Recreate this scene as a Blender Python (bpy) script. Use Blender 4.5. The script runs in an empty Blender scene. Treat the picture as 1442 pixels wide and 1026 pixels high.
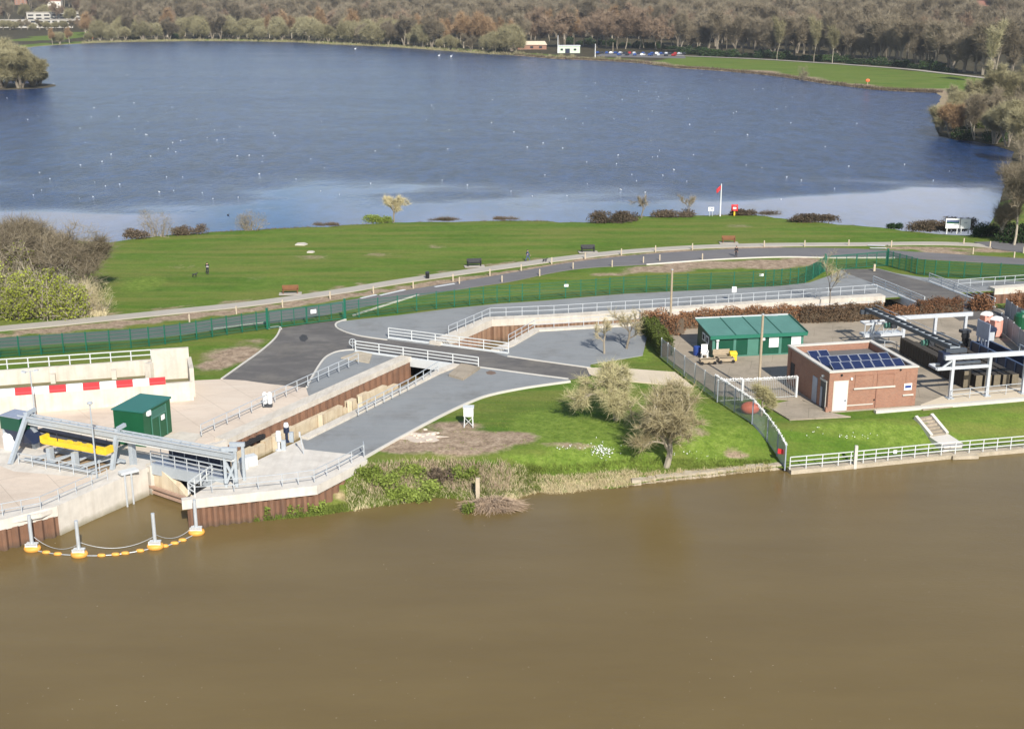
import bpy, bmesh, math, random
import numpy as np
from mathutils import Vector, Matrix
from mathutils.geometry import delaunay_2d_cdt, tessellate_polygon

S = bpy.context.scene
C = S.collection
R = math.radians
rnd = random.Random(7)

# ------------------------------------------------------------------ camera
CAM_H, CAM_F, CAM_P = 41.5, 1800.0, R(16.5)
cam = bpy.data.cameras.new("camera"); cam_o = bpy.data.objects.new("camera", cam); C.objects.link(cam_o)
cam_o.location = (0, 0, CAM_H); cam_o.rotation_euler = (R(90) - CAM_P, 0, 0)
cam.sensor_width = 36; cam.lens = 36 * CAM_F / 1442; cam.clip_start = 1; cam.clip_end = 12000
S.camera = cam_o

# ------------------------------------------------------------------ sky and sun
SUN_AZ = Vector((0.30, -0.95, 0)).normalized()      # horizontal direction towards the sun
SUN_EL = R(36)
world = bpy.data.worlds.new("World"); S.world = world; world.use_nodes = True
nt = world.node_tree; nt.nodes.clear()
wo = nt.nodes.new("ShaderNodeOutputWorld"); bg = nt.nodes.new("ShaderNodeBackground")
sky = nt.nodes.new("ShaderNodeTexSky"); sky.sky_type = 'NISHITA'; sky.sun_disc = False
sky.sun_elevation = SUN_EL; sky.sun_rotation = math.atan2(SUN_AZ.x, SUN_AZ.y)
sky.air_density = 1.0; sky.dust_density = 0.6; sky.ozone_density = 2.0
tc = nt.nodes.new("ShaderNodeTexCoord"); mp = nt.nodes.new("ShaderNodeMapping")
mp.inputs['Scale'].default_value = (4.6, 4.6, 12.0); mp.inputs['Location'].default_value = (3.1, .4, 0)
cn = nt.nodes.new("ShaderNodeTexNoise"); cn.inputs['Scale'].default_value = 1.1; cn.inputs['Detail'].default_value = 6
cr = nt.nodes.new("ShaderNodeValToRGB"); cr.color_ramp.elements[0].position = 0.40; cr.color_ramp.elements[1].position = 0.60
cm = nt.nodes.new("ShaderNodeMix"); cm.data_type = 'RGBA'
nt.links.new(tc.outputs['Generated'], mp.inputs['Vector']); nt.links.new(mp.outputs[0], cn.inputs['Vector'])
nt.links.new(cn.outputs['Fac'], cr.inputs['Fac']); sz = nt.nodes.new("ShaderNodeSeparateXYZ"); nt.links.new(tc.outputs['Generated'], sz.inputs[0])
lowr = nt.nodes.new("ShaderNodeValToRGB"); e_ = lowr.color_ramp.elements; e_[0].position = .0; e_[0].color = (.35, .35, .35, 1); e_[1].position = .42; e_[1].color = (0, 0, 0, 1)
e2 = e_.new(.12); e2.color = (1, 1, 1, 1); e3 = e_.new(.24); e3.color = (.9, .9, .9, 1)
cmul = nt.nodes.new("ShaderNodeMath"); cmul.operation = 'MULTIPLY'; nt.links.new(sz.outputs['Z'], lowr.inputs['Fac'])
nt.links.new(cr.outputs['Color'], cmul.inputs[0]); nt.links.new(lowr.outputs['Color'], cmul.inputs[1]); nt.links.new(cmul.outputs[0], cm.inputs['Factor'])
nt.links.new(sky.outputs[0], cm.inputs['A']); cm.inputs['B'].default_value = (9.0, 9.4, 10.2, 1)
nt.links.new(cm.outputs['Result'], bg.inputs['Color']); bg.inputs['Strength'].default_value = 0.09
nt.links.new(bg.outputs[0], wo.inputs['Surface'])
sun = bpy.data.lights.new("sun", 'SUN'); sun.energy = 4.2; sun.angle = R(0.5); sun.color = (1.0, 0.95, 0.87)
sun_o = bpy.data.objects.new("sun", sun); C.objects.link(sun_o); sun_o.location = (30, -60, 120)
sdir = SUN_AZ * math.cos(SUN_EL) + Vector((0, 0, math.sin(SUN_EL)))
sun_o.rotation_euler = sdir.to_track_quat('Z', 'Y').to_euler()
S.view_settings.view_transform = 'Standard'; S.view_settings.look = 'None'
S.view_settings.exposure = 0.62; S.view_settings.gamma = 1.0
S.render.engine = 'CYCLES'
S.cycles.use_denoising = True
S.cycles.max_bounces = 5; S.cycles.transparent_max_bounces = 8
S.cycles.caustics_reflective = False; S.cycles.caustics_refractive = False

# ------------------------------------------------------------------ pixel of the photo (1442 wide) -> place on a level
_up = Vector((0, math.sin(CAM_P), math.cos(CAM_P))); _fw = Vector((0, math.cos(CAM_P), -math.sin(CAM_P)))
def ray(px, py): return Vector(((px - 721) / CAM_F, 0, 0)) + _up * ((513 - py) / CAM_F) + _fw
def G(px, py, z=0.0):
    d = ray(px, py); t = (z - CAM_H) / d.z
    return Vector((0, 0, CAM_H)) + d * t
def Zat(b, py):
    d = ray(721, py); return CAM_H + b.y * d.z / d.y
def Gs(pts, z=0.0): return [G(x, y, z) for x, y in pts]

# ------------------------------------------------------------------ mesh builder
class MB:
    def __init__(s): s.v = []; s.f = []
    def add(s, vs, fs):
        o = len(s.v); s.v += [tuple(v) for v in vs]; s.f += [tuple(i + o for i in f) for f in fs]; return s
    def box(s, c, size, rz=0, rx=0, ry=0):
        m = Matrix.Rotation(rz, 3, 'Z') @ Matrix.Rotation(ry, 3, 'Y') @ Matrix.Rotation(rx, 3, 'X'); c = Vector(c)
        a, b, d = size[0] / 2, size[1] / 2, size[2] / 2
        vs = [c + m @ Vector((x * a, y * b, z * d)) for z in (-1, 1) for y in (-1, 1) for x in (-1, 1)]
        return s.add(vs, [(0, 2, 3, 1), (4, 5, 7, 6), (0, 1, 5, 4), (2, 6, 7, 3), (0, 4, 6, 2), (1, 3, 7, 5)])
    def fbox(s, o, ex, ey, x0, x1, y0, y1, z0, z1):     # box in a frame of two ground axes
        o = Vector(o); vs = [o + ex * x + ey * y + Vector((0, 0, z)) for z in (z0, z1) for y in (y0, y1) for x in (x0, x1)]
        return s.add(vs, [(0, 2, 3, 1), (4, 5, 7, 6), (0, 1, 5, 4), (2, 6, 7, 3), (0, 4, 6, 2), (1, 3, 7, 5)])
    def bar(s, p, q, w, h=None, up=(0, 0, 1)):           # rectangular bar from p to q
        h = h or w; p = Vector(p); q = Vector(q); d = (q - p)
        if d.length < 1e-6: return s
        d.normalize(); u = Vector(up)
        if abs(d.dot(u)) > .98: u = Vector((1, 0, 0))
        a = d.cross(u).normalized(); b = a.cross(d).normalized()
        vs = [c + a * (i * w / 2) + b * (j * h / 2) for c in (p, q) for j in (-1, 1) for i in (-1, 1)]
        return s.add(vs, [(0, 1, 3, 2), (4, 6, 7, 5), (0, 4, 5, 1), (2, 3, 7, 6), (0, 2, 6, 4), (1, 5, 7, 3)])
    def tube(s, p, q, r0, r1=None, n=8, cap=True):
        r1 = r0 if r1 is None else r1; p = Vector(p); q = Vector(q); d = q - p
        if d.length < 1e-6: return s
        d.normalize(); u = Vector((0, 0, 1)) if abs(d.z) < .95 else Vector((1, 0, 0))
        a = d.cross(u).normalized(); b = a.cross(d)
        vs = []
        for c, r in ((p, r0), (q, r1)):
            for k in range(n):
                t = 2 * math.pi * k / n; vs.append(c + a * (r * math.cos(t)) + b * (r * math.sin(t)))
        fs = [(k, (k + 1) % n, n + (k + 1) % n, n + k) for k in range(n)]
        if cap: fs += [tuple(range(n - 1, -1, -1)), tuple(range(n, 2 * n))]
        return s.add(vs, fs)
    def lathe(s, c, prof, n=16, sx=1, sy=1):             # profile [(r,z)...]
        c = Vector(c); vs = []; fs = []
        for r, z in prof:
            for k in range(n):
                t = 2 * math.pi * k / n; vs.append(c + Vector((r * sx * math.cos(t), r * sy * math.sin(t), z)))
        for i in range(len(prof) - 1):
            for k in range(n):
                fs.append((i * n + k, i * n + (k + 1) % n, (i + 1) * n + (k + 1) % n, (i + 1) * n + k))
        fs += [tuple(range(n - 1, -1, -1)), tuple(range((len(prof) - 1) * n, len(prof) * n))]
        return s.add(vs, fs)
    def ball(s, c, rx, ry, rz, n=10, m=7):
        prof = [(max(1e-3, math.sin(math.pi * i / m)), -math.cos(math.pi * i / m) * rz) for i in range(m + 1)]
        return s.lathe(c, prof, n, rx, ry)
    def prism(s, pts, z0, z1):                           # pts: list of Vector (xy), any simple polygon
        n = len(pts)
        A = sum(pts[i].x * pts[(i + 1) % n].y - pts[(i + 1) % n].x * pts[i].y for i in range(n))
        if A < 0: pts = list(reversed(pts))
        tris = tessellate_polygon([[Vector((p.x, p.y, 0)) for p in pts]])
        vs = [(p.x, p.y, z0) for p in pts] + [(p.x, p.y, z1) for p in pts]
        fs = [(i, (i + 1) % n, n + (i + 1) % n, n + i) for i in range(n)]
        for t in tris:
            a, b, c = (Vector((pts[i].x, pts[i].y, 0)) for i in t)
            t = t if (b - a).cross(c - a).z > 0 else (t[0], t[2], t[1])
            fs.append(tuple(n + i for i in t)); fs.append((t[2], t[1], t[0]))
        return s.add(vs, fs)
    def build(s, name, mat, parent=None, local=False, smooth=False, origin=None):
        off = Vector((0, 0, 0))
        if parent is not None and not local: off = wloc(parent)
        if origin is not None and parent is None: off = Vector(origin)
        me = bpy.data.meshes.new(name)
        me.from_pydata([(x - off.x, y - off.y, z - off.z) for x, y, z in s.v], [], s.f)
        me.materials.append(mat); box_uv(me)
        if smooth: me.polygons.foreach_set('use_smooth', [True] * len(me.polygons))
        o = bpy.data.objects.new(name, me); C.objects.link(o)
        if parent is not None: o.parent = parent
        elif origin is not None: o.location = off
        return o

def wloc(o):
    v = Vector((0, 0, 0))
    while o is not None: v += Vector(o.location); o = o.parent
    return v
def box_uv(me):
    if len(me.loops) == 0 or len(me.polygons) > 60000: return
    uv = me.uv_layers.new(name="UV")
    n = len(me.loops); dat = np.zeros(n * 2)
    vs = [v.co for v in me.vertices]
    for p in me.polygons:
        nr = p.normal; hz = abs(nr.z) > .75
        tx, ty = (-nr.y, nr.x); l = math.hypot(tx, ty) or 1; tx /= l; ty /= l
        for li in p.loop_indices:
            c = vs[me.loops[li].vertex_index]
            if hz: dat[2 * li] = c.x; dat[2 * li + 1] = c.y
            else: dat[2 * li] = c.x * tx + c.y * ty; dat[2 * li + 1] = c.z
    uv.data.foreach_set('uv', dat)

def tag(o, label=None, cat=None, group=None, kind=None):
    if label: o['label'] = label
    if cat: o['category'] = cat
    if group: o['group'] = group
    if kind: o['kind'] = kind
    return o
def thing(name, label, cat, loc=(0, 0, 0), rz=0, group=None):
    o = bpy.data.objects.new(name, None); C.objects.link(o); o.empty_display_size = .3
    o.location = loc; o.rotation_euler = (0, 0, rz); return tag(o, label, cat, group)
def struct(o): o['kind'] = 'structure'; return o
def dup(root, loc, rz=None, label=None, group=None, scale=None):
    r = root.copy(); C.objects.link(r); r.location = loc
    if rz is not None: r.rotation_euler = (0, 0, rz)
    if scale is not None: r.scale = scale if hasattr(scale, '__len__') else (scale,) * 3
    if label: r['label'] = label
    if group: r['group'] = group
    for ch in list(root.children):
        c = ch.copy(); C.objects.link(c); c.parent = r
        for g in list(ch.children):
            d = g.copy(); C.objects.link(d); d.parent = c
    return r

# ------------------------------------------------------------------ materials
def nodes(name):
    m = bpy.data.materials.new(name); m.use_nodes = True; t = m.node_tree
    return m, t, t.nodes['Principled BSDF']
def mk(t, kind, **kw):
    n = t.nodes.new(kind)
    for k, v in kw.items():
        if k in n.inputs: n.inputs[k].default_value = v
        else: setattr(n, k, v)
    return n
def noise(t, vec, scale, detail=5, rough=.6):
    n = mk(t, 'ShaderNodeTexNoise', Scale=scale, Detail=detail, Roughness=rough); t.links.new(vec, n.inputs['Vector']); return n.outputs['Fac']
def ramp(t, fac, stops):
    r = t.nodes.new('ShaderNodeValToRGB'); e = r.color_ramp.elements
    while len(e) < len(stops): e.new(.5)
    for i, (p, c) in enumerate(stops):
        e[i].position = p; e[i].color = (*c, 1) if hasattr(c, '__len__') else (c, c, c, 1)
    t.links.new(fac, r.inputs['Fac']); return r.outputs['Color']
def mix(t, fac, a, b, mode='MIX'):
    m = t.nodes.new('ShaderNodeMix'); m.data_type = 'RGBA'; m.blend_type = mode
    for s, v in (('Factor', fac), ('A', a), ('B', b)):
        if isinstance(v, (int, float)): m.inputs[s].default_value = v
        elif isinstance(v, tuple): m.inputs[s].default_value = (*v, 1)
        else: t.links.new(v, m.inputs[s])
    return m.outputs['Result']
def bump(t, b, h, strength, dist):
    n = mk(t, 'ShaderNodeBump', Strength=strength, Distance=dist); t.links.new(h, n.inputs['Height']); t.links.new(n.outputs[0], b.inputs['Normal'])
def pos(t): return t.nodes.new('ShaderNodeNewGeometry').outputs['Position']
def mul(c, k): return tuple(min(1, x * k) for x in c)
def mat(name, col, rough=.75, var=.18, scale=.6, fine=9.0, bmp=.0, metal=0., spec=.4, dirt=None, dirt_amt=.35, joint=None, streak=None):
    m, t, b = nodes(name); p = pos(t)
    c = ramp(t, noise(t, p, scale), [(.28, mul(col, 1 - var)), (.72, mul(col, 1 + var))])
    c = mix(t, .35, c, ramp(t, noise(t, p, fine, 3), [(.3, mul(col, 1 - var * 1.2)), (.7, mul(col, 1 + var * 1.2))]))
    if dirt is not None:
        f = ramp(t, noise(t, p, scale * .7, 8, .7), [(.50, 0.0), (.72, dirt_amt)]); c = mix(t, f, c, dirt)
    if streak is not None:                                                           # wheel-worn and washed bands
        mm = mk(t, 'ShaderNodeMapping', Scale=streak[0], Rotation=(0, 0, streak[1])); t.links.new(p, mm.inputs['Vector'])
        c = mix(t, ramp(t, noise(t, mm.outputs[0], 1.0, 6, .65), [(.48, 0.0), (.70, streak[3])]), c, streak[2])
    if joint is not None:
        br = mk(t, 'ShaderNodeTexBrick', Scale=1.0, offset=.5); m2 = mk(t, 'ShaderNodeMapping', Rotation=(0, 0, joint[3])); t.links.new(p, m2.inputs['Vector']); t.links.new(m2.outputs[0], br.inputs['Vector'])
        br.inputs['Brick Width'].default_value = joint[0]; br.inputs['Row Height'].default_value = joint[1]; br.inputs['Mortar Size'].default_value = .035; br.inputs['Mortar Smooth'].default_value = .4
        br.inputs['Color1'].default_value = (1, 1, 1, 1); br.inputs['Color2'].default_value = (.90, .90, .89, 1); br.inputs['Mortar'].default_value = (.5, .48, .45, 1)
        c = mix(t, joint[2], c, mix(t, 1.0, c, br.outputs['Color'], 'MULTIPLY'))
    t.links.new(c, b.inputs['Base Color']); b.inputs['Roughness'].default_value = rough
    b.inputs['Metallic'].default_value = metal; b.inputs['Specular IOR Level'].default_value = spec
    if bmp: bump(t, b, noise(t, p, fine, 4), bmp, .02)
    return m
def uvvec(t, sx, sy):
    u = t.nodes.new('ShaderNodeUVMap'); u.uv_map = "UV"; m = mk(t, 'ShaderNodeMapping', Scale=(sx, sy, 1)); t.links.new(u.outputs[0], m.inputs['Vector']); return m.outputs[0]

def streaked(name, col, stain, amt=.5, base2=None, low=None, rough=.85):       # concrete or steel with run marks down its faces
    m, t, b = nodes(name); p = pos(t)
    c = ramp(t, noise(t, p, .8), [(.3, mul(col, .86)), (.7, mul(col, 1.08))])
    f = ramp(t, noise(t, uvvec(t, 1.6, .10), 1.0, 6, .65), [(.48, 0.0), (.74, amt)])
    c = mix(t, f, c, stain)
    f2 = ramp(t, noise(t, p, .35, 7, .7), [(.52, 0.0), (.75, amt * .7)]); c = mix(t, f2, c, mul(stain, .9))
    if low is not None:                                                            # waterline tide mark
        sx = t.nodes.new('ShaderNodeSeparateXYZ'); t.links.new(p, sx.inputs[0])
        n = mk(t, 'ShaderNodeMath', operation='MULTIPLY_ADD'); t.links.new(noise(t, p, 1.2), n.inputs[0]); n.inputs[1].default_value = .7; t.links.new(sx.outputs['Z'], n.inputs[2])
        mr = mk(t, 'ShaderNodeMapRange'); t.links.new(n.outputs[0], mr.inputs['Value'])
        mr.inputs['From Min'].default_value = low[0]; mr.inputs['From Max'].default_value = low[1]; mr.inputs['To Min'].default_value = .75; mr.inputs['To Max'].default_value = 0
        c = mix(t, mr.outputs[0], c, low[2])
    t.links.new(c, b.inputs['Base Color']); b.inputs['Roughness'].default_value = rough
    bump(t, b, noise(t, p, 6, 4), .25, .02)
    return m

M = {}
M['concrete'] = streaked('pale_concrete', (.58, .53, .45), (.32, .25, .17), .42)
M['concrete_dock'] = streaked('dock_concrete', (.61, .565, .495), (.38, .32, .25), .35, low=(-2.1, -1.5, (.20, .18, .11)))
M['facing'] = streaked('new_concrete_facing', (.62, .53, .38), (.30, .17, .07), .55, low=(-2.2, -1.7, (.16, .14, .08)))
M['pile'] = streaked('rusty_sheet_piling', (.20, .105, .062), (.07, .045, .035), .75, low=(-2.2, -1.6, (.06, .05, .035)))
M['pile2'] = streaked('rusty_piling_with_pale_runs', (.22, .125, .075), (.40, .30, .20), .6, low=(-2.2, -1.6, (.06, .05, .035)))
M['yard'] = mat('grey_bound_gravel', (.225, .235, .237), .9, .14, .25, 14, .3, dirt=(.135, .13, .12), dirt_amt=.75, streak=((.12, 1.4, 1), -.6, (.27, .265, .25), .55))
M['tan'] = mat('tan_concrete_yard', (.60, .50, .40), .9, .10, .18, 10, .2, dirt=(.40, .32, .25), dirt_amt=.6, joint=(6.0, 4.0, .55, .95), streak=((.15, .9, 1), .5, (.68, .60, .50), .5))
M['asphalt'] = mat('dark_asphalt', (.105, .098, .092), .9, .22, .22, 16, .3, dirt=(.19, .17, .14), dirt_amt=.8, streak=((.22, .5, 1), 1.0, (.19, .175, .155), .8))
M['road'] = mat('grey_road_asphalt', (.145, .138, .138), .9, .14, .2, 14, .3, dirt=(.20, .18, .155), dirt_amt=.5, streak=((.03, .9, 1), .18, (.105, .10, .10), .6))
M['path'] = mat('pale_footpath', (.38, .345, .29), .95, .12, .3, 12, .2)
M['kerb'] = mat('kerb_stone', (.55, .52, .46), .85, .1)
M['slab'] = mat('sandy_concrete', (.58, .49, .36), .9, .1, .3, 9, .2)
M['gantry'] = mat('pale_grey_paint', (.47, .49, .51), .5, .10, .8, 6)
M['rail'] = mat('galvanised_rail', (.50, .53, .55), .45, .12, 1.5, 8, metal=.25)
M['whiterail'] = mat('white_painted_steel', (.58, .595, .585), .5, .08, 1.0, 8)
M['steel'] = mat('grey_painted_steel', (.42, .46, .49), .45, .14, .8, 6, metal=.2)
M['cranesteel'] = mat('blue_grey_steel', (.075, .088, .105), .5, .25, .8, 6, metal=.3)
M['darksteel'] = mat('dark_steel', (.055, .06, .07), .5, .25, .8, 6, metal=.4)
M['bluesteel'] = mat('navy_steel', (.018, .026, .055), .45, .3, .8, 6)
M['greymesh'] = mat('grey_palisade', (.28, .31, .34), .5, .15, .8, 6, metal=.3)
M['bluemesh'] = mat('bluish_palisade', (.33, .37, .45), .5, .15, .8, 6, metal=.3)
M['green'] = mat('green_cladding', (.006, .066, .037), .42, .14, .6, 6)
M['green_roof'] = mat('green_roof_sheet', (.085, .205, .165), .5, .14, .5, 5)
M['green_light'] = mat('light_green_trim', (.065, .185, .14), .5, .1)
M['container'] = mat('container_green', (.006, .080, .032), .38, .14, .6, 6)
M['container_roof'] = mat('container_roof_green', (.020, .135, .105), .45, .1, .6, 6)
M['fence'] = mat('green_mesh_wire', (.006, .115, .068), .5, .15)
M['white'] = mat('white_plastic', (.78, .78, .76), .45, .05)
M['barrier'] = mat('white_barrier_plastic', (.88, .88, .86), .45, .04)
M['red'] = mat('red_plastic', (.60, .035, .04), .45, .08)
M['yellow'] = mat('yellow_paint', (.75, .50, .03), .5, .12, .8, 6)
M['orange'] = mat('orange_float', (.75, .36, .07), .55, .15, 1.2, 8)
M['timber'] = mat('weathered_timber', (.36, .29, .20), .9, .2, 2, 12)
M['palepost'] = mat('pale_timber', (.48, .40, .29), .9, .15, 2, 12)
M['brownwood'] = mat('brown_bench_wood', (.17, .075, .03), .8, .2, 2, 12)
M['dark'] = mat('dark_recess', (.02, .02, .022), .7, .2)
M['black'] = mat('black_plastic', (.015, .015, .017), .5, .2)
M['glass'] = mat('dark_window_glass', (.03, .035, .045), .08, .2, spec=.8)
M['log'] = mat('brown_stop_log', (.042, .034, .025), .85, .28, .7, 5, .3, dirt=(.075, .06, .042), dirt_amt=.5)
M['logend'] = mat('stop_log_end', (.15, .125, .085), .85, .2, 1, 5)
M['frame'] = mat('panel_frame', (.55, .57, .6), .4, .05, metal=.5)
M['stone'] = mat('bank_stone', (.42, .36, .27), .95, .22, 1.2, 7, .5, dirt=(.22, .19, .12), dirt_amt=.6)
M['roofing'] = mat('grey_roof_felt', (.13, .125, .12), .9, .15)
M['salmon'] = mat('salmon_plastic', (.62, .27, .20), .5, .1)
M['blue'] = mat('blue_plastic', (.02, .05, .22), .4, .1)
M['yardstone'] = mat('brown_yard_concrete', (.34, .285, .215), .95, .2, .3, 6, .3, dirt=(.17, .15, .11), dirt_amt=.8, joint=(4.5, 3.2, .6, .24))
M['shutter'] = mat('pale_shutter', (.72, .74, .72), .5, .05)
M['doorgrey'] = mat('pale_grey_door', (.55, .57, .60), .5, .06)
M['skin'] = mat('skin', (.55, .33, .24), .6, .05)
M['hair'] = mat('dark_hair', (.03, .02, .015), .7, .1)
M['jacket_black'] = mat('black_jacket', (.012, .012, .016), .8, .1)
M['jacket_blue'] = mat('blue_jacket', (.04, .07, .16), .8, .1)
M['trouser'] = mat('dark_trousers', (.025, .027, .035), .85, .1)
M['jean'] = mat('blue_jeans', (.07, .10, .19), .85, .1)
M['shirt'] = mat('pale_top', (.5, .5, .52), .85, .1)
M['tile_red'] = mat('red_roof_tiles', (.22, .10, .07), .85, .2, .5, 3)
M['tile_grey'] = mat('grey_roof_tiles', (.13, .125, .13), .85, .2, .5, 3)
M['render'] = mat('cream_render', (.70, .66, .58), .85, .08)
M['school'] = mat('school_cladding', (.46, .44, .39), .85, .25, .2, 2)
M['housebrick'] = mat('house_brick', (.30, .16, .11), .9, .15)
M['mint'] = mat('mint_boathouse', (.55, .66, .50), .7, .08)
M['bird'] = mat('white_feathers', (.80, .80, .78), .8, .05)

def brick_mat():
    m, t, b = nodes('red_brick'); p = pos(t)
    br = mk(t, 'ShaderNodeTexBrick', Scale=1.0); t.links.new(uvvec(t, 1, 1), br.inputs['Vector'])
    br.inputs['Brick Width'].default_value = .235; br.inputs['Row Height'].default_value = .08; br.inputs['Mortar Size'].default_value = .010
    br.inputs['Color1'].default_value = (.34, .140, .078, 1); br.inputs['Color2'].default_value = (.24, .098, .056, 1); br.inputs['Mortar'].default_value = (.29, .23, .18, 1)
    c = mix(t, ramp(t, noise(t, p, .9, 7, .7), [(.45, 0.0), (.78, .45)]), br.outputs['Color'], (.38, .225, .155))
    c = mix(t, ramp(t, noise(t, uvvec(t, 2.0, .25), 1, 6, .7), [(.55, 0.0), (.8, .5)]), c, (.17, .09, .07))
    t.links.new(c, b.inputs['Base Color']); b.inputs['Roughness'].default_value = .9
    bump(t, b, br.outputs['Fac'], .3, -.01); return m
M['brick'] = brick_mat()
def solar_mat():
    m, t, b = nodes('solar_cells')
    br = mk(t, 'ShaderNodeTexBrick', Scale=1.0, offset=0.0); t.links.new(uvvec(t, 1, 1), br.inputs['Vector'])
    br.inputs['Brick Width'].default_value = .16; br.inputs['Row Height'].default_value = .16; br.inputs['Mortar Size'].default_value = .006
    br.inputs['Color1'].default_value = (.010, .018, .060, 1); br.inputs['Color2'].default_value = (.012, .022, .075, 1); br.inputs['Mortar'].default_value = (.05, .06, .10, 1)
    t.links.new(br.outputs['Color'], b.inputs['Base Color']); b.inputs['Roughness'].default_value = .25; return m
M['solar'] = solar_mat()

def twig_mat(name, c0, c1, c2, scale=.35):
    m, t, b = nodes(name); p = pos(t)
    c = ramp(t, noise(t, p, scale, 4), [(.30, c0), (.5, c1), (.72, c2)])
    oi = t.nodes.new('ShaderNodeObjectInfo')
    c = mix(t, .55, c, ramp(t, oi.outputs['Random'], [(0.0, mul(c0, .85)), (.5, c1), (1.0, mul(c2, 1.1))]))
    t.links.new(c, b.inputs['Base Color']); b.inputs['Roughness'].default_value = .9; b.inputs['Specular IOR Level'].default_value = .1
    return m
M['bark'] = twig_mat('grey_bark', (.15, .125, .095), (.23, .195, .15), (.33, .29, .22))
M['bark_pale'] = twig_mat('pale_bark', (.27, .235, .175), (.37, .32, .24), (.48, .43, .34))
M['twig_olive'] = twig_mat('olive_twigs', (.25, .225, .105), (.39, .35, .18), (.54, .49, .28), .9)
M['twig_tan'] = twig_mat('tan_twigs', (.33, .28, .15), (.50, .43, .25), (.65, .58, .38), .9)
M['twig_far'] = twig_mat('grey_brown_twigs', (.135, .110, .070), (.215, .178, .118), (.295, .25, .175), .08)
M['twig_willow'] = twig_mat('willow_twigs', (.18, .16, .085), (.275, .245, .135), (.37, .335, .20), .08)
M['twig_orange'] = twig_mat('orange_willow_twigs', (.22, .14, .075), (.31, .205, .11), (.39, .265, .155), .08)
M['twig_red'] = twig_mat('reddish_brown_twigs', (.17, .12, .08), (.25, .18, .12), (.32, .235, .16), .08)
M['leaf_green'] = twig_mat('spring_leaves', (.15, .175, .02), (.26, .295, .035), (.38, .41, .08), .9)
M['leaf_dark'] = twig_mat('dark_evergreen_leaves', (.012, .028, .010), (.025, .05, .016), (.05, .085, .025), .3)
M['leaf_brown'] = twig_mat('brown_beech_leaves', (.11, .055, .03), (.20, .10, .05), (.31, .165, .085), 1.2)
M['leaf_dull'] = twig_mat('dull_brown_leaves', (.075, .045, .028), (.13, .085, .05), (.21, .145, .09), 1.0)
M['leaf_hedge'] = twig_mat('hedge_leaves', (.035, .05, .012), (.07, .09, .02), (.13, .15, .035), 1.2)
M['bramble'] = twig_mat('bramble_stems', (.075, .058, .038), (.125, .095, .065), (.19, .145, .105), .5)
M['weed'] = twig_mat('green_weeds', (.095, .125, .024), (.17, .22, .04), (.27, .33, .08), .5)
M['straw'] = twig_mat('dry_straw', (.36, .29, .16), (.52, .43, .25), (.64, .56, .36), .6)
M['brush'] = twig_mat('dead_brushwood', (.22, .15, .10), (.34, .25, .17), (.46, .35, .25), 1.5)
# ================================================================== LAND AND WATER
RIV_Z, LAKE_Z = -2.5, -1.0
water_px = [(300, 737), (360, 735), (400, 731), (430, 729), (470, 723), (500, 720), (528, 714), (560, 712), (590, 705), (620, 701), (655, 705), (690, 708), (735, 701), (757, 694),
            (780, 698), (810, 694), (840, 690), (870, 687), (900, 683), (950, 677), (1000, 672), (1050, 666), (1095, 662), (1110, 665), (1180, 658), (1250, 651), (1325, 643), (1442, 632), (1800, 598)]
water_w = Gs(water_px, RIV_Z)
RWx = np.array([p.x for p in water_w]); RWy = np.array([p.y for p in water_w])
near_px = [(-500, 318), (-250, 322), (-60, 330), (60, 336), (150, 340), (200, 333), (250, 328), (300, 326), (360, 323), (450, 318), (560, 312), (640, 311), (720, 310), (830, 312), (860, 306), (930, 303), (1000, 302), (1075, 302),
           (1110, 307), (1190, 315), (1240, 319), (1290, 325), (1340, 330), (1372, 330)]
near_w = [p + Vector((0, 3.2, 0)) for p in Gs(near_px)]
right_px = [(1392, 318), (1404, 300), (1412, 270), (1420, 235), (1428, 214), (1400, 205), (1370, 199), (1345, 197), (1322, 191), (1316, 178), (1318, 150), (1326, 136)]
far_px = [(1318, 131), (1240, 127.5), (1200, 123), (1160, 118), (1110, 110), (1060, 104), (1000, 99), (950, 96), (900, 89), (840, 85.5), (780, 83), (720, 78), (680, 76), (640, 73), (600, 70), (560, 67), (520, 65), (470, 63), (420, 60),
          (350, 58.5), (280, 58), (200, 59), (140, 60.5), (90, 63), (60, 65), (30, 68), (-60, 70), (-400, 66)]
lake_poly = near_w + Gs(right_px, LAKE_Z) + Gs(far_px, LAKE_Z)
LP = np.array([(p.x, p.y) for p in lake_poly])

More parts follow.
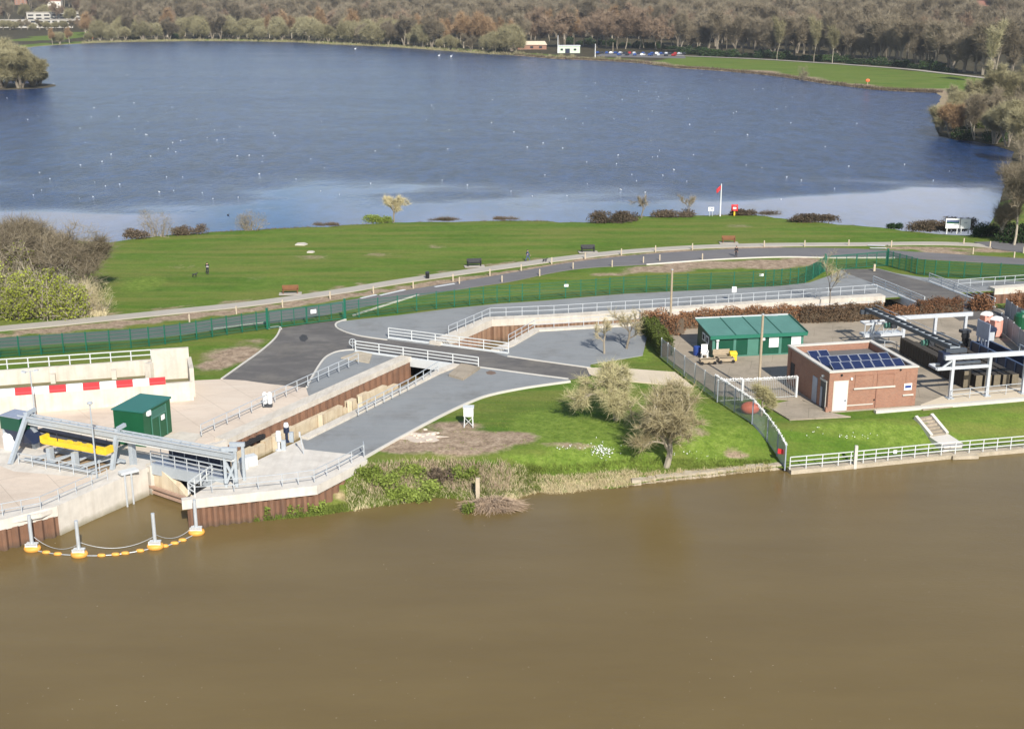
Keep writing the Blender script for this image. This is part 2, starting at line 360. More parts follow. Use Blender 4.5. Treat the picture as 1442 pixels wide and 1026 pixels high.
def seg_dist(x, y, P, closed):
    d = np.full(x.shape, 1e9)
    n = len(P); rng = range(n if closed else n - 1)
    for i in rng:
        a = P[i]; b = P[(i + 1) % n]; ab = b - a; L = ab @ ab
        t = np.clip(((x - a[0]) * ab[0] + (y - a[1]) * ab[1]) / L, 0, 1)
        d = np.minimum(d, np.hypot(x - a[0] - t * ab[0], y - a[1] - t * ab[1]))
    return d
def inside(x, y, P):
    r = np.zeros(x.shape, bool); n = len(P)
    for i in range(n):
        a = P[i]; b = P[(i + 1) % n]
        if a[1] == b[1]: continue
        r ^= ((a[1] > y) != (b[1] > y)) & (x < (b[0] - a[0]) * (y - a[1]) / (b[1] - a[1]) + a[0])
    return r
def sstep(t): t = np.clip(t, 0, 1); return t * t * (3 - 2 * t)
RW = np.stack([RWx, RWy], 1)
def vnoise(x, y, s, seed=0):
    r = np.random.RandomState(seed); g = r.rand(64, 64)
    u = x / s; v = y / s; i = np.floor(u).astype(int); j = np.floor(v).astype(int); fu = sstep(u - i); fv = sstep(v - j)
    a = g[i % 64, j % 64]; b = g[(i + 1) % 64, j % 64]; c = g[i % 64, (j + 1) % 64]; d = g[(i + 1) % 64, (j + 1) % 64]
    return (a * (1 - fu) + b * fu) * (1 - fv) + (c * (1 - fu) + d * fu) * fv
def height(x, y):
    x = np.atleast_1d(np.asarray(x, float)); y = np.atleast_1d(np.asarray(y, float))
    d = seg_dist(x, y, RW, False)
    e = np.interp(x, [-20, 8, 14, 26, 28, 60], [.02, .05, .40, .45, .45, .45])
    W = np.interp(x, [-30, -10, 5, 20, 30, 60], [5.0, 5.2, 6.5, 7.0, 6.2, 6.2])
    zr = RIV_Z + e + (-RIV_Z - e) * sstep(d / W)
    zr = zr + np.where((d < W) & (d > .3), (vnoise(x, y, 1.1, 3) - .5) * .35 * np.sin(np.pi * np.clip(d / W, 0, 1)), 0)
    dl = seg_dist(x, y, LP, True); far = y > 420
    Wl = np.where(far, 9.0, 3.0)
    zl = LAKE_Z + .12 + (-LAKE_Z - .12) * sstep(dl / Wl)
    z = np.minimum(np.minimum(zr, zl), 0) - .05 - .10 * vnoise(x, y, 6, 1)
    hill = 26 * sstep((dl - 90) / 700.0) * (y > 430)
    return z + hill
def P0(px, py):
    z = 0.0
    for _ in range(8):
        g = G(px, py, z); z = .5 * z + .5 * float(height(g.x, g.y)[0])
    g = G(px, py, z); g.z = float(height(g.x, g.y)[0]); return g
def on0(x, y): return Vector((x, y, float(height(x, y)[0])))

# channel edge lines (inner faces) on the level of the yards
ch_north = [(318, 623), (440, 568), (550, 518), (632, 480.5), (692, 454), (780, 450), (900, 442.5), (1078, 430), (1250, 420), (1400, 410), (1442, 407), (1800, 384)]
ch_south = [(425, 618), (613, 525), (715, 486), (752, 465), (780, 463.5), (904, 456), (1240, 437), (1442, 424), (1800, 402)]
chN = Gs(ch_north); chS = Gs(ch_south)

land_out = Gs([(-900, 640), (150, 640), (212, 652)]) + chN + list(reversed(chS)) + Gs([(330, 668)]) + water_w
land_out += [Vector((400, 140, 0)), Vector((2600, 400, 0)), Vector((2600, 4200, 0)), Vector((-2600, 4200, 0)), Vector((-2600, 200, 0))]
def make_ground():
    pts = []
    def ring(P, step):
        out = []
        for i in range(len(P)):
            a = P[i]; b = P[(i + 1) % len(P)]; n = max(1, int((b - a).length / step)) if (b - a).length < 300 else max(1, int((b - a).length / 200))
            out += [(a.x + (b.x - a.x) * k / n, a.y + (b.y - a.y) * k / n) for k in range(n)]
        return out
    r0 = ring(land_out, 1.0); r1 = ring(lake_poly, 3.0)
    pts = r0 + r1
    edges = [(i, (i + 1) % len(r0)) for i in range(len(r0))] + [(len(r0) + i, len(r0) + (i + 1) % len(r1)) for i in range(len(r1))]
    LO = np.array(r0); LK = np.array(r1)
    def cand(x0, x1, y0, y1, s, jit):
        r = np.random.RandomState(int(s * 10)); X, Y = np.meshgrid(np.arange(x0, x1, s), np.arange(y0, y1, s)); X = X.ravel() + (r.rand(X.size) - .5) * s * jit; Y = Y.ravel() + (r.rand(Y.size) - .5) * s * jit
        k = inside(X, Y, LO) & ~inside(X, Y, LK); X, Y = X[k], Y[k]
        d = np.minimum(seg_dist(X, Y, np.array([(p.x, p.y) for p in land_out]), True), seg_dist(X, Y, LP, True)); k = d > s * .35
        return X[k], Y[k]
    X1, Y1 = cand(-40, 65, 98, 135, .8, .5)
    X2, Y2 = cand(-110, 130, 98, 262, 2.2, .5); k = ~((X2 > -40) & (X2 < 65) & (Y2 < 135)); X2, Y2 = X2[k], Y2[k]
    X3, Y3 = cand(-520, 520, 262, 1250, 14, .5)
    X4, Y4 = cand(-2500, 2500, 220, 4100, 110, .5); k = ~((abs(X4) < 520) & (Y4 < 1250)) & ~((abs(X4) < 130) & (Y4 < 265)); X4, Y4 = X4[k], Y4[k]
    xs = np.concatenate([X1, X2, X3, X4]); ys = np.concatenate([Y1, Y2, Y3, Y4])
    allp = [Vector(p) for p in pts] + [Vector((a, b)) for a, b in zip(xs, ys)]
    vs, _, fs, _, _, _ = delaunay_2d_cdt(allp, edges, [], 0, 1e-4)
    vx = np.array([v.x for v in vs]); vy = np.array([v.y for v in vs])
    cx = np.array([sum(vx[i] for i in f) / len(f) for f in fs]); cy = np.array([sum(vy[i] for i in f) / len(f) for f in fs])
    keep = inside(cx, cy, LO) & ~inside(cx, cy, LK)
    z = height(vx, vy)
    me = bpy.data.meshes.new("ground")
    me.from_pydata(list(zip(vx, vy, z)), [], [f for f, k in zip(fs, keep) if k])
    # what grows where: bare soil, dry straw, rough woodland floor
    dirt = np.zeros(len(vx)); straw = np.zeros(len(vx)); wood = np.zeros(len(vx)); lush = np.zeros(len(vx))
    def blob(arr, px, py, rx, ry, k=1.0):
        c = P0(px, py); sx = rx * c.y / CAM_F; a = P0(px, py - ry); sy = max(.4, abs(a.y - c.y))
        r = np.hypot((vx - c.x) / sx, (vy - c.y) / sy); np.maximum(arr, k * (1 - sstep((r - .35) / .8)), out=arr)
    def run(arr, pl, w, k=1.0):
        q = np.array([(p.x, p.y) for p in Gs(pl)]); d = seg_dist(vx, vy, q, False); np.maximum(arr, k * (1 - sstep((d - w * .5) / (w * .8))), out=arr)
    for b in [(650, 622, 95, 20, 1), (585, 620, 60, 20, .95), (715, 616, 60, 12, .75), (640, 600, 60, 10, .6), (560, 632, 40, 8, .7), (800, 625, 60, 5, .5), (1035, 640, 28, 9, .7), (985, 607, 22, 8, .5), (330, 500, 55, 16, .75), (300, 515, 40, 10, .7), (360, 480, 30, 7, .5),
              (1000, 373, 90, 6, 1), (1080, 372, 60, 8, 1), (930, 379, 70, 5, .9), (1130, 368, 40, 6, 1), (860, 386, 40, 4, .6), (1240, 358, 60, 4, .9), (1330, 356, 60, 4, .9), (1400, 352, 40, 4, .9), (1300, 349, 90, 3, .8),
              (545, 360, 60, 5, .25), (530, 357, 25, 3, .45), (440, 362, 40, 5, .4), (260, 375, 50, 8, .25), (1040, 318, 30, 3, .4), (615, 347, 30, 3, .45), (355, 392, 50, 7, .25), (700, 335, 60, 5, .2)]: blob(dirt, *b)
    run(dirt, [(0, 470), (160, 455), (360, 434), (560, 406), (700, 386), (820, 366), (960, 352.5), (1100, 347)], 1.6, .75)
    run(dirt, [(0, 456), (160, 441), (360, 420.5), (560, 391), (660, 376), (760, 364)], .6, .5)
    run(straw, [(490, 716), (560, 708), (640, 698)], .8, .7)
    run(straw, [(640, 690), (700, 688), (760, 683), (830, 680), (900, 672)], 2.2, 1.0)
    run(straw, [(900, 672), (1000, 664), (1090, 656)], 1.2, .7)
    for b in [(720, 690, 60, 10, 1), (560, 690, 60, 14, .45), (480, 700, 30, 10, .7), (160, 395, 30, 8, .3), (120, 440, 60, 5, .6)]: blob(straw, *b)
    for b in [(850, 620, 130, 42, 1), (1000, 600, 75, 42, 1), (770, 600, 80, 32, .9), (760, 650, 90, 12, .8), (200, 400, 50, 18, .7), (900, 500, 40, 14, 1), (1250, 610, 200, 22, .8)]: blob(lush, *b)
    dl = seg_dist(vx, vy, LP, True); fp = np.array([(p.x, p.y) for p in Gs([(950, 79), (1060, 83.5), (1160, 89.5), (1270, 97.5), (1330, 104), (1400, 112)], 0)])
    fd = np.interp(vx, [-400, 60, 70, 135, 145, 200, 260], [8, 12, 20, 60, 110, 60, 40])
    fq = Gs([(930, 78)] + [(950, 79), (1060, 83.5), (1160, 89.5), (1270, 97.5), (1330, 104), (1400, 112), (1460, 119)])
    fq.sort(key=lambda q: q.x); ypl = np.interp(vx, [q.x for q in fq], [q.y for q in fq])
    wood = np.where(vy > 430, np.where(vx > fq[0].x, sstep((vy - ypl - 4) / 8), sstep((dl - 10) / 12)), 0)
    c = G(85, 52); wood = np.where(np.hypot((vx - c.x) / 26, (vy - c.y) / 90) < 1, 0, wood)
    wood = np.maximum(wood, (vx > 66) * sstep((vy - 256) / 8) * (1 - sstep((vy - 430) / 40)))
    straw = np.maximum(straw, np.where(vy > 430, .45 * (1 - sstep((dl - 2) / 5)), .12 * (1 - sstep((dl - 1.0) / 2.5))))
    dirt = np.maximum(dirt, np.where((vy > 430) & (vx > 0), .9 * (1 - sstep((dl - 4) / 8)), 0))
    for nm, arr in (("dirt", dirt), ("straw", straw), ("wood", wood), ("lush", lush)):
        a = me.attributes.new(nm, 'FLOAT', 'POINT'); a.data.foreach_set('value', np.clip(arr, 0, 1).astype(np.float32))
    me.polygons.foreach_set('use_smooth', [True] * len(me.polygons))
    return me
def grass_mat():
    m, t, b = nodes('meadow'); p = pos(t)
    def at(n): a = t.nodes.new('ShaderNodeAttribute'); a.attribute_name = n; return a.outputs['Fac']
    def soft(a, lo=.30, hi=.62, s=1.1):
        n = mk(t, 'ShaderNodeMath', operation='MULTIPLY_ADD'); t.links.new(noise(t, p, s, 6, .7), n.inputs[0]); n.inputs[1].default_value = .55; t.links.new(a, n.inputs[2])
        return ramp(t, n.outputs[0], [(lo + .2, 0.0), (hi + .2, 1.0)])
    c = ramp(t, noise(t, p, .10, 6, .65), [(.30, (.056, .112, .013)), (.52, (.086, .156, .018)), (.72, (.135, .200, .030))])
    c = mix(t, .55, c, ramp(t, noise(t, p, .045, 6, .65), [(.35, (.055, .102, .013)), (.5, (.094, .162, .020)), (.64, (.155, .21, .038))]))
    c = mix(t, .45, c, ramp(t, noise(t, p, .55, 6, .7), [(.28, (.044, .092, .010)), (.5, (.084, .150, .018)), (.75, (.160, .215, .042))]))
    mm = mk(t, 'ShaderNodeMapping', Scale=(.04, .30, .2)); t.links.new(p, mm.inputs['Vector'])               # mowing and trampling run along the field
    c = mix(t, ramp(t, noise(t, mm.outputs[0], 1.0, 5, .6), [(.42, 0.0), (.60, .75)]), c, (.165, .175, .042))
    c = mix(t, soft(at('lush'), .45, .85), c, ramp(t, noise(t, p, 1.3, 6, .7), [(.3, (.085, .140, .018)), (.55, (.150, .215, .034)), (.75, (.23, .28, .065))]))
    c = mix(t, soft(at('wood')), c, ramp(t, noise(t, p, .3, 5), [(.3, (.040, .036, .020)), (.7, (.085, .070, .040))]))
    c = mix(t, soft(at('dirt')), c, ramp(t, noise(t, p, 1.0, 6, .7), [(.3, (.18, .13, .088)), (.5, (.31, .23, .158)), (.72, (.44, .345, .25))]))
    c = mix(t, soft(at('straw')), c, ramp(t, noise(t, p, 1.6, 6, .7), [(.3, (.19, .145, .075)), (.5, (.32, .25, .135)), (.72, (.44, .36, .21))]))
    c = mix(t, .55, c, mix(t, 1.0, c, ramp(t, noise(t, p, 4.0, 4, .8), [(.25, .42), (.75, 1.55)]), 'MULTIPLY'))
    t.links.new(c, b.inputs['Base Color']); b.inputs['Roughness'].default_value = .95; b.inputs['Specular IOR Level'].default_value = .1
    bump(t, b, noise(t, p, 3.5, 6, .75), .5, .10)
    return m
gme = make_ground(); gme.materials.append(grass_mat())
ground = struct(bpy.data.objects.new("ground", gme)); C.objects.link(ground)
from mathutils.bvhtree import BVHTree
gbvh = BVHTree.FromPolygons([v.co for v in gme.vertices], [tuple(p.vertices) for p in gme.polygons])
def P(px, py):
    d = ray(px, py); h = gbvh.ray_cast(Vector((0, 0, CAM_H)), d.normalized())[0]
    return h.copy() if h is not None else G(px, py, RIV_Z + .12)
def on(x, y):
    h = gbvh.ray_cast(Vector((x, y, 500)), Vector((0, 0, -1)))[0]
    return h.copy() if h is not None else Vector((x, y, 0))

def river_mat():
    m, t, b = nodes('muddy_river'); p = pos(t)
    mm = mk(t, 'ShaderNodeMapping', Scale=(.05, .16, 1)); t.links.new(p, mm.inputs['Vector'])
    c = ramp(t, noise(t, mm.outputs[0], 1.0, 4), [(.3, (.136, .095, .036)), (.7, (.160, .114, .045))])
    t.links.new(c, b.inputs['Base Color']); b.inputs['IOR'].default_value = 1.33
    b.inputs['Roughness'].default_value = .24; b.inputs['Specular IOR Level'].default_value = .34
    m2 = mk(t, 'ShaderNodeMapping', Scale=(.55, 1.0, 1)); t.links.new(p, m2.inputs['Vector'])
    h = mix(t, .4, noise(t, m2.outputs[0], .9, 3), noise(t, m2.outputs[0], 4.0, 3)); bump(t, b, h, .30, .12)
    return m
riv = MB().add([(-500, -120, RIV_Z), (500, -120, RIV_Z), (500, 198, RIV_Z), (-500, 198, RIV_Z)], [(0, 1, 2, 3)]).build('river', river_mat()); struct(riv)
def lake_mat():
    m, t, b = nodes('rippled_lake'); p = pos(t)
    sx = t.nodes.new('ShaderNodeSeparateXYZ'); t.links.new(p, sx.inputs[0])
    # a calm lee under the near bank, ripples beyond it
    w = mk(t, 'ShaderNodeMapping', Scale=(.0075, .014, 1)); t.links.new(p, w.inputs['Vector'])
    n = mk(t, 'ShaderNodeMath', operation='MULTIPLY_ADD'); t.links.new(noise(t, w.outputs[0], 1.0, 4), n.inputs[0]); n.inputs[1].default_value = 165; t.links.new(sx.outputs['Y'], n.inputs[2])
    calm = mk(t, 'ShaderNodeMapRange'); t.links.new(n.outputs[0], calm.inputs['Value']); calm.inputs['From Min'].default_value = 350; calm.inputs['From Max'].default_value = 378
    w2 = mk(t, 'ShaderNodeMapping', Scale=(.006, .022, 1)); t.links.new(p, w2.inputs['Vector'])
    gust = ramp(t, noise(t, w2.outputs[0], 1.0, 6, .65), [(.30, .60), (.65, 1.0)])
    amp = mk(t, 'ShaderNodeMath', operation='MULTIPLY'); t.links.new(calm.outputs[0], amp.inputs[0]); t.links.new(gust, amp.inputs[1])
    m0 = mk(t, 'ShaderNodeMapping', Scale=(.9, .40, 1)); t.links.new(p, m0.inputs['Vector'])
    c = mix(t, gust, (.018, .050, .125), (.008, .030, .098)); c = mix(t, .8, c, mix(t, 1.0, c, ramp(t, noise(t, m0.outputs[0], .30, 6, .75), [(.36, .35), (.62, 1.6)]), 'MULTIPLY')); t.links.new(c, b.inputs['Base Color'])  # light and dark of wave facets and gust lanes painted into the water colour
    rr = mk(t, 'ShaderNodeMapRange'); t.links.new(amp.outputs[0], rr.inputs['Value']); rr.inputs['To Min'].default_value = .06; rr.inputs['To Max'].default_value = .20; t.links.new(rr.outputs[0], b.inputs['Roughness'])
    b.inputs['IOR'].default_value = 1.33
    m2 = mk(t, 'ShaderNodeMapping', Scale=(.8, .38, 1)); t.links.new(p, m2.inputs['Vector'])
    h = mix(t, .35, noise(t, m2.outputs[0], .17, 7, .78), noise(t, m2.outputs[0], .9, 5, .7))
    bn = mk(t, 'ShaderNodeBump', Distance=2.2); t.links.new(h, bn.inputs['Height']); t.links.new(bn.outputs[0], b.inputs['Normal'])
    st = mk(t, 'ShaderNodeMapRange'); t.links.new(amp.outputs[0], st.inputs['Value']); st.inputs['To Min'].default_value = .02; st.inputs['To Max'].default_value = .9; t.links.new(st.outputs[0], bn.inputs['Strength'])
    return m
lake_pts = [Vector((q.x, q.y, 0)) for q in lake_poly]
lk = MB(); lo = []
cxy = Vector((sum(q.x for q in lake_pts) / len(lake_pts), sum(q.y for q in lake_pts) / len(lake_pts), 0))
lk.add([(-900, 203, LAKE_Z), (900, 203, LAKE_Z), (900, 1150, LAKE_Z), (-900, 1150, LAKE_Z)], [(0, 1, 2, 3)])
lake = struct(lk.build('lake', lake_mat()))

# ------------------------------------------------------------------ flat surfaces laid on the ground
def crom(pts, n=6):
    out = []
    for i in range(len(pts) - 1):
        p0 = pts[max(0, i - 1)]; p1 = pts[i]; p2 = pts[i + 1]; p3 = pts[min(len(pts) - 1, i + 2)]
        for k in range(n):
            t = k / n
            out.append(.5 * ((2 * p1) + (p2 - p0) * t + (2 * p0 - 5 * p1 + 4 * p2 - p3) * t * t + (3 * p1 - p0 - 3 * p2 + p3) * t ** 3))
    return out + [pts[-1]]
def offsets(line, w):
    L, Rr = [], []
    for i, p in enumerate(line):
        d = (line[min(i + 1, len(line) - 1)] - line[max(i - 1, 0)]); d.z = 0; d.normalize(); n = Vector((-d.y, d.x, 0))
        L.append(p + n * w / 2); Rr.append(p - n * w / 2)
    return L, Rr
def ribbon(mb, line, w, z0, z1, a=None, b=None):
    if a is None: a, b = offsets(line, w)
    n = len(a)
    vs = [(q.x, q.y, z) for z in (z0, z1) for s in (a, b) for q in s]
    fs = []
    for i in range(n - 1):
        fs += [(2 * n + i, 3 * n + i, 3 * n + i + 1, 2 * n + i + 1), (i, i + 1, 2 * n + i + 1, 2 * n + i), (n + i, 3 * n + i, 3 * n + i + 1, n + i + 1)]
        fs[-1] = (n + i + 1, n + i, 3 * n + i, 3 * n + i + 1)
        fs[-2] = (i, 2 * n + i, 2 * n + i + 1, i + 1)
        fs.append((i, i + 1, n + i + 1, n + i))
    fs += [(0, n, 3 * n, 2 * n), (n - 1, 2 * n + n - 1, 4 * n - 1, 2 * n - 1)]
    mb.add(vs, fs); return mb
def sheet(name, px, z, m, th=.12): return struct(MB().prism([G(*q) if isinstance(q, tuple) else q for q in px], z - th, z).build(name, m))
path_px = [(-300, 496), (-100, 474), (0, 462.5), (80, 455), (160, 447), (260, 437), (360, 426.5), (471, 411), (560, 396.5), (660, 382), (740, 371), (799, 363), (878, 354.5), (973, 348), (1060, 345), (1140, 344), (1219, 343.5), (1298, 342.5), (1340, 343), (1378, 345), (1442, 352), (1600, 368)]
struct(ribbon(MB(), crom(Gs(path_px)), 2.5, -.1, .035).build('footpath', M['path']))
road_up = [(-300, 502), (0, 476), (215, 461), (322, 447), (430, 432), (500, 421), (600, 404), (680, 391), (720, 384), (815, 368), (910, 358), (1010, 351.5), (1100, 349), (1180, 349.5), (1219, 350.8), (1288, 354.5), (1360, 359), (1442, 364), (1700, 382)]
road_lo = [(-300, 516), (0, 489), (215, 475), (322, 461), (430, 448), (500, 434), (600, 414.5), (680, 402), (720, 396), (807, 379), (910, 372), (1010, 365), (1100, 361.5), (1165, 362.5), (1210, 362.5), (1272, 363), (1360, 368), (1442, 373), (1700, 392)]
ra, rb = crom(Gs(road_up)), crom(Gs(road_lo))
struct(ribbon(MB(), None, 0, -.1, .02, rb, ra).build('road', M['road']))
k = MB(); i0 = 10 * 6
ribbon(k, [q + Vector((0, -.15, 0)) for q in rb[i0:i0 + 5 * 6]], .22, -.1, .10)
ribbon(k, crom(Gs([(497, 444), (520, 436.5), (560, 424), (590, 415)])), .2, -.1, .10); ribbon(k, crom(Gs([(300, 463.5), (340, 458), (372, 454)])), .2, -.1, .10)
struct(k.build('road_kerb', M['kerb']))
mk_ = MB()
for a, b in (((508, 420), (530, 415)), ((535, 416), (570, 408)), ((612, 404), (640, 399.5)), ((1222, 345.5), (1246, 346)), ((1225, 349.2), (1248, 349.4))): ribbon(mk_, Gs([a, b]), .45, .0, .045)
struct(mk_.build('road_marking', M['whiterail']))
# asphalt spur to the park gate at the far right
sheet('side_road', [(1372, 341), (1400, 340), (1442, 342), (1700, 350), (1700, 380), (1442, 356), (1400, 350)], .04, M['road'])
# grey gravel yards around the fish pass
north_up = [(474, 453), (490, 451.5), (560, 444), (640, 434), (700, 428), (760, 424), (878, 414), (968, 409.5), (1040, 406), (1100, 402.5), (1140, 398), (1166, 389), (1182, 381)]
sheet('north_yard', north_up + [(1236, 378), (1262, 385), (1300, 390.5), (1345, 393), (1442, 396), (1500, 399), (1500, 402), (1442, 405), (1400, 408.3), (1250, 418.3), (1078, 428.3), (900, 440.8), (780, 448.2), (690, 452.2), (632, 478), (612, 487), (545, 478), (500, 471), (480, 463), (473, 458)], .03, M['yard'])
sheet('island_yard', [(692, 495.5), (716, 487), (753, 466), (780, 465.5), (904, 458), (912, 470), (905, 500), (832, 512), (830, 518), (760, 508), (715, 503)], .03, M['yard'])
sheet('towpath_yard', [(425, 619), (613, 525.5), (640, 515.5), (672, 517), (742, 526), (800, 533), (803, 536), (740, 545), (690, 555), (660, 566), (620, 585), (560, 617), (514, 643), (502, 642), (423, 636), (421, 624)], .03, M['yard'])
sheet('apron_yard', [(432, 546), (442, 527), (456, 506), (470, 497), (486, 494), (503, 493), (512, 496), (578, 505), (550, 517.5), (440, 567.5), (433, 556)], .03, M['yard'])
ks = MB()
for ln in ([(432, 546), (442, 527), (456, 506), (470, 497), (486, 493.5), (503, 492.5)], [(487, 450), (476, 454), (472.5, 458), (476, 463), (490, 469), (510, 474), (545, 479)], [(395, 463), (388, 476), (368, 494), (340, 514), (312, 534)],
           [(672, 517), (742, 526.5), (800, 534)], [(715, 502), (760, 508.5), (832, 518.5)], [(803, 537), (740, 546), (690, 556), (660, 567), (620, 586), (560, 618), (514, 644)], [(378, 462), (392, 460), (396, 464)]):
    ribbon(ks, crom(Gs(ln)), .22, -.1, .12)
struct(ks.build('kerb', M['kerb']))
sheet('access_road', [(396, 462), (430, 457), (487, 450), (476, 454), (472.5, 458), (476, 463), (490, 469), (510, 474), (545, 479), (556, 481), (690, 499), (760, 508.5), (835, 519), (832, 528), (800, 534), (742, 526.5), (672, 517), (640, 514), (510, 494.5), (503, 492.5), (486, 493.5), (470, 497), (456, 506), (442, 527), (431, 547), (380, 541), (312, 534), (340, 514), (368, 494), (388, 476)], .022, M['asphalt'])
sheet('concrete_track', [(826, 518), (868, 518), (950, 524), (977, 545), (930, 541), (880, 536), (830, 527)], .05, M['slab'])
sheet('right_road', [(1182, 379), (1236, 379), (1262, 386), (1308, 398), (1400, 432), (1420, 445), (1352, 452), (1318, 432), (1232, 400), (1195, 386)], .04, M['asphalt'])

sheet('oil_stain', [(421, 475), (426, 471), (432, 472.5), (434, 477), (429, 481), (423, 480)], .028, mat('oily_asphalt', (.045, .042, .04), .6, .3), .02)
sheet('oil_stain', [(684, 524), (690, 522), (697, 523.5), (699, 526), (692, 528), (686, 527)], .036, mat('rusty_stain', (.16, .11, .08), .8, .3), .02)
# ================================================================== RAILINGS, FENCES, WALLS
def railing(line, h, spacing, nrails, label, m, parent=None, name='railing', cat='railing', r=.035, group=None, infill=False):
    """posts are pieces of their own; rails run through them"""
    root = parent if parent is not None else thing(name, label, cat, line[0], group=group)
    pts = []; carry = 0.0
    for i in range(len(line) - 1):
        a, b = line[i], line[i + 1]; n = max(1, round((b - a).length / spacing))
        pts += [a + (b - a) * (k / n) for k in range(n)]
    pts.append(line[-1])
    pm = None; base = wloc(root)
    for q in pts[:100]:
        if pm is None:
            o = MB().box((0, 0, h / 2), (r * 2, r * 2, h)).build('rail_post', m, root, local=True); pm = o
        else:
            o = pm.copy(); C.objects.link(o); o.parent = root
        o.location = q - base
    mb = MB()
    for k in range(nrails):
        z = h * (1 - k / nrails) if k else h
        for a, b in zip(line[:-1], line[1:]):
            mb.bar(a + Vector((0, 0, z)), b + Vector((0, 0, z)), r * 1.9)
    mb.build('rail', m, root)
    return root
def raise_(pts, z): return [Vector((q.x, q.y, q.z + z)) for q in pts]
def resample(line, step):
    out = []
    for a, b in zip(line[:-1], line[1:]):
        n = max(1, round((b - a).length / step)); out += [a + (b - a) * (k / n) for k in range(n)]
    return out + [line[-1]]

def wire_fence(line, h, label, m, pitch=.11, w=.088, spacing=2.6, postw=.11, name='mesh_fence', group=None, horiz=6, pm=None, postm=None, spikes=None, cat='fence'):
    root = thing(name, label, cat, line[0], group=group)
    mb = MB()
    for q in resample(line, pitch): mb.bar(q + Vector((0, 0, .04)), q + Vector((0, 0, h)), w, .012)
    for a, b in zip(line[:-1], line[1:]):
        for k in range(horiz):
            z = h * (.06 + .9 * k / max(1, horiz - 1)); mb.bar(a + Vector((0, 0, z)), b + Vector((0, 0, z)), .02, .045)
    mb.build('mesh_panel' if horiz > 3 else 'pale', m, root)
    base = wloc(root); pmesh = None
    posts = resample(line, spacing)
    for q in posts[:100]:
        if pmesh is None: o = MB().box((0, 0, (h + .08) / 2), (postw, postw, h + .08)).build('fence_post', postm or m, root, local=True); pmesh = o
        else: o = pmesh.copy(); C.objects.link(o); o.parent = root
        o.location = q - base
    if spikes:
        sb = MB(); r2 = random.Random(3)
        for q in resample(line, .16):
            c = q + Vector((0, 0, h + .10))
            for _ in range(2):
                v = Vector((r2.uniform(-1, 1), r2.uniform(-1, 1), r2.uniform(-.8, .8))).normalized() * .17
                sb.bar(c - v, c + v, .05, .02)
        for a, b in zip(line[:-1], line[1:]): sb.tube(a + Vector((0, 0, h + .1)), b + Vector((0, 0, h + .1)), .035, n=5)
        sb.build('spike_rail', spikes, root)
    return root

def fence_line(px): return crom(Gs(px), 3)
wire_fence(fence_line([(-200, 522), (-60, 509), (0, 503), (90, 497), (185, 490), (255, 481.5), (320, 471), (376, 463)]), 2.35, 'green mesh fence left of the double gate, behind the white walled trough', M['fence'], pitch=.11, name='mesh_fence')
wire_fence(fence_line([(487, 449), (560, 441), (640, 432), (700, 426), (760, 422), (878, 413), (968, 408.5), (1060, 404.5), (1100, 401.5), (1134, 398), (1160, 383)]), 2.35, 'long green mesh fence curving along the grey yard between both gates', M['fence'], pitch=.11)
wire_fence(fence_line([(1250, 374.5), (1275, 381), (1301, 387.5), (1357, 391), (1442, 394.5), (1600, 404)]), 2.35, 'green mesh fence right of the right-hand gate', M['fence'], pitch=.11)
def mesh_gate(a, b, label, sign):
    root = thing('mesh_gate', label, 'gate', a)
    d = (b - a); L = d.length; d.normalize(); mid = a + d * (L / 2)
    for q, hh in ((a, 2.7), (b, 2.7)): MB().box(q + Vector((0, 0, hh / 2)), (.26, .26, hh)).build('gate_post', M['fence'], root)
    for s, (p0, p1) in enumerate(((a + d * .25, mid - d * .06), (mid + d * .06, b - d * .25))):
        mb = MB()
        for z in (.12, 2.25): mb.bar(p0 + Vector((0, 0, z)), p1 + Vector((0, 0, z)), .09)
        n = 3
        for k in range(n + 1): mb.bar(p0 + (p1 - p0) * (k / n) + Vector((0, 0, .1)), p0 + (p1 - p0) * (k / n) + Vector((0, 0, 2.28)), .09)
        lf = mb.build('gate_leaf', M['fence'], root)
        wb = MB()
        for q in resample([p0, p1], .12): wb.bar(q + Vector((0, 0, .15)), q + Vector((0, 0, 2.22)), .058, .012)
        for k in range(5): wb.bar(p0 + Vector((0, 0, .5 + k * .4)), p1 + Vector((0, 0, .5 + k * .4)), .02, .03)
        wb.build('mesh_panel', M['fence'], lf)
    if sign:
        q = mid + d * .9 + Vector((0, 0, 1.55)); nrm = Vector((d.y, -d.x, 0))
        MB().bar(q + nrm * .1 - d * .38, q + nrm * .1 + d * .38, .03, .5).build('sign_plate', M['white'], root)
mesh_gate(G(377, 463), G(486, 449), 'green double mesh gate with a white sign above the asphalt apron', True)
mesh_gate(G(1161, 382), G(1249, 374), 'green mesh gate at the far end of the right-hand bridge road', False)
for q, lb in (((797, 419), 'small white notice halfway along the green fence, left of the tall pole'), ((1071, 403.5), 'small white notice near the right end of the curved green fence')):
    b = G(*q); z = 1.75; a = MB().box(b + Vector((0, -.12, z)), (.62, .03, .36)); tag(a.build('fence_notice', M['white'], origin=b + Vector((0, -.12, z))), lb, 'notice')

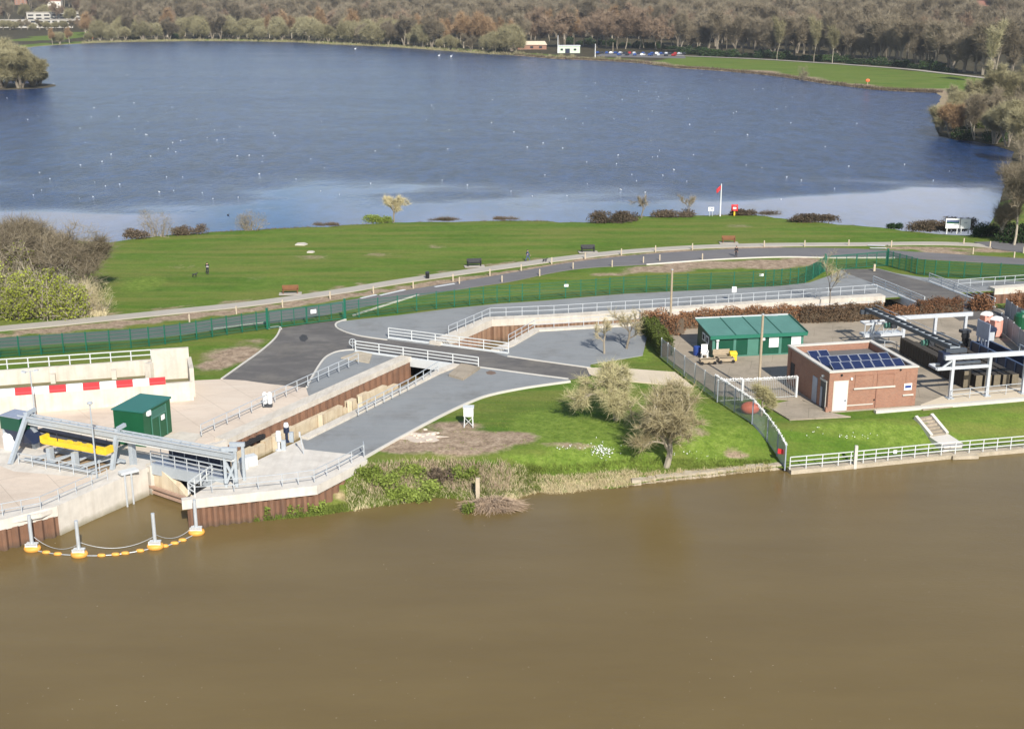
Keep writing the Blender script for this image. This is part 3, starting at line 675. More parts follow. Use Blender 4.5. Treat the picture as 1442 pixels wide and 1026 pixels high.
# ------------------------------------------------------------------ the sheet-piled channel
def corrugated(line, z0, z1, pitch=1.15, depth=.34, side=1):
    pts = []
    L = sum((b - a).length for a, b in zip(line[:-1], line[1:])); n = max(2, int(L / pitch))
    rs = resample(line, pitch / 4)
    mb = MB(); P_ = []
    for i, q in enumerate(rs):
        d = rs[min(i + 1, len(rs) - 1)] - rs[max(i - 1, 0)]; d.z = 0; d.normalize(); nrm = Vector((-d.y, d.x, 0)) * side
        P_.append(q + nrm * (depth * (0, 1, 1, 0)[i % 4] if True else 0))
    n = len(P_)
    vs = [(q.x, q.y, z0) for q in P_] + [(q.x, q.y, z1) for q in P_]
    fs = [(i, i + 1, n + i + 1, n + i) if side < 0 else (i, n + i, n + i + 1, i + 1) for i in range(n - 1)]
    # thickness: a back skin
    B_ = []
    for i, q in enumerate(rs):
        d = rs[min(i + 1, len(rs) - 1)] - rs[max(i - 1, 0)]; d.z = 0; d.normalize(); B_.append(q - Vector((-d.y, d.x, 0)) * side * .25)
    o = len(vs); vs += [(q.x, q.y, z0) for q in B_] + [(q.x, q.y, z1) for q in B_]
    fs += [(n + i, o + n + i, o + n + i + 1, n + i + 1) for i in range(n - 1)]
    return MB().add(vs, fs)
def coping_strip(line, w, side, z0, z1):
    a = []; b = []
    for i, q in enumerate(line):
        d1 = (line[i] - line[i - 1]).normalized() if i else (line[1] - line[0]).normalized(); d2 = (line[i + 1] - line[i]).normalized() if i < len(line) - 1 else d1
        n1 = Vector((-d1.y, d1.x, 0)); n2 = Vector((-d2.y, d2.x, 0)); nn = (n1 + n2); nn = nn / max(.3, nn.length_squared) * 2
        a.append(q - nn * side * w); b.append(q + nn * side * .12)
    mb = MB()
    if side > 0: ribbon(mb, None, 0, z0, z1, b, a)
    else: ribbon(mb, None, 0, z0, z1, a, b)
    return mb
def channel_wall(line, side, label, w=1.3, z1=.32, facing=None, pm='pile', zc=-.28):
    root = thing('channel_wall', label, 'retaining wall', line[0])
    coping_strip(line, w, side, zc, z1).build('coping', M['concrete'], root)
    corrugated(line, RIV_Z - .3, zc + .02, side=side, depth=.32).build('sheet_piling', M[pm], root)
    return root
frontN = chN[:3] + [G(592, 499)]; rearN = [G(600, 495), chN[3], chN[4]] + chN[5:9]; eastN = chN[9:]
frontN[-1] = G(578, 505.4)
wN = channel_wall(frontN, -1, 'rusty sheet-piled channel wall with pale coping left of the narrow bridge')
channel_wall([G(618, 486.8), chN[3], chN[4]] + chN[5:8] + [G(1246, 420.3)], -1, 'long sheet-piled channel wall with white coping beyond the narrow bridge', w=1.35, z1=.42, pm='pile2', zc=-.5)
channel_wall(chN[9:], -1, 'sheet-piled channel wall right of the right-hand bridge', w=1.35, z1=.42, zc=-.5)
frontS = [chS[0], chS[1], G(640, 514.6)]
channel_wall(frontS, 1, 'low pale coping and piling along the towpath side of the channel', w=.75, z1=.28)
channel_wall([G(693, 494.4)] + chS[2:7], 1, 'pale coping of the channel wall around the grey yard beyond the narrow bridge', w=.9, z1=.28)
# stepped concrete panels cast against the lower half of the front north wall
fc = thing('fish_pass_facing', 'stepped pale concrete panels stained rust, cast against the lower piling', 'concrete facing', frontN[0])
fl = resample([frontN[0], frontN[1], frontN[2]], 1.0)
r3 = random.Random(4); N_ = len(fl) - 1
prof = [(.00, .10, -1.15), (.10, .16, -1.35), (.16, .22, -1.15), (.22, .33, -1.05), (.33, .52, -1.15), (.52, .62, -1.2), (.62, .66, -1.75), (.66, .71, -1.15), (.71, .74, -1.8), (.74, .80, -1.1), (.80, .92, -1.3), (.92, 1.0, -1.75)]
Lf = (frontN[2] - frontN[0]).length; dF = (frontN[2] - frontN[0]).normalized(); nF = Vector((dF.y, -dF.x, 0))
for a, b, zt in prof:
    p0 = frontN[0] + dF * (a * Lf + .03) + nF * .70; p1 = frontN[0] + dF * (b * Lf - .03) + nF * .70
    MB().bar(p0 + Vector((0, 0, (zt - 2.8) / 2)), p1 + Vector((0, 0, (zt - 2.8) / 2)), .62, zt + 2.8).build('concrete_panel', M['facing'], fc)
for f in (.205, .47, .655, .725):
    q = frontN[0] + dF * (f * Lf) + nF * 1.2; MB().bar(q + Vector((0, 0, -2.7)), q + Vector((0, 0, -.9)), .5, .5).build('baffle_pier', M['facing'], fc)
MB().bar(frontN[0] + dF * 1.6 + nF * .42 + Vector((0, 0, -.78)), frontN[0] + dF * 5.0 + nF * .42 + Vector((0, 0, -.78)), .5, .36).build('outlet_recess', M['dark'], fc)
# railings on the copings
railing(raise_(Gs([(284, 617), (434, 546.5), (505, 514)]), .3), 1.1, 2.0, 2, 'grey handrail along the outer edge of the left channel coping', M['rail'])
railing(raise_(Gs([(632, 476), (690, 450.5), (780, 446.5), (900, 439), (1078, 427), (1234, 416)]), .42), 1.15, 1.9, 2, 'long grey handrail on the white coping beyond the narrow bridge', M['rail'])
railing(raise_(Gs([(716, 487), (753, 466), (780, 464.5), (904, 457), (1080, 447), (1242, 438)]), .28), 1.1, 2.0, 2, 'grey handrail on the near side of the channel by the grey yard', M['rail'])
railing(raise_(Gs([(505, 588), (575, 552), (617, 526)]), .28), 1.1, 1.7, 2, 'grey handrail on the towpath coping up to the narrow bridge', M['rail'])
railing(raise_(Gs([(1348, 409), (1400, 405), (1442, 402), (1600, 393)]), .42), 1.15, 1.9, 2, 'grey handrail right of the right-hand bridge', M['rail'])

# ------------------------------------------------------------------ road bridges over the channel
def road_bridge(n0, n1, f0, f1, label, gd, name='road_bridge', abut=True):
    root = thing(name, label, 'bridge', n0)
    mb = MB(); vs = [n0, n1, f1, f0]
    MB().prism([Vector(v) for v in vs], -.55, .012).build('deck', M['asphalt'], root)
    for p, q, nm in ((n0, n1, 'near'), (f0, f1, 'far')):
        s = -1 if nm == 'near' else 1
        d = (q - p).normalized(); nn = Vector((-d.y, d.x, 0)); nn = nn if (nn.y > 0) == (s > 0) else -nn
        off = nn * .22
        MB().bar(p + off + Vector((0, 0, .16 - gd / 2)), q + off + Vector((0, 0, .16 - gd / 2)), .40, gd).build('girder', M['whiterail'], root)
        railing([p + off + Vector((0, 0, .16)), q + off + Vector((0, 0, .16))], 1.15, 3.0, 3, None, M['whiterail'], parent=root, r=.05)
    return root
b1 = road_bridge(G(502, 494), G(675, 518), G(546, 476.5), G(715, 498.5), 'narrow white-railed road bridge crossing the channel beside the towpath', 1.0)
mb = MB(); mb.prism([G(632, 530), G(652, 536), G(676, 520), G(650, 514)], -.3, .30); mb.build('abutment', M['yardstone'], b1)
a_ = MB(); a_.prism([G(480, 505), G(520, 512), G(524, 500), G(505, 496)], -.4, .16); a_.build('wing_wall', M['stone'], b1)
c_ = G(497, 492) + Vector((0, 0, .9)); w_ = MB()
for k in range(16):
    t0, t1 = 2 * math.pi * k / 16, 2 * math.pi * (k + 1) / 16; w_.bar(c_ + Vector((math.cos(t0) * .42, 0, math.sin(t0) * .42)), c_ + Vector((math.cos(t1) * .42, 0, math.sin(t1) * .42)), .07)
w_.bar(c_ + Vector((-.42, 0, 0)), c_ + Vector((.42, 0, 0)), .06); w_.bar(c_ + Vector((0, 0, -.9)), c_ + Vector((0, 0, .42)), .06); w_.build('valve_wheel', M['rail'], b1)
b2 = road_bridge(G(1231, 401), G(1303, 431), G(1306, 397), G(1398, 433), 'wide road bridge with white girders leading up to the right-hand gate', 1.1)
sg = thing('post_sign', 'white square sign on a post beside the channel handrail, right of the tall pole', 'sign', G(1033, 425))
q = wloc(sg); MB().box(q + Vector((0, 0, .9)), (.07, .07, 1.8)).build('sign_post', M['rail'], sg); MB().box(q + Vector((0, -.06, 1.75)), (.62, .04, .8)).build('sign_plate', M['white'], sg)

# ------------------------------------------------------------------ white-walled trough on the left with the striped barrier
tr = thing('concrete_trough', 'long white concrete trough walls with a tall end block on the left', 'wall', G(220, 560))
f0, f1 = G(-260, 605), G(273, 563)
fd = (f1 - f0).normalized(); fn = Vector((-fd.y, fd.x, 0))
MB().bar(f0 + Vector((0, 0, 1.0)), f1 + Vector((0, 0, 1.0)), .45, 2.06).build('front_wall', M['concrete'], tr)
r0, r1 = G(-260, 571), G(216, 537.5)
MB().bar(r0 + Vector((0, 0, .95)), r1 + Vector((0, 0, 1.15)), .4, 2.8).build('rear_wall', M['concrete'], tr)
e0, e1 = G(217, 545), G(269, 541.5)
MB().bar(e0 + Vector((0, 0, 2.05)), e1 + Vector((0, 0, 2.05)), .5, 4.3).build('end_block', M['concrete'], tr)
MB().bar(e1 + Vector((0, 0, 1.55)), G(272.5, 559) + Vector((0, 0, 1.55)), .45, 3.2).build('side_wall', M['concrete'], tr)
MB().bar(e0 + Vector((0, 0, 1.4)) + fn * .2, e0 - fd * .5 + Vector((0, 0, 1.4)) - fn * .6, .7, 2.9).build('buttress', M['concrete'], tr)
MB().prism([f0 + fn * .2, f1 + fn * .2, e1 - fn * .2, r1 - fn * .1, r0 - fn * .1], -.3, .85).build('fill', mat('olive_silt', (.17, .15, .075), .95, .25, .5, 5, .3), tr)
for f in (.70, .885): q = r0 + (r1 - r0) * f; MB().box(q + Vector((0, -.5, 1.0)), (.5, .9, 1.75), math.atan2(fd.y, fd.x)).build('buttress', M['concrete'], tr)
railing(raise_([G(-260, 571), r1], 2.55), 1.1, 2.05, 2, 'white handrail on top of the rear trough wall', M['whiterail'], r=.05)
# water-filled barrier blocks, alternately red and white, along the wall top
def barrier_block(m):
    mb = MB(); L = 1.62
    pr = [(-.26, 0), (.26, 0), (.25, .18), (.17, .28), (.14, .68), (-.14, .68), (-.17, .28), (-.25, .18)]
    vs = [(x * L / 2 * .985, y, z) for x in (-1, 1) for y, z in pr]; n = len(pr)
    mb.add(vs, [(i, n + i, n + (i + 1) % n, (i + 1) % n) for i in range(n)] + [tuple(range(n)), tuple(range(2 * n - 1, n - 1, -1))]); return mb
nb = 0; protoR = protoW = None; top0 = f0 + (f1 - f0) * .2 + Vector((0, 0, 2.03)); top1 = f0 + (f1 - f0) * .925 + Vector((0, 0, 2.03))
n_ = round((top1 - top0).length / 1.62); rz = math.atan2((top1 - top0).y, (top1 - top0).x)
for i in range(n_):
    q = top0 + (top1 - top0) * ((i + .5) / n_); redp = (n_ - 1 - i) % 2 == 0
    lab = 'red plastic barrier block in the striped row on the trough wall' if redp else 'white plastic barrier block in the striped row on the trough wall'
    pr_ = protoR if redp else protoW
    if pr_ is None:
        o = barrier_block(M['red'] if redp else M['barrier']).build('barrier_block', M['red'] if redp else M['barrier'])
        if redp: protoR = o
        else: protoW = o
    else: o = pr_.copy(); C.objects.link(o)
    o.location = q; o.rotation_euler = (0, 0, rz); tag(o, lab, 'barrier', 'striped barrier blocks on the trough wall, ' + ('red' if redp else 'white'))
# ================================================================== THE DOCK AND ITS SCREEN CLEANER (left)
dockt = thing('dock_wall', 'pale concrete dock wall with rusty piling at its left end, facing the river', 'dock', G(150, 690))
D0, D1, D2, D3 = G(-300, 790), G(0, 734), G(58, 723), G(206, 660)
dline = [D0, D1, D2, G(118, 697), D3]
top_poly = [D0, D1, D2, D3, G(318, 623), G(300, 612), G(150, 610), G(-300, 640)]
MB().prism([Vector((q.x, q.y, 0)) for q in top_poly], -.35, .012).build('dock_slab', M['concrete_dock'], dockt)
wl = [D0, D1, G(80, 714)]
def body(line, w, z0, z1, side, name, m):
    return coping_strip(line, w, side, z0, z1).build(name, m, dockt)
body([D0, D1, G(80, 714)], 1.4, -.75, .16, -1, 'coping', M['concrete_dock'])
corrugated([D0, D1, G(80, 714)], RIV_Z - .4, -.7, side=-1, pitch=1.0, depth=.3).build('sheet_piling', M['pile'], dockt)
wallp = [G(80, 714), G(118, 697), D3]
coping_strip(wallp, 1.6, -1, RIV_Z - .5, .17).build('river_wall', M['concrete_dock'], dockt)
MB().bar(D3 + Vector((.12, .2, -1.2)), G(318, 623) + Vector((0, 0, -1.2)), .5, 2.9).build('return_wall', M['concrete_dock'], dockt)
yd = sheet('tan_yard', [(-400, 640), (-400, 612), (0, 583), (60, 579), (150, 573), (235, 564), (272, 560), (272, 536), (312, 534), (345, 536), (380, 541), (431, 546), (434, 556), (440, 567.5), (318, 622.5), (300, 622), (240, 640), (120, 640), (40, 630), (-20, 632)], .04, M['tan'])
sheet('lower_tan_yard', [(-400, 700), (-20, 648), (20, 664), (140, 674), (150, 679), (108, 695), (50, 718), (0, 729), (-300, 784)], .04, M['tan'])
sheet('pale_apron', [(228, 616), (255, 608), (288, 612), (268, 628), (240, 634)], .062, M['concrete'])
railing(raise_([D0 + Vector((0, .7, 0)), D1 + Vector((0, .7, 0)), G(58, 719), G(108, 697), G(152, 678)], .16), 1.1, 1.9, 2, 'thin grey handrail along the left dock edge above the river', M['rail'], r=.03)
# two ladder stiles with a white landing cap
ld = thing('dock_ladder', 'pair of grey stiles down the dock wall under a white cap', 'ladder', G(182, 672))
for px in (175, 184):
    q = G(px, 674 - (px - 175) * .43) + Vector((.16, -.30, 0)); MB().tube(q + Vector((0, 0, -2.6)), q + Vector((0, 0, .5)), .09, n=8).build('ladder_stile', M['rail'], ld)
MB().box(wloc(ld) + Vector((-.1, .2, .5)), (1.6, .8, .22), .7).build('landing_cap', M['whiterail'], ld)

# tube beam of the trash rake on inclined legs
rk = thing('trash_rake', 'long grey box beam on inclined steel legs carrying a yellow grab over the dock', 'trash rake', G(100, 655))
B_, D_, E_ = G(51, 631), G(188, 655), G(333, 684)
td = (E_ - B_); td.z = 0; td.normalize(); tn = Vector((td.y, -td.x, 0))   # tn points to the camera
hz = 3.05
tA = B_ - td * 1.0 + Vector((0, 0, hz)) + tn * .5; tB = E_ + td * .3 + Vector((0, 0, hz - .05)) + tn * .5
MB().bar(tA, tB, .62, .46).build('box_beam', M['steel'], rk)
fb = MB()
for k in range(23): q = tA + (tB - tA) * ((k + .5) / 23); fb.bar(q - tn * .40 + Vector((0, 0, .30)), q + tn * .40 + Vector((0, 0, .30)), .07, .07)
fb.build('cross_bar', M['steel'], rk)
for s_ in (-.38, .38): MB().bar(tA + tn * s_ + Vector((0, 0, .33)), tB + tn * s_ + Vector((0, 0, .33)), .07, .13).build('edge_rail', M['rail'], rk)
MB().bar(tA + td * .6 + Vector((0, 0, -.42)), tB + Vector((0, 0, -.42)), .26, .2).build('monorail', M['whiterail'], rk)
for fa, ha in ((G(14, 654), tA + td * .9), (G(158, 661), tA + td * ((D_ - B_).length + .2))):
    t0 = ha + Vector((0, 0, .55))
    MB().bar(fa, t0, .34, .34, up=td).build('inclined_leg', M['steel'], rk)
    MB().bar(t0, ha - tn * 1.0 + Vector((0, 0, .65)), .3, .3).build('leg_arm', M['steel'], rk)
for q in (B_, D_): MB().box(q + Vector((0, 0, 1.45)), (.44, .5, 2.9), math.atan2(td.y, td.x)).build('upright_leg', M['steel'], rk)
yb = MB(); p0 = G(64, 646) + Vector((0, 0, 1.75)) + td * .2; L = 7.4
y0, y1 = p0, p0 + td * L
yb.bar(y0, y1, .9, .16); yb.bar(y0 + tn * .42 + Vector((0, 0, .2)), y1 + tn * .42 + Vector((0, 0, .2)), .12, .42); yb.bar(y0 - tn * .42 + Vector((0, 0, .12)), y1 - tn * .42 + Vector((0, 0, .12)), .12, .3)
for f in (0, 1): q = y0 + (y1 - y0) * f; yb.bar(q - tn * .45 + Vector((0, 0, .32)), q + tn * .45 + Vector((0, 0, .32)), .3, .62)
for f in (.35, .5, .65): q = y0 + (y1 - y0) * f; yb.bar(q - tn * .45 + Vector((0, 0, .2)), q + tn * .45 + Vector((0, 0, .2)), .5, .35)
yb.build('grab_beam', M['yellow'], rk)
hb = MB()
for f in (.2, .8): q = y0 + (y1 - y0) * f; hb.bar(q, q + Vector((0, 0, 1.0)), .06)
hb.build('hanger', M['darksteel'], rk)
# pit frame below
pf = thing('rake_frame', 'grey steel frame with sloping bars and railing below the yellow grab', 'steel frame', G(90, 660))
o = G(34, 650); ex = td; ey = -tn
for x in (2.7, 5.6): MB().fbox(o, ex, ey, x - .22, x + .22, .3, .8, 0, 1.6).build('frame_post', M['steel'], pf)
bb = MB()
for k in range(9):
    x = .3 + k * .85; bb.bar(o + ex * x + ey * .1 + Vector((0, 0, .22)), o + ex * (x + 1.3) + ey * 3.0 + Vector((0, 0, .75 if k % 2 else .3)), .14, .14)
bb.bar(o + ey * .1 + Vector((0, 0, .25)), o + ex * 8.2 + ey * .1 + Vector((0, 0, .25)), .22, .22); bb.bar(o + ex * 1 + ey * 3.1 + Vector((0, 0, .4)), o + ex * 9 + ey * 3.1 + Vector((0, 0, .4)), .22, .22)
bb.build('sloping_bar', M['steel'], pf)
MB().fbox(o, ex, ey, .5, 8.3, .5, 2.9, .005, .055).build('pit_plate', mat('rusty_silt', (.30, .21, .12), .9, .35, .6, 4, .3), pf)
railing([o - ey * .6, o + ex * 8.0 - ey * .6, o + ex * 8.6 + ey * 1.8], 1.05, 1.55, 2, None, M['rail'], parent=pf)
# green hopper at the tube's left end
hp = thing('hopper', 'green steel hopper with a dark chute at the left end of the grey box beam', 'hopper', G(28, 628))
q = G(24, 631) + Vector((0, 0, 0)); a0 = math.atan2(td.y, td.x)
MB().fbox(q, td, ey, -1.1, 1.3, -.6, 1.3, 2.0, 3.25).build('hopper_body', M['green'], hp)
ch = MB(); c4 = lambda x0, x1, y0_, y1_, z: [q + td * x + ey * y + Vector((0, 0, z)) for x, y in ((x0, y0_), (x1, y0_), (x1, y1_), (x0, y1_))]
ch.add(c4(-.8, 1.5, -.6, 1.2, 2.0) + c4(.1, 2.6, -.4, 1.0, .9), [(0, 1, 5, 4), (1, 2, 6, 5), (2, 3, 7, 6), (3, 0, 4, 7), (4, 5, 6, 7), (0, 3, 2, 1)]); ch.build('chute', M['bluesteel'], hp)
MB().fbox(q, td, ey, -1.15, 1.35, -.65, 1.35, 3.25, 3.33).build('lid', M['bluemesh'], hp)
for x, y in ((-.9, -.4), (-.9, 1.0), (1.1, 1.0)): MB().fbox(q, td, ey, x - .12, x + .12, y - .12, y + .12, 0, 2.0).build('hopper_leg', M['steel'], hp)
cy = MB(); cy.lathe(q + td * -.5 - ey * .2, [(.62, 0), (.66, .1), (.66, 1.3), (.5, 1.55), (.1, 1.62)], 18); cy.build('white_tank', M['white'], hp)
# catwalk behind the tube
cw = thing('catwalk', 'narrow grey catwalk with thin handrails behind the grey box beam', 'catwalk', G(110, 618))
c0, c1 = G(59, 617) + Vector((0, 0, .9)), G(166, 640) + Vector((0, 0, .9))
MB().bar(c0, c1, .8, .22).build('walkway_plate', M['darksteel'], cw)
cb = MB()
for f in (.1, .5, .9): qq = c0 + (c1 - c0) * f; cb.box((qq.x, qq.y, .4), (.18, .5, .8))
cb.build('support', M['steel'], cw)
cd = (c1 - c0).normalized(); cn_ = Vector((-cd.y, cd.x, 0)) * .36
railing([c0 + cn_, c1 + cn_], 1.05, 1.5, 2, None, M['darksteel'], parent=cw, r=.022)
# walkway over the channel mouth
wk = thing('gate_walkway', 'grey steel walkway girder with handrails over the dark channel mouth', 'walkway', G(270, 668))
w0, w1 = G(219, 656), G(322, 678); wd = (w1 - w0).normalized(); wn = Vector((wd.y, -wd.x, 0))
MB().bar(w0 + wn * .5 + Vector((0, 0, -.05)), w1 + wn * .5 + Vector((0, 0, -.05)), .16, 1.0).build('girder', M['steel'], wk)
MB().bar(w0 - wn * .8 + Vector((0, 0, -.05)), w1 - wn * .8 + Vector((0, 0, -.05)), .16, 1.0).build('girder', M['steel'], wk)
MB().bar(w0 - wn * .15 + Vector((0, 0, .38)), w1 - wn * .15 + Vector((0, 0, .38)), 1.2, .08).build('deck', M['bluemesh'], wk)
railing([w0 + wn * .5 + Vector((0, 0, .45)), w1 + wn * .5 + Vector((0, 0, .45))], 1.15, 1.35, 3, None, M['rail'], parent=wk, r=.04)
railing([w0 - wn * .8 + Vector((0, 0, .45)), w1 - wn * .8 + Vector((0, 0, .45))], 1.15, 1.35, 2, None, M['rail'], parent=wk, r=.03)
pn = MB(); pn.bar(w0 - wn * 1.0 + wd * .8 + Vector((0, 0, 1.1)), w1 - wn * 1.0 - wd * .5 + Vector((0, 0, 1.1)), .06, 1.25); pn.build('screen_panel', M['bluesteel'], wk)
# gate beneath it
gt = thing('sluice_gate', 'pale concrete gate sill with timber walings at the channel mouth', 'sluice gate', G(240, 700, RIV_Z))
s0, s1 = G(207, 692, RIV_Z), G(268, 713, RIV_Z); sd_ = (s1 - s0).normalized(); sn = Vector((-sd_.y, sd_.x, 0))
vs = []
for th in (0.15, .75):
    for x, z in ((0, -3), (0, .1), (1.9, .1), (4.1, -1.0), (6.2, -2.3), (6.2, -3)): pnt = s0 + sd_ * x + sn * th; vs.append((pnt.x, pnt.y, z))  # sloping top shaped along the walkway's shadow edge on the lit wall
MB().add(vs, [tuple(range(6)), tuple(range(11, 5, -1))] + [(i, 6 + i, 6 + (i + 1) % 6, (i + 1) % 6) for i in range(6)]).build('gate_wall', M['facing'], gt)
wl_ = MB()
for z, yy in ((-1.75, -.12), (-2.25, -.05)): wl_.bar(s0 + sn * yy + Vector((0, 0, z - RIV_Z)), s1 + sn * yy + Vector((0, 0, z - RIV_Z)), .25, .22)
wl_.build('timber_waling', mat('pinkish_timber', (.40, .27, .20), .9, .2, 1, 8), gt)
MB().bar(s0 + sd_ * 2.2 + sn * 1.4 + Vector((0, 0, 1.2)), s1 + sn * 1.4 + sd_ * 1.5 + Vector((0, 0, 1.2)), .2, 2.9).build('mouth_shade_panel', M['darksteel'], gt)  # dark panel stands in for the shadow and opening under the walkway
# lifting frame on the right pad
lf = thing('lifting_frame', 'grey steel lifting frame with cross braces at the right end of the walkway', 'lifting frame', G(327, 686))
fA, fB = G(319, 686), G(334, 686); fh = 3.5; back = Vector((.35, 1.5, 0))
for q in (fA, fB, fA + back, fB + back): MB().box(q + Vector((0, 0, fh / 2)), (.24, .24, fh)).build('frame_post', M['steel'], lf)
MB().bar(fA + Vector((-.2, 0, fh)), fB + Vector((.2, 0, fh)), .3, .34).build('head_beam', M['steel'], lf)
MB().bar(fA + back + Vector((-.2, 0, fh - .1)), fB + back + Vector((.2, 0, fh - .1)), .3, .34).build('head_beam', M['steel'], lf)
MB().bar(fA + Vector((0, 0, .3)), fB + Vector((0, 0, 2.4)), .2).build('brace', M['steel'], lf)
MB().bar(fA + Vector((0, .05, 2.4)), fB + Vector((0, .05, .3)), .2).build('brace', M['steel'], lf)
gm = MB(); gm.lathe(G(343, 660) + Vector((0, 0, .05)), [(.5, 0), (.5, .7), (.3, 1.0), (.12, 1.05)], 14); gm.box(G(352, 655) + Vector((0, 0, .5)), (1.2, .8, .9), .6); gm.build('gate_motor', M['whiterail'], lf)
# right pad
pd = thing('landing_pad', 'white concrete landing pad on rusty sheet piling at the right of the channel mouth', 'landing pad', G(380, 690))
E1, E2, E3 = G(256, 707), G(445, 686), G(516, 649)
padp = [E1, E2, E3, G(514, 643), G(502, 641), G(429, 633), G(425, 619), G(322, 668)]
MB().prism(padp, -.62, .06).build('pad_slab', M['concrete_dock'], pd)
coping_strip([E1, E2, E3], .55, -1, -.62, .20).build('coping', M['concrete_dock'], pd)
ins = [E1 + Vector((.35, .25, 0)), E2 + Vector((0, .25, 0)), E3 + Vector((-.2, .2, 0))]
corrugated(ins, RIV_Z - .4, -.6, side=-1, pitch=.95, depth=.26).build('sheet_piling', M['pile'], pd)
corrugated([G(322, 668) + Vector((.3, 0, 0)), E1 + Vector((.35, .25, 0))], RIV_Z - .4, -.6, side=-1, pitch=.95, depth=.2).build('sheet_piling', M['pile'], pd)
railing(raise_([G(268, 697), G(330, 694), G(398, 687), G(443, 681), G(478, 664), G(513, 645), G(512, 640)], .2), 1.1, 1.75, 2, 'thin grey handrail round the front of the white landing pad', M['rail'], r=.03)
railing(raise_([G(300, 672), G(266, 697), G(275, 702)], .06), 1.1, 1.2, 2, 'short white handrail at the pad corner over the dark channel mouth', M['whiterail'], r=.045)
for q, lb in (((404, 622), 'dark blue gate actuator with white cap beside the channel, left of the tall thin post'), ((393, 634), 'small white valve unit standing on the channel coping of the pad')):
    v = thing('gate_actuator', lb, 'actuator', G(*q)); p_ = wloc(v)
    MB().lathe(p_, [(.34, 0), (.34, .08), (.14, .1), (.14, .9), (.28, .95), (.28, 1.45), (.1, 1.55)], 12).build('actuator_column', M['bluesteel'] if q[0] == 404 else M['whiterail'], v)
    MB().lathe(p_ + Vector((0, 0, 1.5)), [(.22, 0), (.26, .15), (.2, .4), (.05, .45)], 12).build('cap', M['white'], v)
    MB().box(p_ + Vector((.45, 0, .5)), (.4, .3, 1.0)).build('control_box', M['steel'], v)
pl = thing('post', 'tall thin grey post with a raised arm on the pad beside the towpath yard', 'post', G(428, 640)); p_ = wloc(pl)
MB().tube(p_, p_ + Vector((-.3, 0, 2.2)), .045).build('pole', M['rail'], pl); MB().box(p_ + Vector((-.3, 0, 2.0)), (.16, .1, .5)).build('box', M['rail'], pl)
# twin white canisters on the coping
cn2 = thing('canister_stand', 'pair of white canisters on a dark stand beside the left coping', 'canisters', G(377, 573)); p_ = wloc(cn2)
MB().box(p_ + Vector((0, 0, .2)), (.95, .5, .4)).build('stand', M['darksteel'], cn2)
for s in (-1, 1): MB().lathe(p_ + Vector((.26 * s, 0, .4)), [(.22, 0), (.24, .05), (.24, 1.05), (.14, 1.2), (.03, 1.22)], 14).build('canister', M['white'], cn2)
# green container
gc = thing('equipment_kiosk', 'dark green equipment kiosk with louvred double doors on the tan yard', 'kiosk', G(215, 618))
k0 = G(163.4, 625); k1 = G(205, 630); k2 = G(247, 612)
kx = (k1 - k0); kx.z = 0; Lx = kx.length; kx.normalize(); ky = Vector((-kx.y, kx.x, 0)); Ly = max(2.4, (k2 - k1).dot(ky)) * 1.16; hh = 3.42; 
MB().fbox(k0, kx, ky, 0, Lx, 0, Ly, 0, hh).build('body', M['container'], gc)
rf = MB(); rf.add([k0 + kx * x + ky * y + Vector((0, 0, z)) for x, y, z in ((-.12, -.12, hh), (Lx + .12, -.12, hh), (Lx + .12, Ly + .12, hh), (-.12, Ly + .12, hh), (-.12, -.12, hh + .12), (Lx + .12, -.12, hh + .12), (Lx + .12, Ly + .12, hh + .16), (-.12, Ly + .12, hh + .16))], [(0, 3, 2, 1), (4, 5, 6, 7), (0, 1, 5, 4), (1, 2, 6, 5), (2, 3, 7, 6), (3, 0, 4, 7)])
rf.build('roof', M['container_roof'], gc)
xd = Lx + .03
for a, b in ((Ly * .30, Ly * .545), (Ly * .555, Ly * .80)):
    d_ = MB().fbox(k0, kx, ky, Lx, xd, a, b, .12, hh * .68).build('door', M['container'], gc)
lv = MB()
for z in np.arange(hh * .72, hh * .92, .12): lv.fbox(k0, kx, ky, Lx, Lx + .06, Ly * .30, Ly * .80, z, z + .07)
lv.build('louvre', M['green_light'], gc)
tr_ = MB()
for y in (.28, .55, .82): tr_.fbox(k0, kx, ky, Lx, Lx + .07, Ly * y - .04, Ly * y + .04, .05, hh * (.93 if y != .55 else .69))
tr_.fbox(k0, kx, ky, Lx, Lx + .075, Ly * .28, Ly * .82, hh * .69, hh * .72); tr_.build('door_frame', M['green_light'], gc)
MB().fbox(k0, kx, ky, Lx, Lx + .09, Ly * .62, Ly * .74, hh * .52, hh * .66).build('door_sign', M['white'], gc)
MB().fbox(k0, kx, ky, Lx - .1, Lx + .25, Ly * .12, Ly * .22, hh * .86, hh * 1.0).build('lamp', M['white'], gc)
for px, lab in ((3.2, 0), (0, 0)): pass
hd = MB()
q = G(247, 611)
# lamp columns
def lamp(b, top_py, label, heads):
    t = thing('lamp_post', label, 'lamp post', b); z = Zat(b, top_py)
    MB().tube(b, b + Vector((0, 0, z)), .085, .055, 10).build('pole', M['steel'], t)
    if heads == 2:
        MB().bar(b + Vector((-.55, 0, z - .05)), b + Vector((.55, 0, z + .1)), .07).build('bracket', M['steel'], t)
        for s in (-1, 1): MB().box(b + Vector((.62 * s, -.05, z + .05 + .08 * s)), (.42, .3, .16), ry=-.2 * s).build('lamp_head', M['rail'], t)
    else: MB().lathe(b + Vector((0, 0, z - .1)), [(.10, 0), (.24, .06), (.26, .2), (.08, .28)], 12).build('lamp_head', M['rail'], t)
lamp(G(50, 592), 523, 'lamp post with twin heads standing before the striped barrier', 2)
lamp(G(137, 676), 568, 'lamp post standing in front of the grey box beam and yellow grab', 1)
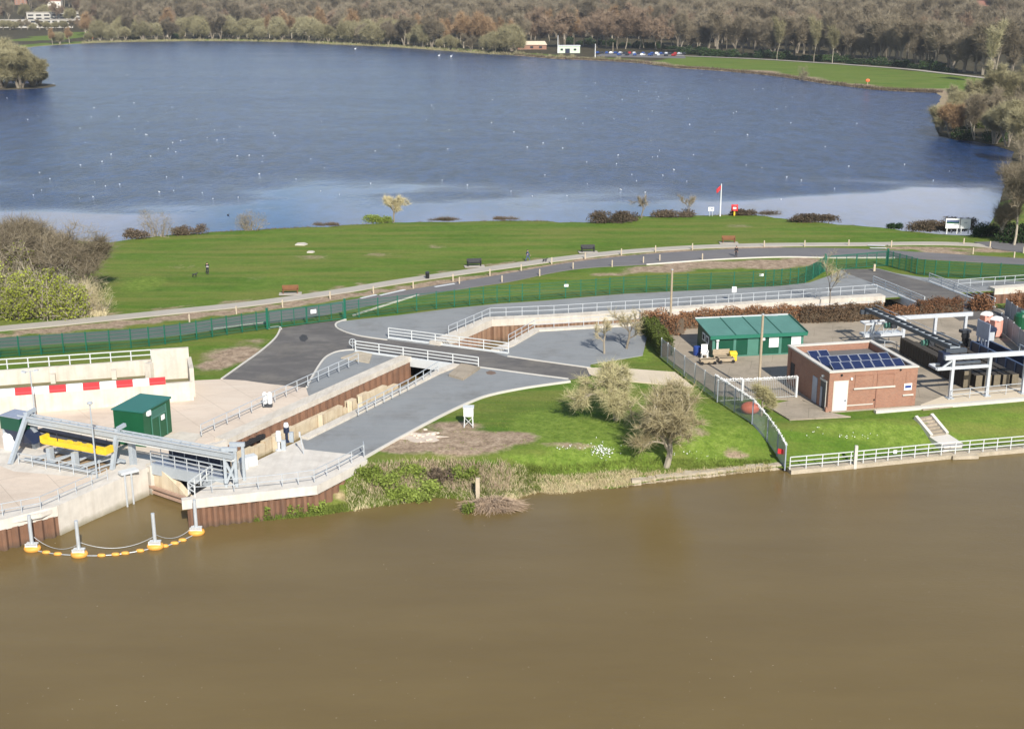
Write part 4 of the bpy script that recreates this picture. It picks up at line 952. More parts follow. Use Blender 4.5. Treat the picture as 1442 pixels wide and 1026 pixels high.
# boom of floats
floats = [(46, 774, 731), (112, 782, 741), (219, 771, 724), (277, 751, 708)]
fp0 = None; fpos = []
for i, (px, py, tp) in enumerate(floats):
    b = G(px, py, RIV_Z); fpos.append(b); lab = ['first from the left, by the piling', 'second from the left, nearest the bottom', 'third from the left, before the gate', 'rightmost, under the white pad corner'][i]
    t = thing('mooring_float', 'orange float with a tall grey post, ' + lab, 'float', b, group='orange floats with posts across the channel mouth')
    if fp0 is None:
        bd = MB().lathe((0, 0, -.12), [(.35, 0), (.62, .08), (.70, .28), (.62, .46), (.2, .5)], 18, 1, .8).build('float_body', M['orange'], t, local=True, smooth=True)
        po = MB().tube((0, 0, .3), (0, 0, 3.05), .15, n=12).build('pole', M['rail'], t, local=True)
        cl = MB().box((0, 0, .55), (.9, .5, .12)); cl.box((0, -.2, .48), (1.0, .1, .3)); cl = cl.build('clamp', M['whiterail'], t, local=True); fp0 = t
    else:
        for c in fp0.children: d = c.copy(); C.objects.link(d); d.parent = t
sfl = None
for i in range(3):
    a, b = fpos[i], fpos[i + 1]; ln = []
    for k in range(17):
        f = k / 16; ln.append(a + (b - a) * f + Vector((0, -1.0 * 4 * f * (1 - f) * (.6 if i else .25), .04)))
    mb = MB()
    for u, v in zip(ln[:-1], ln[1:]): mb.tube(u, v, .035, n=6, cap=False)
    tag(mb.build('boom_rope', M['rail'], origin=a), ['rope between the first and second orange post floats', 'rope between the second and third orange post floats', 'rope between the third and rightmost orange post floats'][i], 'rope')
    ln2 = [a + (b - a) * (k / 16) + Vector((0, .55, .9 - .8 * 4 * (k / 16) * (1 - k / 16))) for k in range(17)]
    mb = MB()
    for u, v in zip(ln2[:-1], ln2[1:]): mb.tube(u, v, .018, n=5, cap=False)
    tag(mb.build('boom_chain', M['rail'], origin=a), ['thin slack cable hanging between the first two posts', 'thin slack cable hanging between the middle two posts', 'thin slack cable hanging between the last two posts'][i], 'cable')
    for f in ([(.32), (.62)], [.33, .5, .66, .84], [.3, .5, .72])[i]:
        q = ln[int(f * 16)]
        if sfl is None: o = MB().lathe((0, 0, -.1), [(.08, 0), (.26, .08), (.28, .18), (.2, .28), (.05, .3)], 14, 1.25, .7).build('boom_float', M['orange'], smooth=True); sfl = o
        else: o = sfl.copy(); C.objects.link(o)
        o.location = (q.x, q.y, RIV_Z); tag(o, 'small pale orange float on the rope between the post floats', 'float', 'small boom floats')
# ================================================================== THE COMPOUND (right)
# axes of the compound from the long building front
Af, Bf = G(1164.8, 579.3), G(1288, 570.5)
cx = (Bf - Af); cx.z = 0; cx.normalize(); cyv = Vector((-cx.y, cx.x, 0)); crz = math.atan2(cx.y, cx.x)
Wb = (Bf - Af).length; hb_ = Zat(Af, 523)
Cb = G(1106.9, 485.7, hb_); Db = max(5.0, (Cb - Af).dot(cyv))
sheet('compound_yard', [(905, 462), (1240, 442), (1500, 430), (1500, 556), (1442, 560), (1300, 577), (1290, 571), (1170, 580), (1130, 563), (1060, 560), (1010, 556), (950, 512), (932, 498)], .012, M['yardstone'])
sheet('door_pad', [(1079, 571), (1122, 562), (1166, 576), (1168, 581), (1198, 586.5), (1112, 591)], .04, M['yardstone'])
struct(MB().bar(G(1232, 580) + Vector((0, 0, .05)), G(1500, 557.5) + Vector((0, 0, .05)), .5, .3).build('yard_kerb', M['kerb']))
sheet('gantry_slab', [(1296, 570), (1340, 553), (1500, 541), (1500, 556), (1300, 574)], .03, M['slab'])
bh = thing('brick_building', 'flat-roofed red brick building with solar panels and a pale double-panel door', 'building', Af, 0)
def W(x, y, z): return Af + cx * x + cyv * y + Vector((0, 0, z))
def bbox(x0, x1, y0, y1, z0, z1, nm, m, par=None): return MB().fbox(Af, cx, cyv, x0, x1, y0, y1, z0, z1).build(nm, m, par or bh)
t_ = .35
wb = MB()
wb.fbox(Af, cx, cyv, 0, Wb, 0, t_, 0, hb_ - .15); wb.fbox(Af, cx, cyv, 0, t_, t_, Db, 0, hb_ - .15); wb.fbox(Af, cx, cyv, Wb - t_, Wb, t_, Db, 0, hb_ - .15); wb.fbox(Af, cx, cyv, t_, Wb - t_, Db - t_, Db, 0, hb_ - .15)
wb.build('wall', M['brick'], bh)
cp = MB()
for a in ((-.08, Wb + .08, -.08, t_ + .05), (-.08, Wb + .08, Db - t_ - .05, Db + .08), (-.08, t_ + .05, t_ + .05, Db - t_ - .05), (Wb - t_ - .05, Wb + .08, t_ + .05, Db - t_ - .05)): cp.fbox(Af, cx, cyv, *a, hb_ - .15, hb_)
cp.build('parapet_coping', M['kerb'], bh)
bbox(t_, Wb - t_, t_, Db - t_, hb_ - 1.0, hb_ - .85, 'roof', M['roofing'])
def fpx(px): # front-face x of a photo column
    return Wb * (px - 1164.8) / (1288 - 1164.8)
x0, x1 = fpx(1172.5), fpx(1190); zt = 3.05
bbox(x0 - .12, x1 + .12, -.04, .02, 0, zt + .15, 'door_frame', M['kerb'])
dr = bbox(x0, x1, -.07, .02, .04, zt * .48, 'door', M['doorgrey']); bbox(x0, x1, -.07, .02, zt * .50, zt, 'door_panel', M['doorgrey'])
bbox(x1 - .2, x1 - .1, -.12, -.06, 1.0, 1.15, 'handle', M['darksteel'], dr)
for a, b in ((1201, 1226), (1232, 1255)):
    bw_ = bbox(fpx(a), fpx(b), -.03, .02, 2.35, 3.62, 'blocked_window', M['brick']); bbox(fpx(a) - .05, fpx(b) + .05, -.07, .02, 3.62, 3.72, 'lintel', M['brick'], bw_)
    for e in (a, b): bbox(fpx(e) - .04, fpx(e) + .04, -.06, .02, 2.35, 3.62, 'reveal', M['brick'], bw_)
bbox(fpx(1199), fpx(1257), -.14, .02, 2.18, 2.33, 'sill', M['kerb'])
bw2 = bbox(fpx(1272), fpx(1284), -.03, .02, 2.1, 3.7, 'blocked_window', M['brick'])
bbox(fpx(1270), fpx(1281), -.08, .02, 1.75, 2.45, 'window_frame', M['white']); bbox(fpx(1271.3), fpx(1279.7), -.10, .0, 1.98, 2.24, 'pane', M['blue'])
bbox(fpx(1269), fpx(1284), -.13, .02, 1.15, 1.28, 'sill', M['kerb'])
bbox(fpx(1190), fpx(1228), -.05, .02, .45, .55, 'plinth_course', M['kerb'])
for (px, z, s, m) in ((1195, 3.25, .22, 'white'), (1181, 3.72, .18, 'dark'), (1229, .9, .10, 'dark'), (1263, 3.9, .14, 'black')): bbox(fpx(px) - s / 2, fpx(px) + s / 2, -.16, .02, z, z + s, 'wall_fitting', M[m])
bbox(fpx(1231) - .03, fpx(1231) + .03, -.07, .02, .1, 2.1, 'downpipe', M['tile_red'])
# side wall (left): a grey door, a window and a second dark opening
for y0_, y1_, z0_, z1_, m, nm in ((.55, 1.75, 0.02, 2.9, 'darksteel', 'side_door'), (2.6, 3.7, .05, 2.75, 'bluemesh', 'side_door'), (Db - 1.9, Db - 1.0, .9, 2.6, 'dark', 'side_window'), (1.3, 1.72, .1, 2.2, 'bluemesh', 'door_leaf')):
    bbox(-.05 if nm != 'door_leaf' else -.09, .02, y0_, y1_, z0_, z1_, nm, M[m])
bbox(-.10, .02, .40, 1.95, 2.9, 3.1, 'lintel', M['kerb']); bbox(-.09, .02, .42, .54, 0, 2.9, 'door_frame', M['kerb'])
bbox(-.20, .0, 1.2, 1.42, 3.3, 3.5, 'lamp', M['white']); bbox(-.1, 0.02, Db - .9, Db - .75, .1, hb_ - .5, 'downpipe', M['brick'])
bbox(-.30, .02, -.25, .02, .02, .5, 'buttress', M['brick'])
# solar panels: rows tilted to the front
pw, pd_ = 1.12, 1.72; tilt = R(24); zr = hb_ - .62
pproto = None
def panel(x, y):
    global pproto
    q = W(x, y, zr)
    t = thing('solar_panel', 'dark blue solar panel', 'solar panel', q, crz)
    ct, st_ = math.cos(tilt), math.sin(tilt)
    if pproto is None:
        def sl(u, v, w): return Vector((u, v * ct - w * st_, v * st_ + w * ct + .12))
        def slab(u0, u1, v0, v1, w0, w1): return [sl(u, v, w) for w in (w0, w1) for v in (v0, v1) for u in (u0, u1)]
        F = [(0, 2, 3, 1), (4, 5, 7, 6), (0, 1, 5, 4), (2, 6, 7, 3), (0, 4, 6, 2), (1, 3, 7, 5)]
        fr = MB(); hw = pw / 2 - .012
        for a in ((-hw, hw, 0, .05), (-hw, hw, pd_ - .05, pd_), (-hw, -hw + .045, .05, pd_ - .05), (hw - .045, hw, .05, pd_ - .05)): fr.add(slab(*a, 0, .05), F)
        fr.build('frame', M['frame'], t, local=True)
        MB().add(slab(-hw + .045, hw - .045, .05, pd_ - .05, .005, .042), F).build('cells', M['solar'], t, local=True)
        sp = MB(); sp.bar((-.4, pd_ * ct - .06, 0), (-.4, pd_ * ct - .06, pd_ * st_ + .1), .05); sp.bar((.4, pd_ * ct - .06, 0), (.4, pd_ * ct - .06, pd_ * st_ + .1), .05); sp.build('support', M['frame'], t, local=True)
        pproto = t
    else:
        for c in pproto.children: d = c.copy(); C.objects.link(d); d.parent = t
    return t
rowlab = ['front', 'middle', 'rear']
rows = [(7, 1.55, .75), (7, 1.25, 3.0), (2, 1.15, 5.25)]
ordn = ['leftmost', 'second from the left', 'third from the left', 'centre', 'third from the right', 'second from the right', 'rightmost']
for ri, (n, xs_, ys_) in enumerate(rows):
    for k in range(n):
        t = panel(xs_ + k * (pw + .02), min(ys_, Db - 2.2 + .0) if ri < 2 else min(ys_, Db - 2.0))
        lb = ordn[k] if n == 7 else ('left one' if k == 0 else 'right one')
        tag(t, 'dark blue solar panel on the brick building, %s of the %s row' % (lb, rowlab[ri]), None, 'solar panels on the brick building')
# green modular cabin
FLc, FRc, BLc = G(1002, 503.5), G(1130, 497.5), G(971, 486)
gx = (FRc - FLc); gx.z = 0; Lg = gx.length; gx.normalize(); gy = Vector((-gx.y, gx.x, 0)); Dg = max(4.0, (BLc - FLc).dot(gy)); hf, hk = 2.5, 3.05
cbn = thing('green_cabin', 'dark green modular cabin with pale shuttered windows and a lighter green roof', 'cabin', FLc)
def gb(x0, x1, y0, y1, z0, z1, nm, m, par=None): return MB().fbox(FLc, gx, gy, x0, x1, y0, y1, z0, z1).build(nm, M[m], par or cbn)
def gp(x, y, z): return FLc + gx * x + gy * y + Vector((0, 0, z))
wv = MB(); wv.add([gp(x, y, z) for x in (0, Lg) for y, z in ((0, .1), (Dg, .1), (Dg, hk), (0, hf))], [(0, 3, 2, 1), (4, 5, 6, 7), (0, 1, 5, 4), (3, 7, 6, 2), (0, 4, 7, 3), (1, 2, 6, 5)]); wv.build('wall', M['green'], cbn)
rv = MB(); sl_ = (hk - hf) / Dg
def roofslab(x0, x1, y0, y1, a, b): rv.add([gp(x, y, hf + sl_ * y + w) for w in (a, b) for y in (y0, y1) for x in (x0, x1)], [(0, 2, 3, 1), (4, 5, 7, 6), (0, 1, 5, 4), (2, 6, 7, 3), (0, 4, 6, 2), (1, 3, 7, 5)])
roofslab(-.3, Lg + .3, -.22, Dg + .3, .02, .16); rv.build('roof', M['green_roof'], cbn)
rv = MB()
for k in (1, 2, 3): roofslab(Lg * k / 4 - .06, Lg * k / 4 + .06, -.2, Dg + .25, .155, .20)
rv.build('roof_joint', M['green'], cbn)
rv = MB(); roofslab(-.34, Lg + .34, -.36, -.20, -.20, .20); rv.build('fascia', mat('green_fascia', (.02, .15, .095), .5, .1), cbn)
rv = MB(); roofslab(-.3, Lg + .25, Dg + .2, Dg + .4, .05, .24); rv.build('rear_flashing', M['whiterail'], cbn)
rv = MB(); roofslab(Lg + .28, Lg + .42, -.3, Dg + .2, -.05, .30); rv.build('verge', M['green'], cbn)
for f in (.015, .245, .49, .745, .985): gb(Lg * f - .16, Lg * f + .16, -.05, .0, .1, hf - .1, 'pilaster', 'green_light' if f > .0 else 'green')
gb(Lg * .385, Lg * .48, -.06, .0, .12, 2.15, 'door', 'green_light')
for a, b in ((.62, .725), (.865, .97)): gb(Lg * a, Lg * b, -.08, .0, .95, 2.2, 'shutter', 'shutter')
for y0, y1 in ((1.2, 2.2), (2.6, 3.6)):
    w_ = gb(-.06, 0, y0, y1, 1.25, 2.15, 'window', 'white'); gb(-.08, -.05, y0 + .2, y1 - .2, 1.4, 2.0, 'pane', 'dark', w_)
gb(Lg * .045, Lg * .065, -.12, -.02, .1, 2.1, 'downpipe', 'white'); gb(Lg * .035, Lg * .065, -.35, -.02, 2.05, 2.2, 'downpipe', 'white')
gb(Lg * .545, Lg * .57, -.2, 0, 1.85, 2.15, 'lamp', 'white')
gb(-.02, Lg + .02, -.04, Dg, 0.015, .16, 'base', 'green_light')
# yard clutter
def chair(b):
    t = thing('garden_chair', 'white plastic garden chair in front of the green cabin', 'chair', b)
    MB().box(b + Vector((0, 0, .43)), (.5, .48, .05)).build('seat', M['white'], t); MB().box(b + Vector((0, .24, .78)), (.5, .05, .7), rx=-.15).build('backrest', M['white'], t)
    for s in (-1, 1):
        MB().box(b + Vector((.26 * s, 0, .66)), (.06, .5, .05)).build('armrest', M['white'], t)
        for y in (-.22, .22): MB().box(b + Vector((.23 * s, y, .33 if y < 0 else .21)), (.05, .05, .66 if y < 0 else .42)).build('leg', M['white'], t)
    t.scale = (1.45,) * 3
chair(G(992, 505))
tag(MB().lathe(G(981, 500), [(.36, 0), (.42, .1), (.44, .55), (.42, 1.0), (.30, 1.12), (.05, 1.15)], 16).build('barrel', M['blue'], origin=G(981, 500), smooth=False), 'dark blue barrel behind the white garden chair', 'barrel')
pk0 = None
for q, lb in (((996, 512), 'wooden planter on wheels, left of the pair before the cabin'), ((1022, 510), 'wooden planter on wheels, right of the pair before the cabin')):
    t = thing('garden_planter', lb, 'planter', G(*q)); b = wloc(t)
    mb = MB(); mb.fbox(b, gx, gy, -.9, .9, -.4, -.32, .2, .6); mb.fbox(b, gx, gy, -.9, .9, .32, .4, .2, .6); mb.fbox(b, gx, gy, -.9, -.82, -.32, .32, .2, .6); mb.fbox(b, gx, gy, .82, .9, -.32, .32, .2, .6); mb.build('box', M['timber'], t)
    MB().fbox(b, gx, gy, -.82, .82, -.32, .32, .22, .5).build('soil', M['log'], t)
    for x in (-.75, .75): MB().tube(b + gx * x - gy * .48 + Vector((0, 0, .2)), b + gx * x - gy * .42 + Vector((0, 0, .2)), .2, n=12).build('wheel', M['black'], t)
t = thing('picnic_bench', 'grey wooden bench with backrest beside the yellow bin', 'bench', G(1016, 505)); b = wloc(t)
MB().fbox(b, gx, gy, -1.0, 1.0, -.25, .25, .4, .5).build('seat', M['timber'], t); MB().fbox(b, gx, gy, -1.0, 1.0, .22, .30, .5, 1.1).build('backrest', M['timber'], t)
for x in (-.9, .9): MB().fbox(b, gx, gy, x - .06, x + .06, -.22, .22, .0, .4).build('leg', M['timber'], t)
t = thing('grit_bin', 'yellow grit bin in front of the green cabin', 'bin', G(1032, 507)); b = wloc(t)
MB().fbox(b, gx, gy, -.38, .38, -.3, .3, .0, .75).build('body', M['yellow'], t)
l_ = MB(); l_.add([b + gx * x + gy * y + Vector((0, 0, z)) for x in (-.42, .42) for y, z in ((-.36, .75), (.36, .75), (.3, 1.05), (-.1, 1.0))], [(0, 1, 2, 3), (7, 6, 5, 4), (0, 4, 5, 1), (1, 5, 6, 2), (2, 6, 7, 3), (3, 7, 4, 0)]); l_.build('lid', M['yellow'], t)
def pole(b, top, label, r=.16):
    z = Zat(b, top); t = thing('timber_pole', label, 'pole', b)
    MB().tube(b, b + Vector((0, 0, z)), r, r * .75, 10).build('pole', M['timber'], t); MB().lathe(b + Vector((0, 0, z)), [(r * .9, 0), (r * .9, .06), (.03, .12)], 10).build('cap', M['rail'], t)
    return t
pole(G(943.5, 468), 380, 'tall weathered timber pole rising from the brown hedge')
p2_ = pole(G(1068, 556), 443, 'tall pale timber pole in front of the green cabin'); b = wloc(p2_); z = Zat(b, 444)
MB().bar(b + Vector((-.2, 0, z)), b + Vector((1.6, .3, z - .05)), .08).build('arm', M['rail'], p2_)
# palisade fences
wire_fence([G(931, 503), G(949, 518), G(978, 541), G(1006, 561)], 2.3, 'grey palisade fence beside the hedge and the sandy track', M['greymesh'], pitch=.13, w=.10, spacing=2.7, name='palisade_fence', horiz=2, postm=M['rail'])
ln = [G(1006, 561), G(1034, 580), G(1059, 597), P(1080, 622), P(1094, 642), P(1105, 662)]
wire_fence(ln, 2.5, 'bluish palisade fence topped with white spikes running down to the river', M['bluemesh'], pitch=.13, w=.105, spacing=2.7, name='palisade_fence', horiz=2, spikes=M['white'])
ga, gb2 = G(1010, 566), G(1121, 559)
g = wire_fence([ga, ga + (gb2 - ga) * .3], 2.3, 'spiked palisade fence panel left of the palisade gate', M['whiterail'], pitch=.2, w=.085, spacing=2.7, name='palisade_fence', horiz=2, spikes=M['white'], postm=M['greymesh'])
g = wire_fence([ga + (gb2 - ga) * .31, gb2], 2.2, 'white palisade gate with spiked top between the fence and the brick building', M['whiterail'], pitch=.2, w=.085, spacing=6.2, name='palisade_gate', horiz=2, spikes=M['white'], cat='gate', postw=.2)
o = MB().ball(P(1056, 582) + Vector((0, 0, .6)), 1.0, .7, .66, 14, 9).build('buoy', mat('faded_red_buoy', (.58, .13, .06), .6, .2), origin=P(1056, 582), smooth=True); tag(o, 'faded orange-red buoy lying behind the spiked palisade fence', 'buoy')
tag(MB().bar(P(1096, 652) + Vector((-.15, -.15, 1.3)), P(1096, 652) + Vector((.4, -.4, 1.3)), .05, .5).build('warning_sign', M['red'], origin=P(1096, 652)), 'small red sign fixed to the fence end above the river', 'sign')
# river walk rail, bank edging and steps
edge = [G(x, y, -2.1) for x, y in ((1112, 661), (1180, 655), (1250, 648), (1325, 640.5), (1442, 630.5), (1600, 616))]
edg = thing('river_edging', 'weathered concrete edging along the river below the white rail', 'edging', edge[0])
ribbon(MB(), [q + Vector((0, .25, 0)) for q in edge], 1.0, -2.9, -2.1).build('edging_wall', M['stone'], edg)
railing(edge[:5] + [edge[5]], 1.25, 1.45, 3, 'white riverside railing along the water on the right', M['whiterail'], r=.04)
tag(MB().box(edge[1] + (edge[2] - edge[1]) * .33 + Vector((0, -.2, .6)), (.28, .28, 2.6)).build('mooring_post', M['kerb'], origin=edge[1] + (edge[2] - edge[1]) * .33), 'grey mooring post standing among the white riverside railing', 'post')
tag(MB().box(edge[2] + (edge[3] - edge[2]) * .12 + Vector((0, -.1, .85)), (.34, .04, .34)).build('notice', M['white'], origin=edge[2]), 'small white notice on the white riverside railing', 'notice')
stp = thing('bank_steps', 'concrete steps down the grass bank to the river rail', 'steps', P(1305, 610))
a, b = P(1300, 588) + Vector((0, 0, .1)), P(1322, 615) + Vector((0, 0, .12)); d = b - a; n = 6
dh = Vector((d.x, d.y, 0)).normalized(); sx_ = Vector((dh.y, -dh.x, 0))
if sx_.x < 0: sx_ = -sx_
trd = MB(); dk = MB()
for k in range(n):
    q0 = a + d * (k / n); q1 = a + d * ((k + 1) / n)
    trd.add([q + sx_ * s + Vector((0, 0, z)) for z in (q0.z * 0 - .5, .02) for q, s in ((Vector((q0.x, q0.y, q0.z)), -.75), (Vector((q0.x, q0.y, q0.z)), .75), (Vector((q1.x, q1.y, q0.z)), .75), (Vector((q1.x, q1.y, q0.z)), -.75))], [(0, 3, 2, 1), (4, 5, 6, 7), (0, 1, 5, 4), (1, 2, 6, 5), (2, 3, 7, 6), (3, 0, 4, 7)])
trd.build('tread', M['yardstone'], stp)
for s in (-.95, .95): MB().bar(a + sx_ * s + Vector((0, 0, .05)), b + sx_ * s + Vector((0, 0, .05)), .34, .5).build('side_wall', M['kerb'], stp)
c = P(1322, 622); c.z += .16; MB().bar(b + Vector((0, 0, -.3)), b + dh * 2.2 + Vector((0, 0, -.55)), 2.3, .7).build('landing', M['kerb'], stp)
e_ = b + dh * 3.2; MB().box((e_.x + .4, e_.y, -2.3), (2.6, 1.0, .35), .1).build('bottom_step', M['stone'], stp)
# ------------------------------------------------------------------ gantry crane and stop logs
gn = thing('gantry_runway', 'white steel gantry of two runway beams on posts over the stop logs', 'gantry', G(1337, 561))
hg = 4.0
fA2, fB2 = G(1337, 561), G(1396, 556); rA, rB, rC = G(1270, 489), G(1324, 473), G(1377, 453)
hF = Zat(fA2, 503)
hR = Zat(rA, 447)
fend = fA2 + cx * 9.5; fsta = fA2 - cx * 1.0
MB().bar(fsta + Vector((0, 0, hF)), fA2 + cx * 11 + Vector((0, 0, hF)), .34, .46).build('runway_beam', M['gantry'], gn)
r1_ = rA + cx * 4.1; r2_ = rA + cx * 8.1
MB().bar(rA - cx * 1.2 + Vector((0, 0, hR)), rA + cx * 8.9 + Vector((0, 0, hR)), .34, .44).build('runway_beam', M['gantry'], gn)
for q, h_ in ((fA2, hF), (fA2 + cx * 4.25, hF), (fA2 + cx * 8.5, hF), (rA, hR), (r1_, hR), (r2_, hR)):
    MB().fbox(q, cx, cyv, -.16, .16, -.16, .16, 0, h_ - .2).build('gantry_post', M['gantry'], gn); MB().fbox(q, cx, cyv, -.35, .35, -.35, .35, 0, .12).build('base_plate', M['steel'], gn)
# service platforms at the ends
pB = rA - cx * 5.0
for z, w in ((hR - 2.0, .3), (hR - .55, .22)):
    mb = MB(); mb.bar(pB + Vector((0, 0, z)), rA + Vector((0, 0, z)), w, w); mb.bar(pB + cyv * 1.2 + Vector((0, 0, z)), rA + cyv * 1.2 + Vector((0, 0, z)), w, w)
    for k in range(4): qq = pB + cx * (k * 1.6); mb.bar(qq + Vector((0, 0, z)), qq + cyv * 1.2 + Vector((0, 0, z)), .16)
    mb.build('platform_frame', M['gantry'], gn)
MB().fbox(pB, cx, cyv, 0, 4.9, .1, 1.1, hR - 1.9, hR - 1.8).build('platform_deck', M['rail'], gn)
mb = MB()
for k in range(5): qq = pB + cx * (k * 1.2); mb.bar(qq + Vector((0, 0, hR - 1.9)), qq + Vector((0, 0, hR - .5)), .09); mb.bar(qq + Vector((0, 0, hR - 1.9)), qq + cx * 1.1 + Vector((0, 0, hR - .6)), .06)
mb.build('platform_brace', M['rail'], gn)
MB().fbox(pB + cx * 1.0, cx, cyv, -.18, .18, -.1, .3, 0, hR - .3).build('gantry_post', M['steel'], gn)
mb = MB(); z = hF - 1.15
mb.bar(fA2 - cx * 1.8 + Vector((0, 0, z)), fA2 + cx * 4.1 + Vector((0, 0, z)), .28, .3); mb.bar(fA2 - cx * 1.8 + cyv * 1.5 + Vector((0, 0, z)), fA2 + cx * 4.1 + cyv * 1.5 + Vector((0, 0, z)), .22, .26)
mb.bar(fA2 - cx * 1.8 + Vector((0, 0, z)), fA2 - cx * 1.8 + cyv * 1.5 + Vector((0, 0, z)), .22); mb.bar(fA2 - cx * 1.3 + Vector((0, 0, z)), fA2 + Vector((0, 0, z + .9)), .16); mb.build('platform_frame', M['gantry'], gn)
# travelling crane bridge
cr_ = thing('crane_bridge', 'dark twin-girder travelling crane with green motors across the white gantry', 'crane', rA)
ca = rA - cx * 3.3 + cyv * 1.5 + Vector((0, 0, hR + .45)); cb_ = fA2 + cx * .6 + cyv * 1.0 + Vector((0, 0, hF + .55))
ca = G(1224, 435, hR + .4); cb_ = G(1345, 489, hF + .6)
dd = (cb_ - ca).normalized(); dn = Vector((-dd.y, dd.x, 0)).normalized()
for s in (-.5, .5): MB().bar(ca + dn * s, cb_ + dn * s, .17, .42).build('girder', M['cranesteel'], cr_)
mb = MB()
for k in range(15): q = ca + (cb_ - ca) * (k / 14); mb.bar(q - dn * .55, q + dn * .55, .09); 
for k in range(14): q = ca + (cb_ - ca) * (k / 14); q1 = ca + (cb_ - ca) * ((k + 1) / 14); mb.bar(q - dn * .5, q1 + dn * .5, .06)
mb.build('lattice', M['steel'], cr_)
for f in (.30, .74):
    q = ca + (cb_ - ca) * f + Vector((0, 0, -.55)); MB().fbox(q, dd, dn, -.6, .6, -.35, .35, -.4, .25).build('hoist_body', M['darksteel'], cr_)
    MB().tube(q - dn * .9 + Vector((0, 0, -.15)), q - dn * .2 + Vector((0, 0, -.15)), .34, n=12).build('motor', M['green_light'], cr_)
for q in (ca, cb_):
    MB().bar(q - cx * 1.1 + Vector((0, 0, -.35)), q + cx * 1.3 + Vector((0, 0, -.35)), .4, .45).build('end_carriage', M['cranesteel'], cr_)
q = cb_ - cx * 1.2 + Vector((0, 0, -.9)); MB().fbox(q, cx, cyv, -.4, .4, -.5, .5, -1.0, .5).build('control_cabinet', M['bluesteel'], cr_)
MB().bar(ca + dn * .75 + Vector((0, 0, .5)), cb_ + dn * .75 + Vector((0, 0, .5)), .05, .05).build('cable_rail', M['rail'], cr_)
# stop log stacks
s0 = G(1270, 497); L0 = max(9.0, (s0 - G(1333, 548)).dot(cyv))
lp = None
for k in range(6):
    q = s0 + cx * (k * 1.02 + (0.35 if k >= 1 else 0)) + cyv * (-.1 * k)
    z1 = 1.35 if k else 1.9
    lab = ['leftmost and tallest, beside the brick building', 'second from the left', 'third from the left', 'fourth from the left', 'fifth from the left', 'rightmost, beside the loose rails'][k]
    t = thing('stop_log', 'long brown ribbed stop log stack, ' + lab, 'stop log', q, group='brown stop logs under the gantry')
    b_ = MB(); b_.fbox(q, cx, cyv, -.36, .36, -L0, 0, .12, z1)
    for i in range(int(L0 / .55)):
        b_.fbox(q, cx, cyv, -.41, .41, -L0 + .25 + i * .55, -L0 + .38 + i * .55, .14, z1 - .02)
    b_.build('log_body', M['log'], t)
    MB().fbox(q, cx, cyv, -.38, .38, -L0 - .08, -L0 - .003, .10, z1 + .02).build('end_plate', M['logend'], t)
    for y in (-L0 * .2, -L0 * .8): MB().fbox(q, cx, cyv, -.5, .5, y - .15, y + .15, 0, .12).build('bearer', M['timber'], t)
q = s0 + cx * 7.6
for k, lb in enumerate(('rusty rail lying right of the stop logs, nearest to them', 'rusty rail lying right of the stop logs, next to the navy trough')):
    tag(MB().bar(q + cx * (k * .9) - cyv * 11 + Vector((0, 0, .08)), q + cx * (k * .9) + cyv * 1 + Vector((0, 0, .08)), .14, .14).build('rail_bar', mat('rail_rust', (.22, .12, .06), .8, .3), origin=q + cx * (k * .9)), lb, 'rail')
tag(MB().fbox(q - cyv * 10, cx, cyv, -.5, .2, 0, 4.0, .05, .18).build('steel_plank', M['rail'], origin=q - cyv * 10), 'pale steel plank lying at the front of the rusty rails', 'plank')
# navy trough with frames
tq = G(1366, 496); tg = thing('screen_trough', 'long navy steel trough with window frames right of the stop logs', 'trough', tq)
mb = MB(); LT = 17
for x0, x1 in ((0, .18), (2.1, 2.28)): mb.fbox(tq, cx, cyv, x0, x1, -LT, 0, .15, 1.35)
mb.fbox(tq, cx, cyv, .18, 2.1, -LT, 0, .15, .35); mb.fbox(tq, cx, cyv, .18, 2.1, -.2, 0, .35, 1.35); mb.build('trough_body', M['bluesteel'], tg)
mb = MB()
for x in (.09, 2.19): mb.bar(tq + cx * x - cyv * LT + Vector((0, 0, 1.4)), tq + cx * x + Vector((0, 0, 1.4)), .26, .10)
for k in range(10): mb.fbox(tq, cx, cyv, -.1, 0, -k * 1.8 - .15, -k * 1.8, .1, 1.35)
mb.build('rim', mat('worn_blue_steel', (.05, .08, .15), .5, .3), tg)
for k in range(2): 
    z0 = 1.35; y = -6.5 - k * 3
    mb = MB()
    for yy in (y, y - 2.2): mb.fbox(tq, cx, cyv, 1.95, 2.05, yy - .06, yy + .06, z0, z0 + 1.3)
    mb.fbox(tq, cx, cyv, 1.95, 2.05, y - 2.2, y, z0 + 1.2, z0 + 1.32); mb.build('hoop', M['steel'], tg)
kp = thing('control_screen', 'grey shield panel with square cut-outs above the navy trough', 'screen', G(1376, 486)); q = G(1372, 494)
mb = MB(); mb.fbox(q, cx, cyv, 0, .12, -2.6, 0, 1.9, 3.9)
for y in (-2.6, -1.9, -1.2, -.5, ): mb.fbox(q, cx, cyv, 0, .12, y, y + .25, 1.2, 1.9)
mb.fbox(q, cx, cyv, 0, .12, -2.6, 0, 1.0, 1.2); mb.build('panel', M['bluemesh'], kp)
for y in (-2.5, -.1): MB().fbox(q, cx, cyv, .02, .14, y - .06, y + .06, 0, 1.0).build('leg', M['steel'], kp)
tb = thing('raised_desk', 'pale sloping desk on thin legs right of the grey shield panel', 'desk', G(1392, 492)); q = G(1390, 496)
MB().box(q + Vector((0, 0, 2.15)), (1.4, .12, 1.5), crz).build('desk_panel', M['rail'], tb); MB().box(q + Vector((.1, .5, 2.75)), (1.3, 1.2, .5), crz).build('hood', M['bluesteel'], tb)
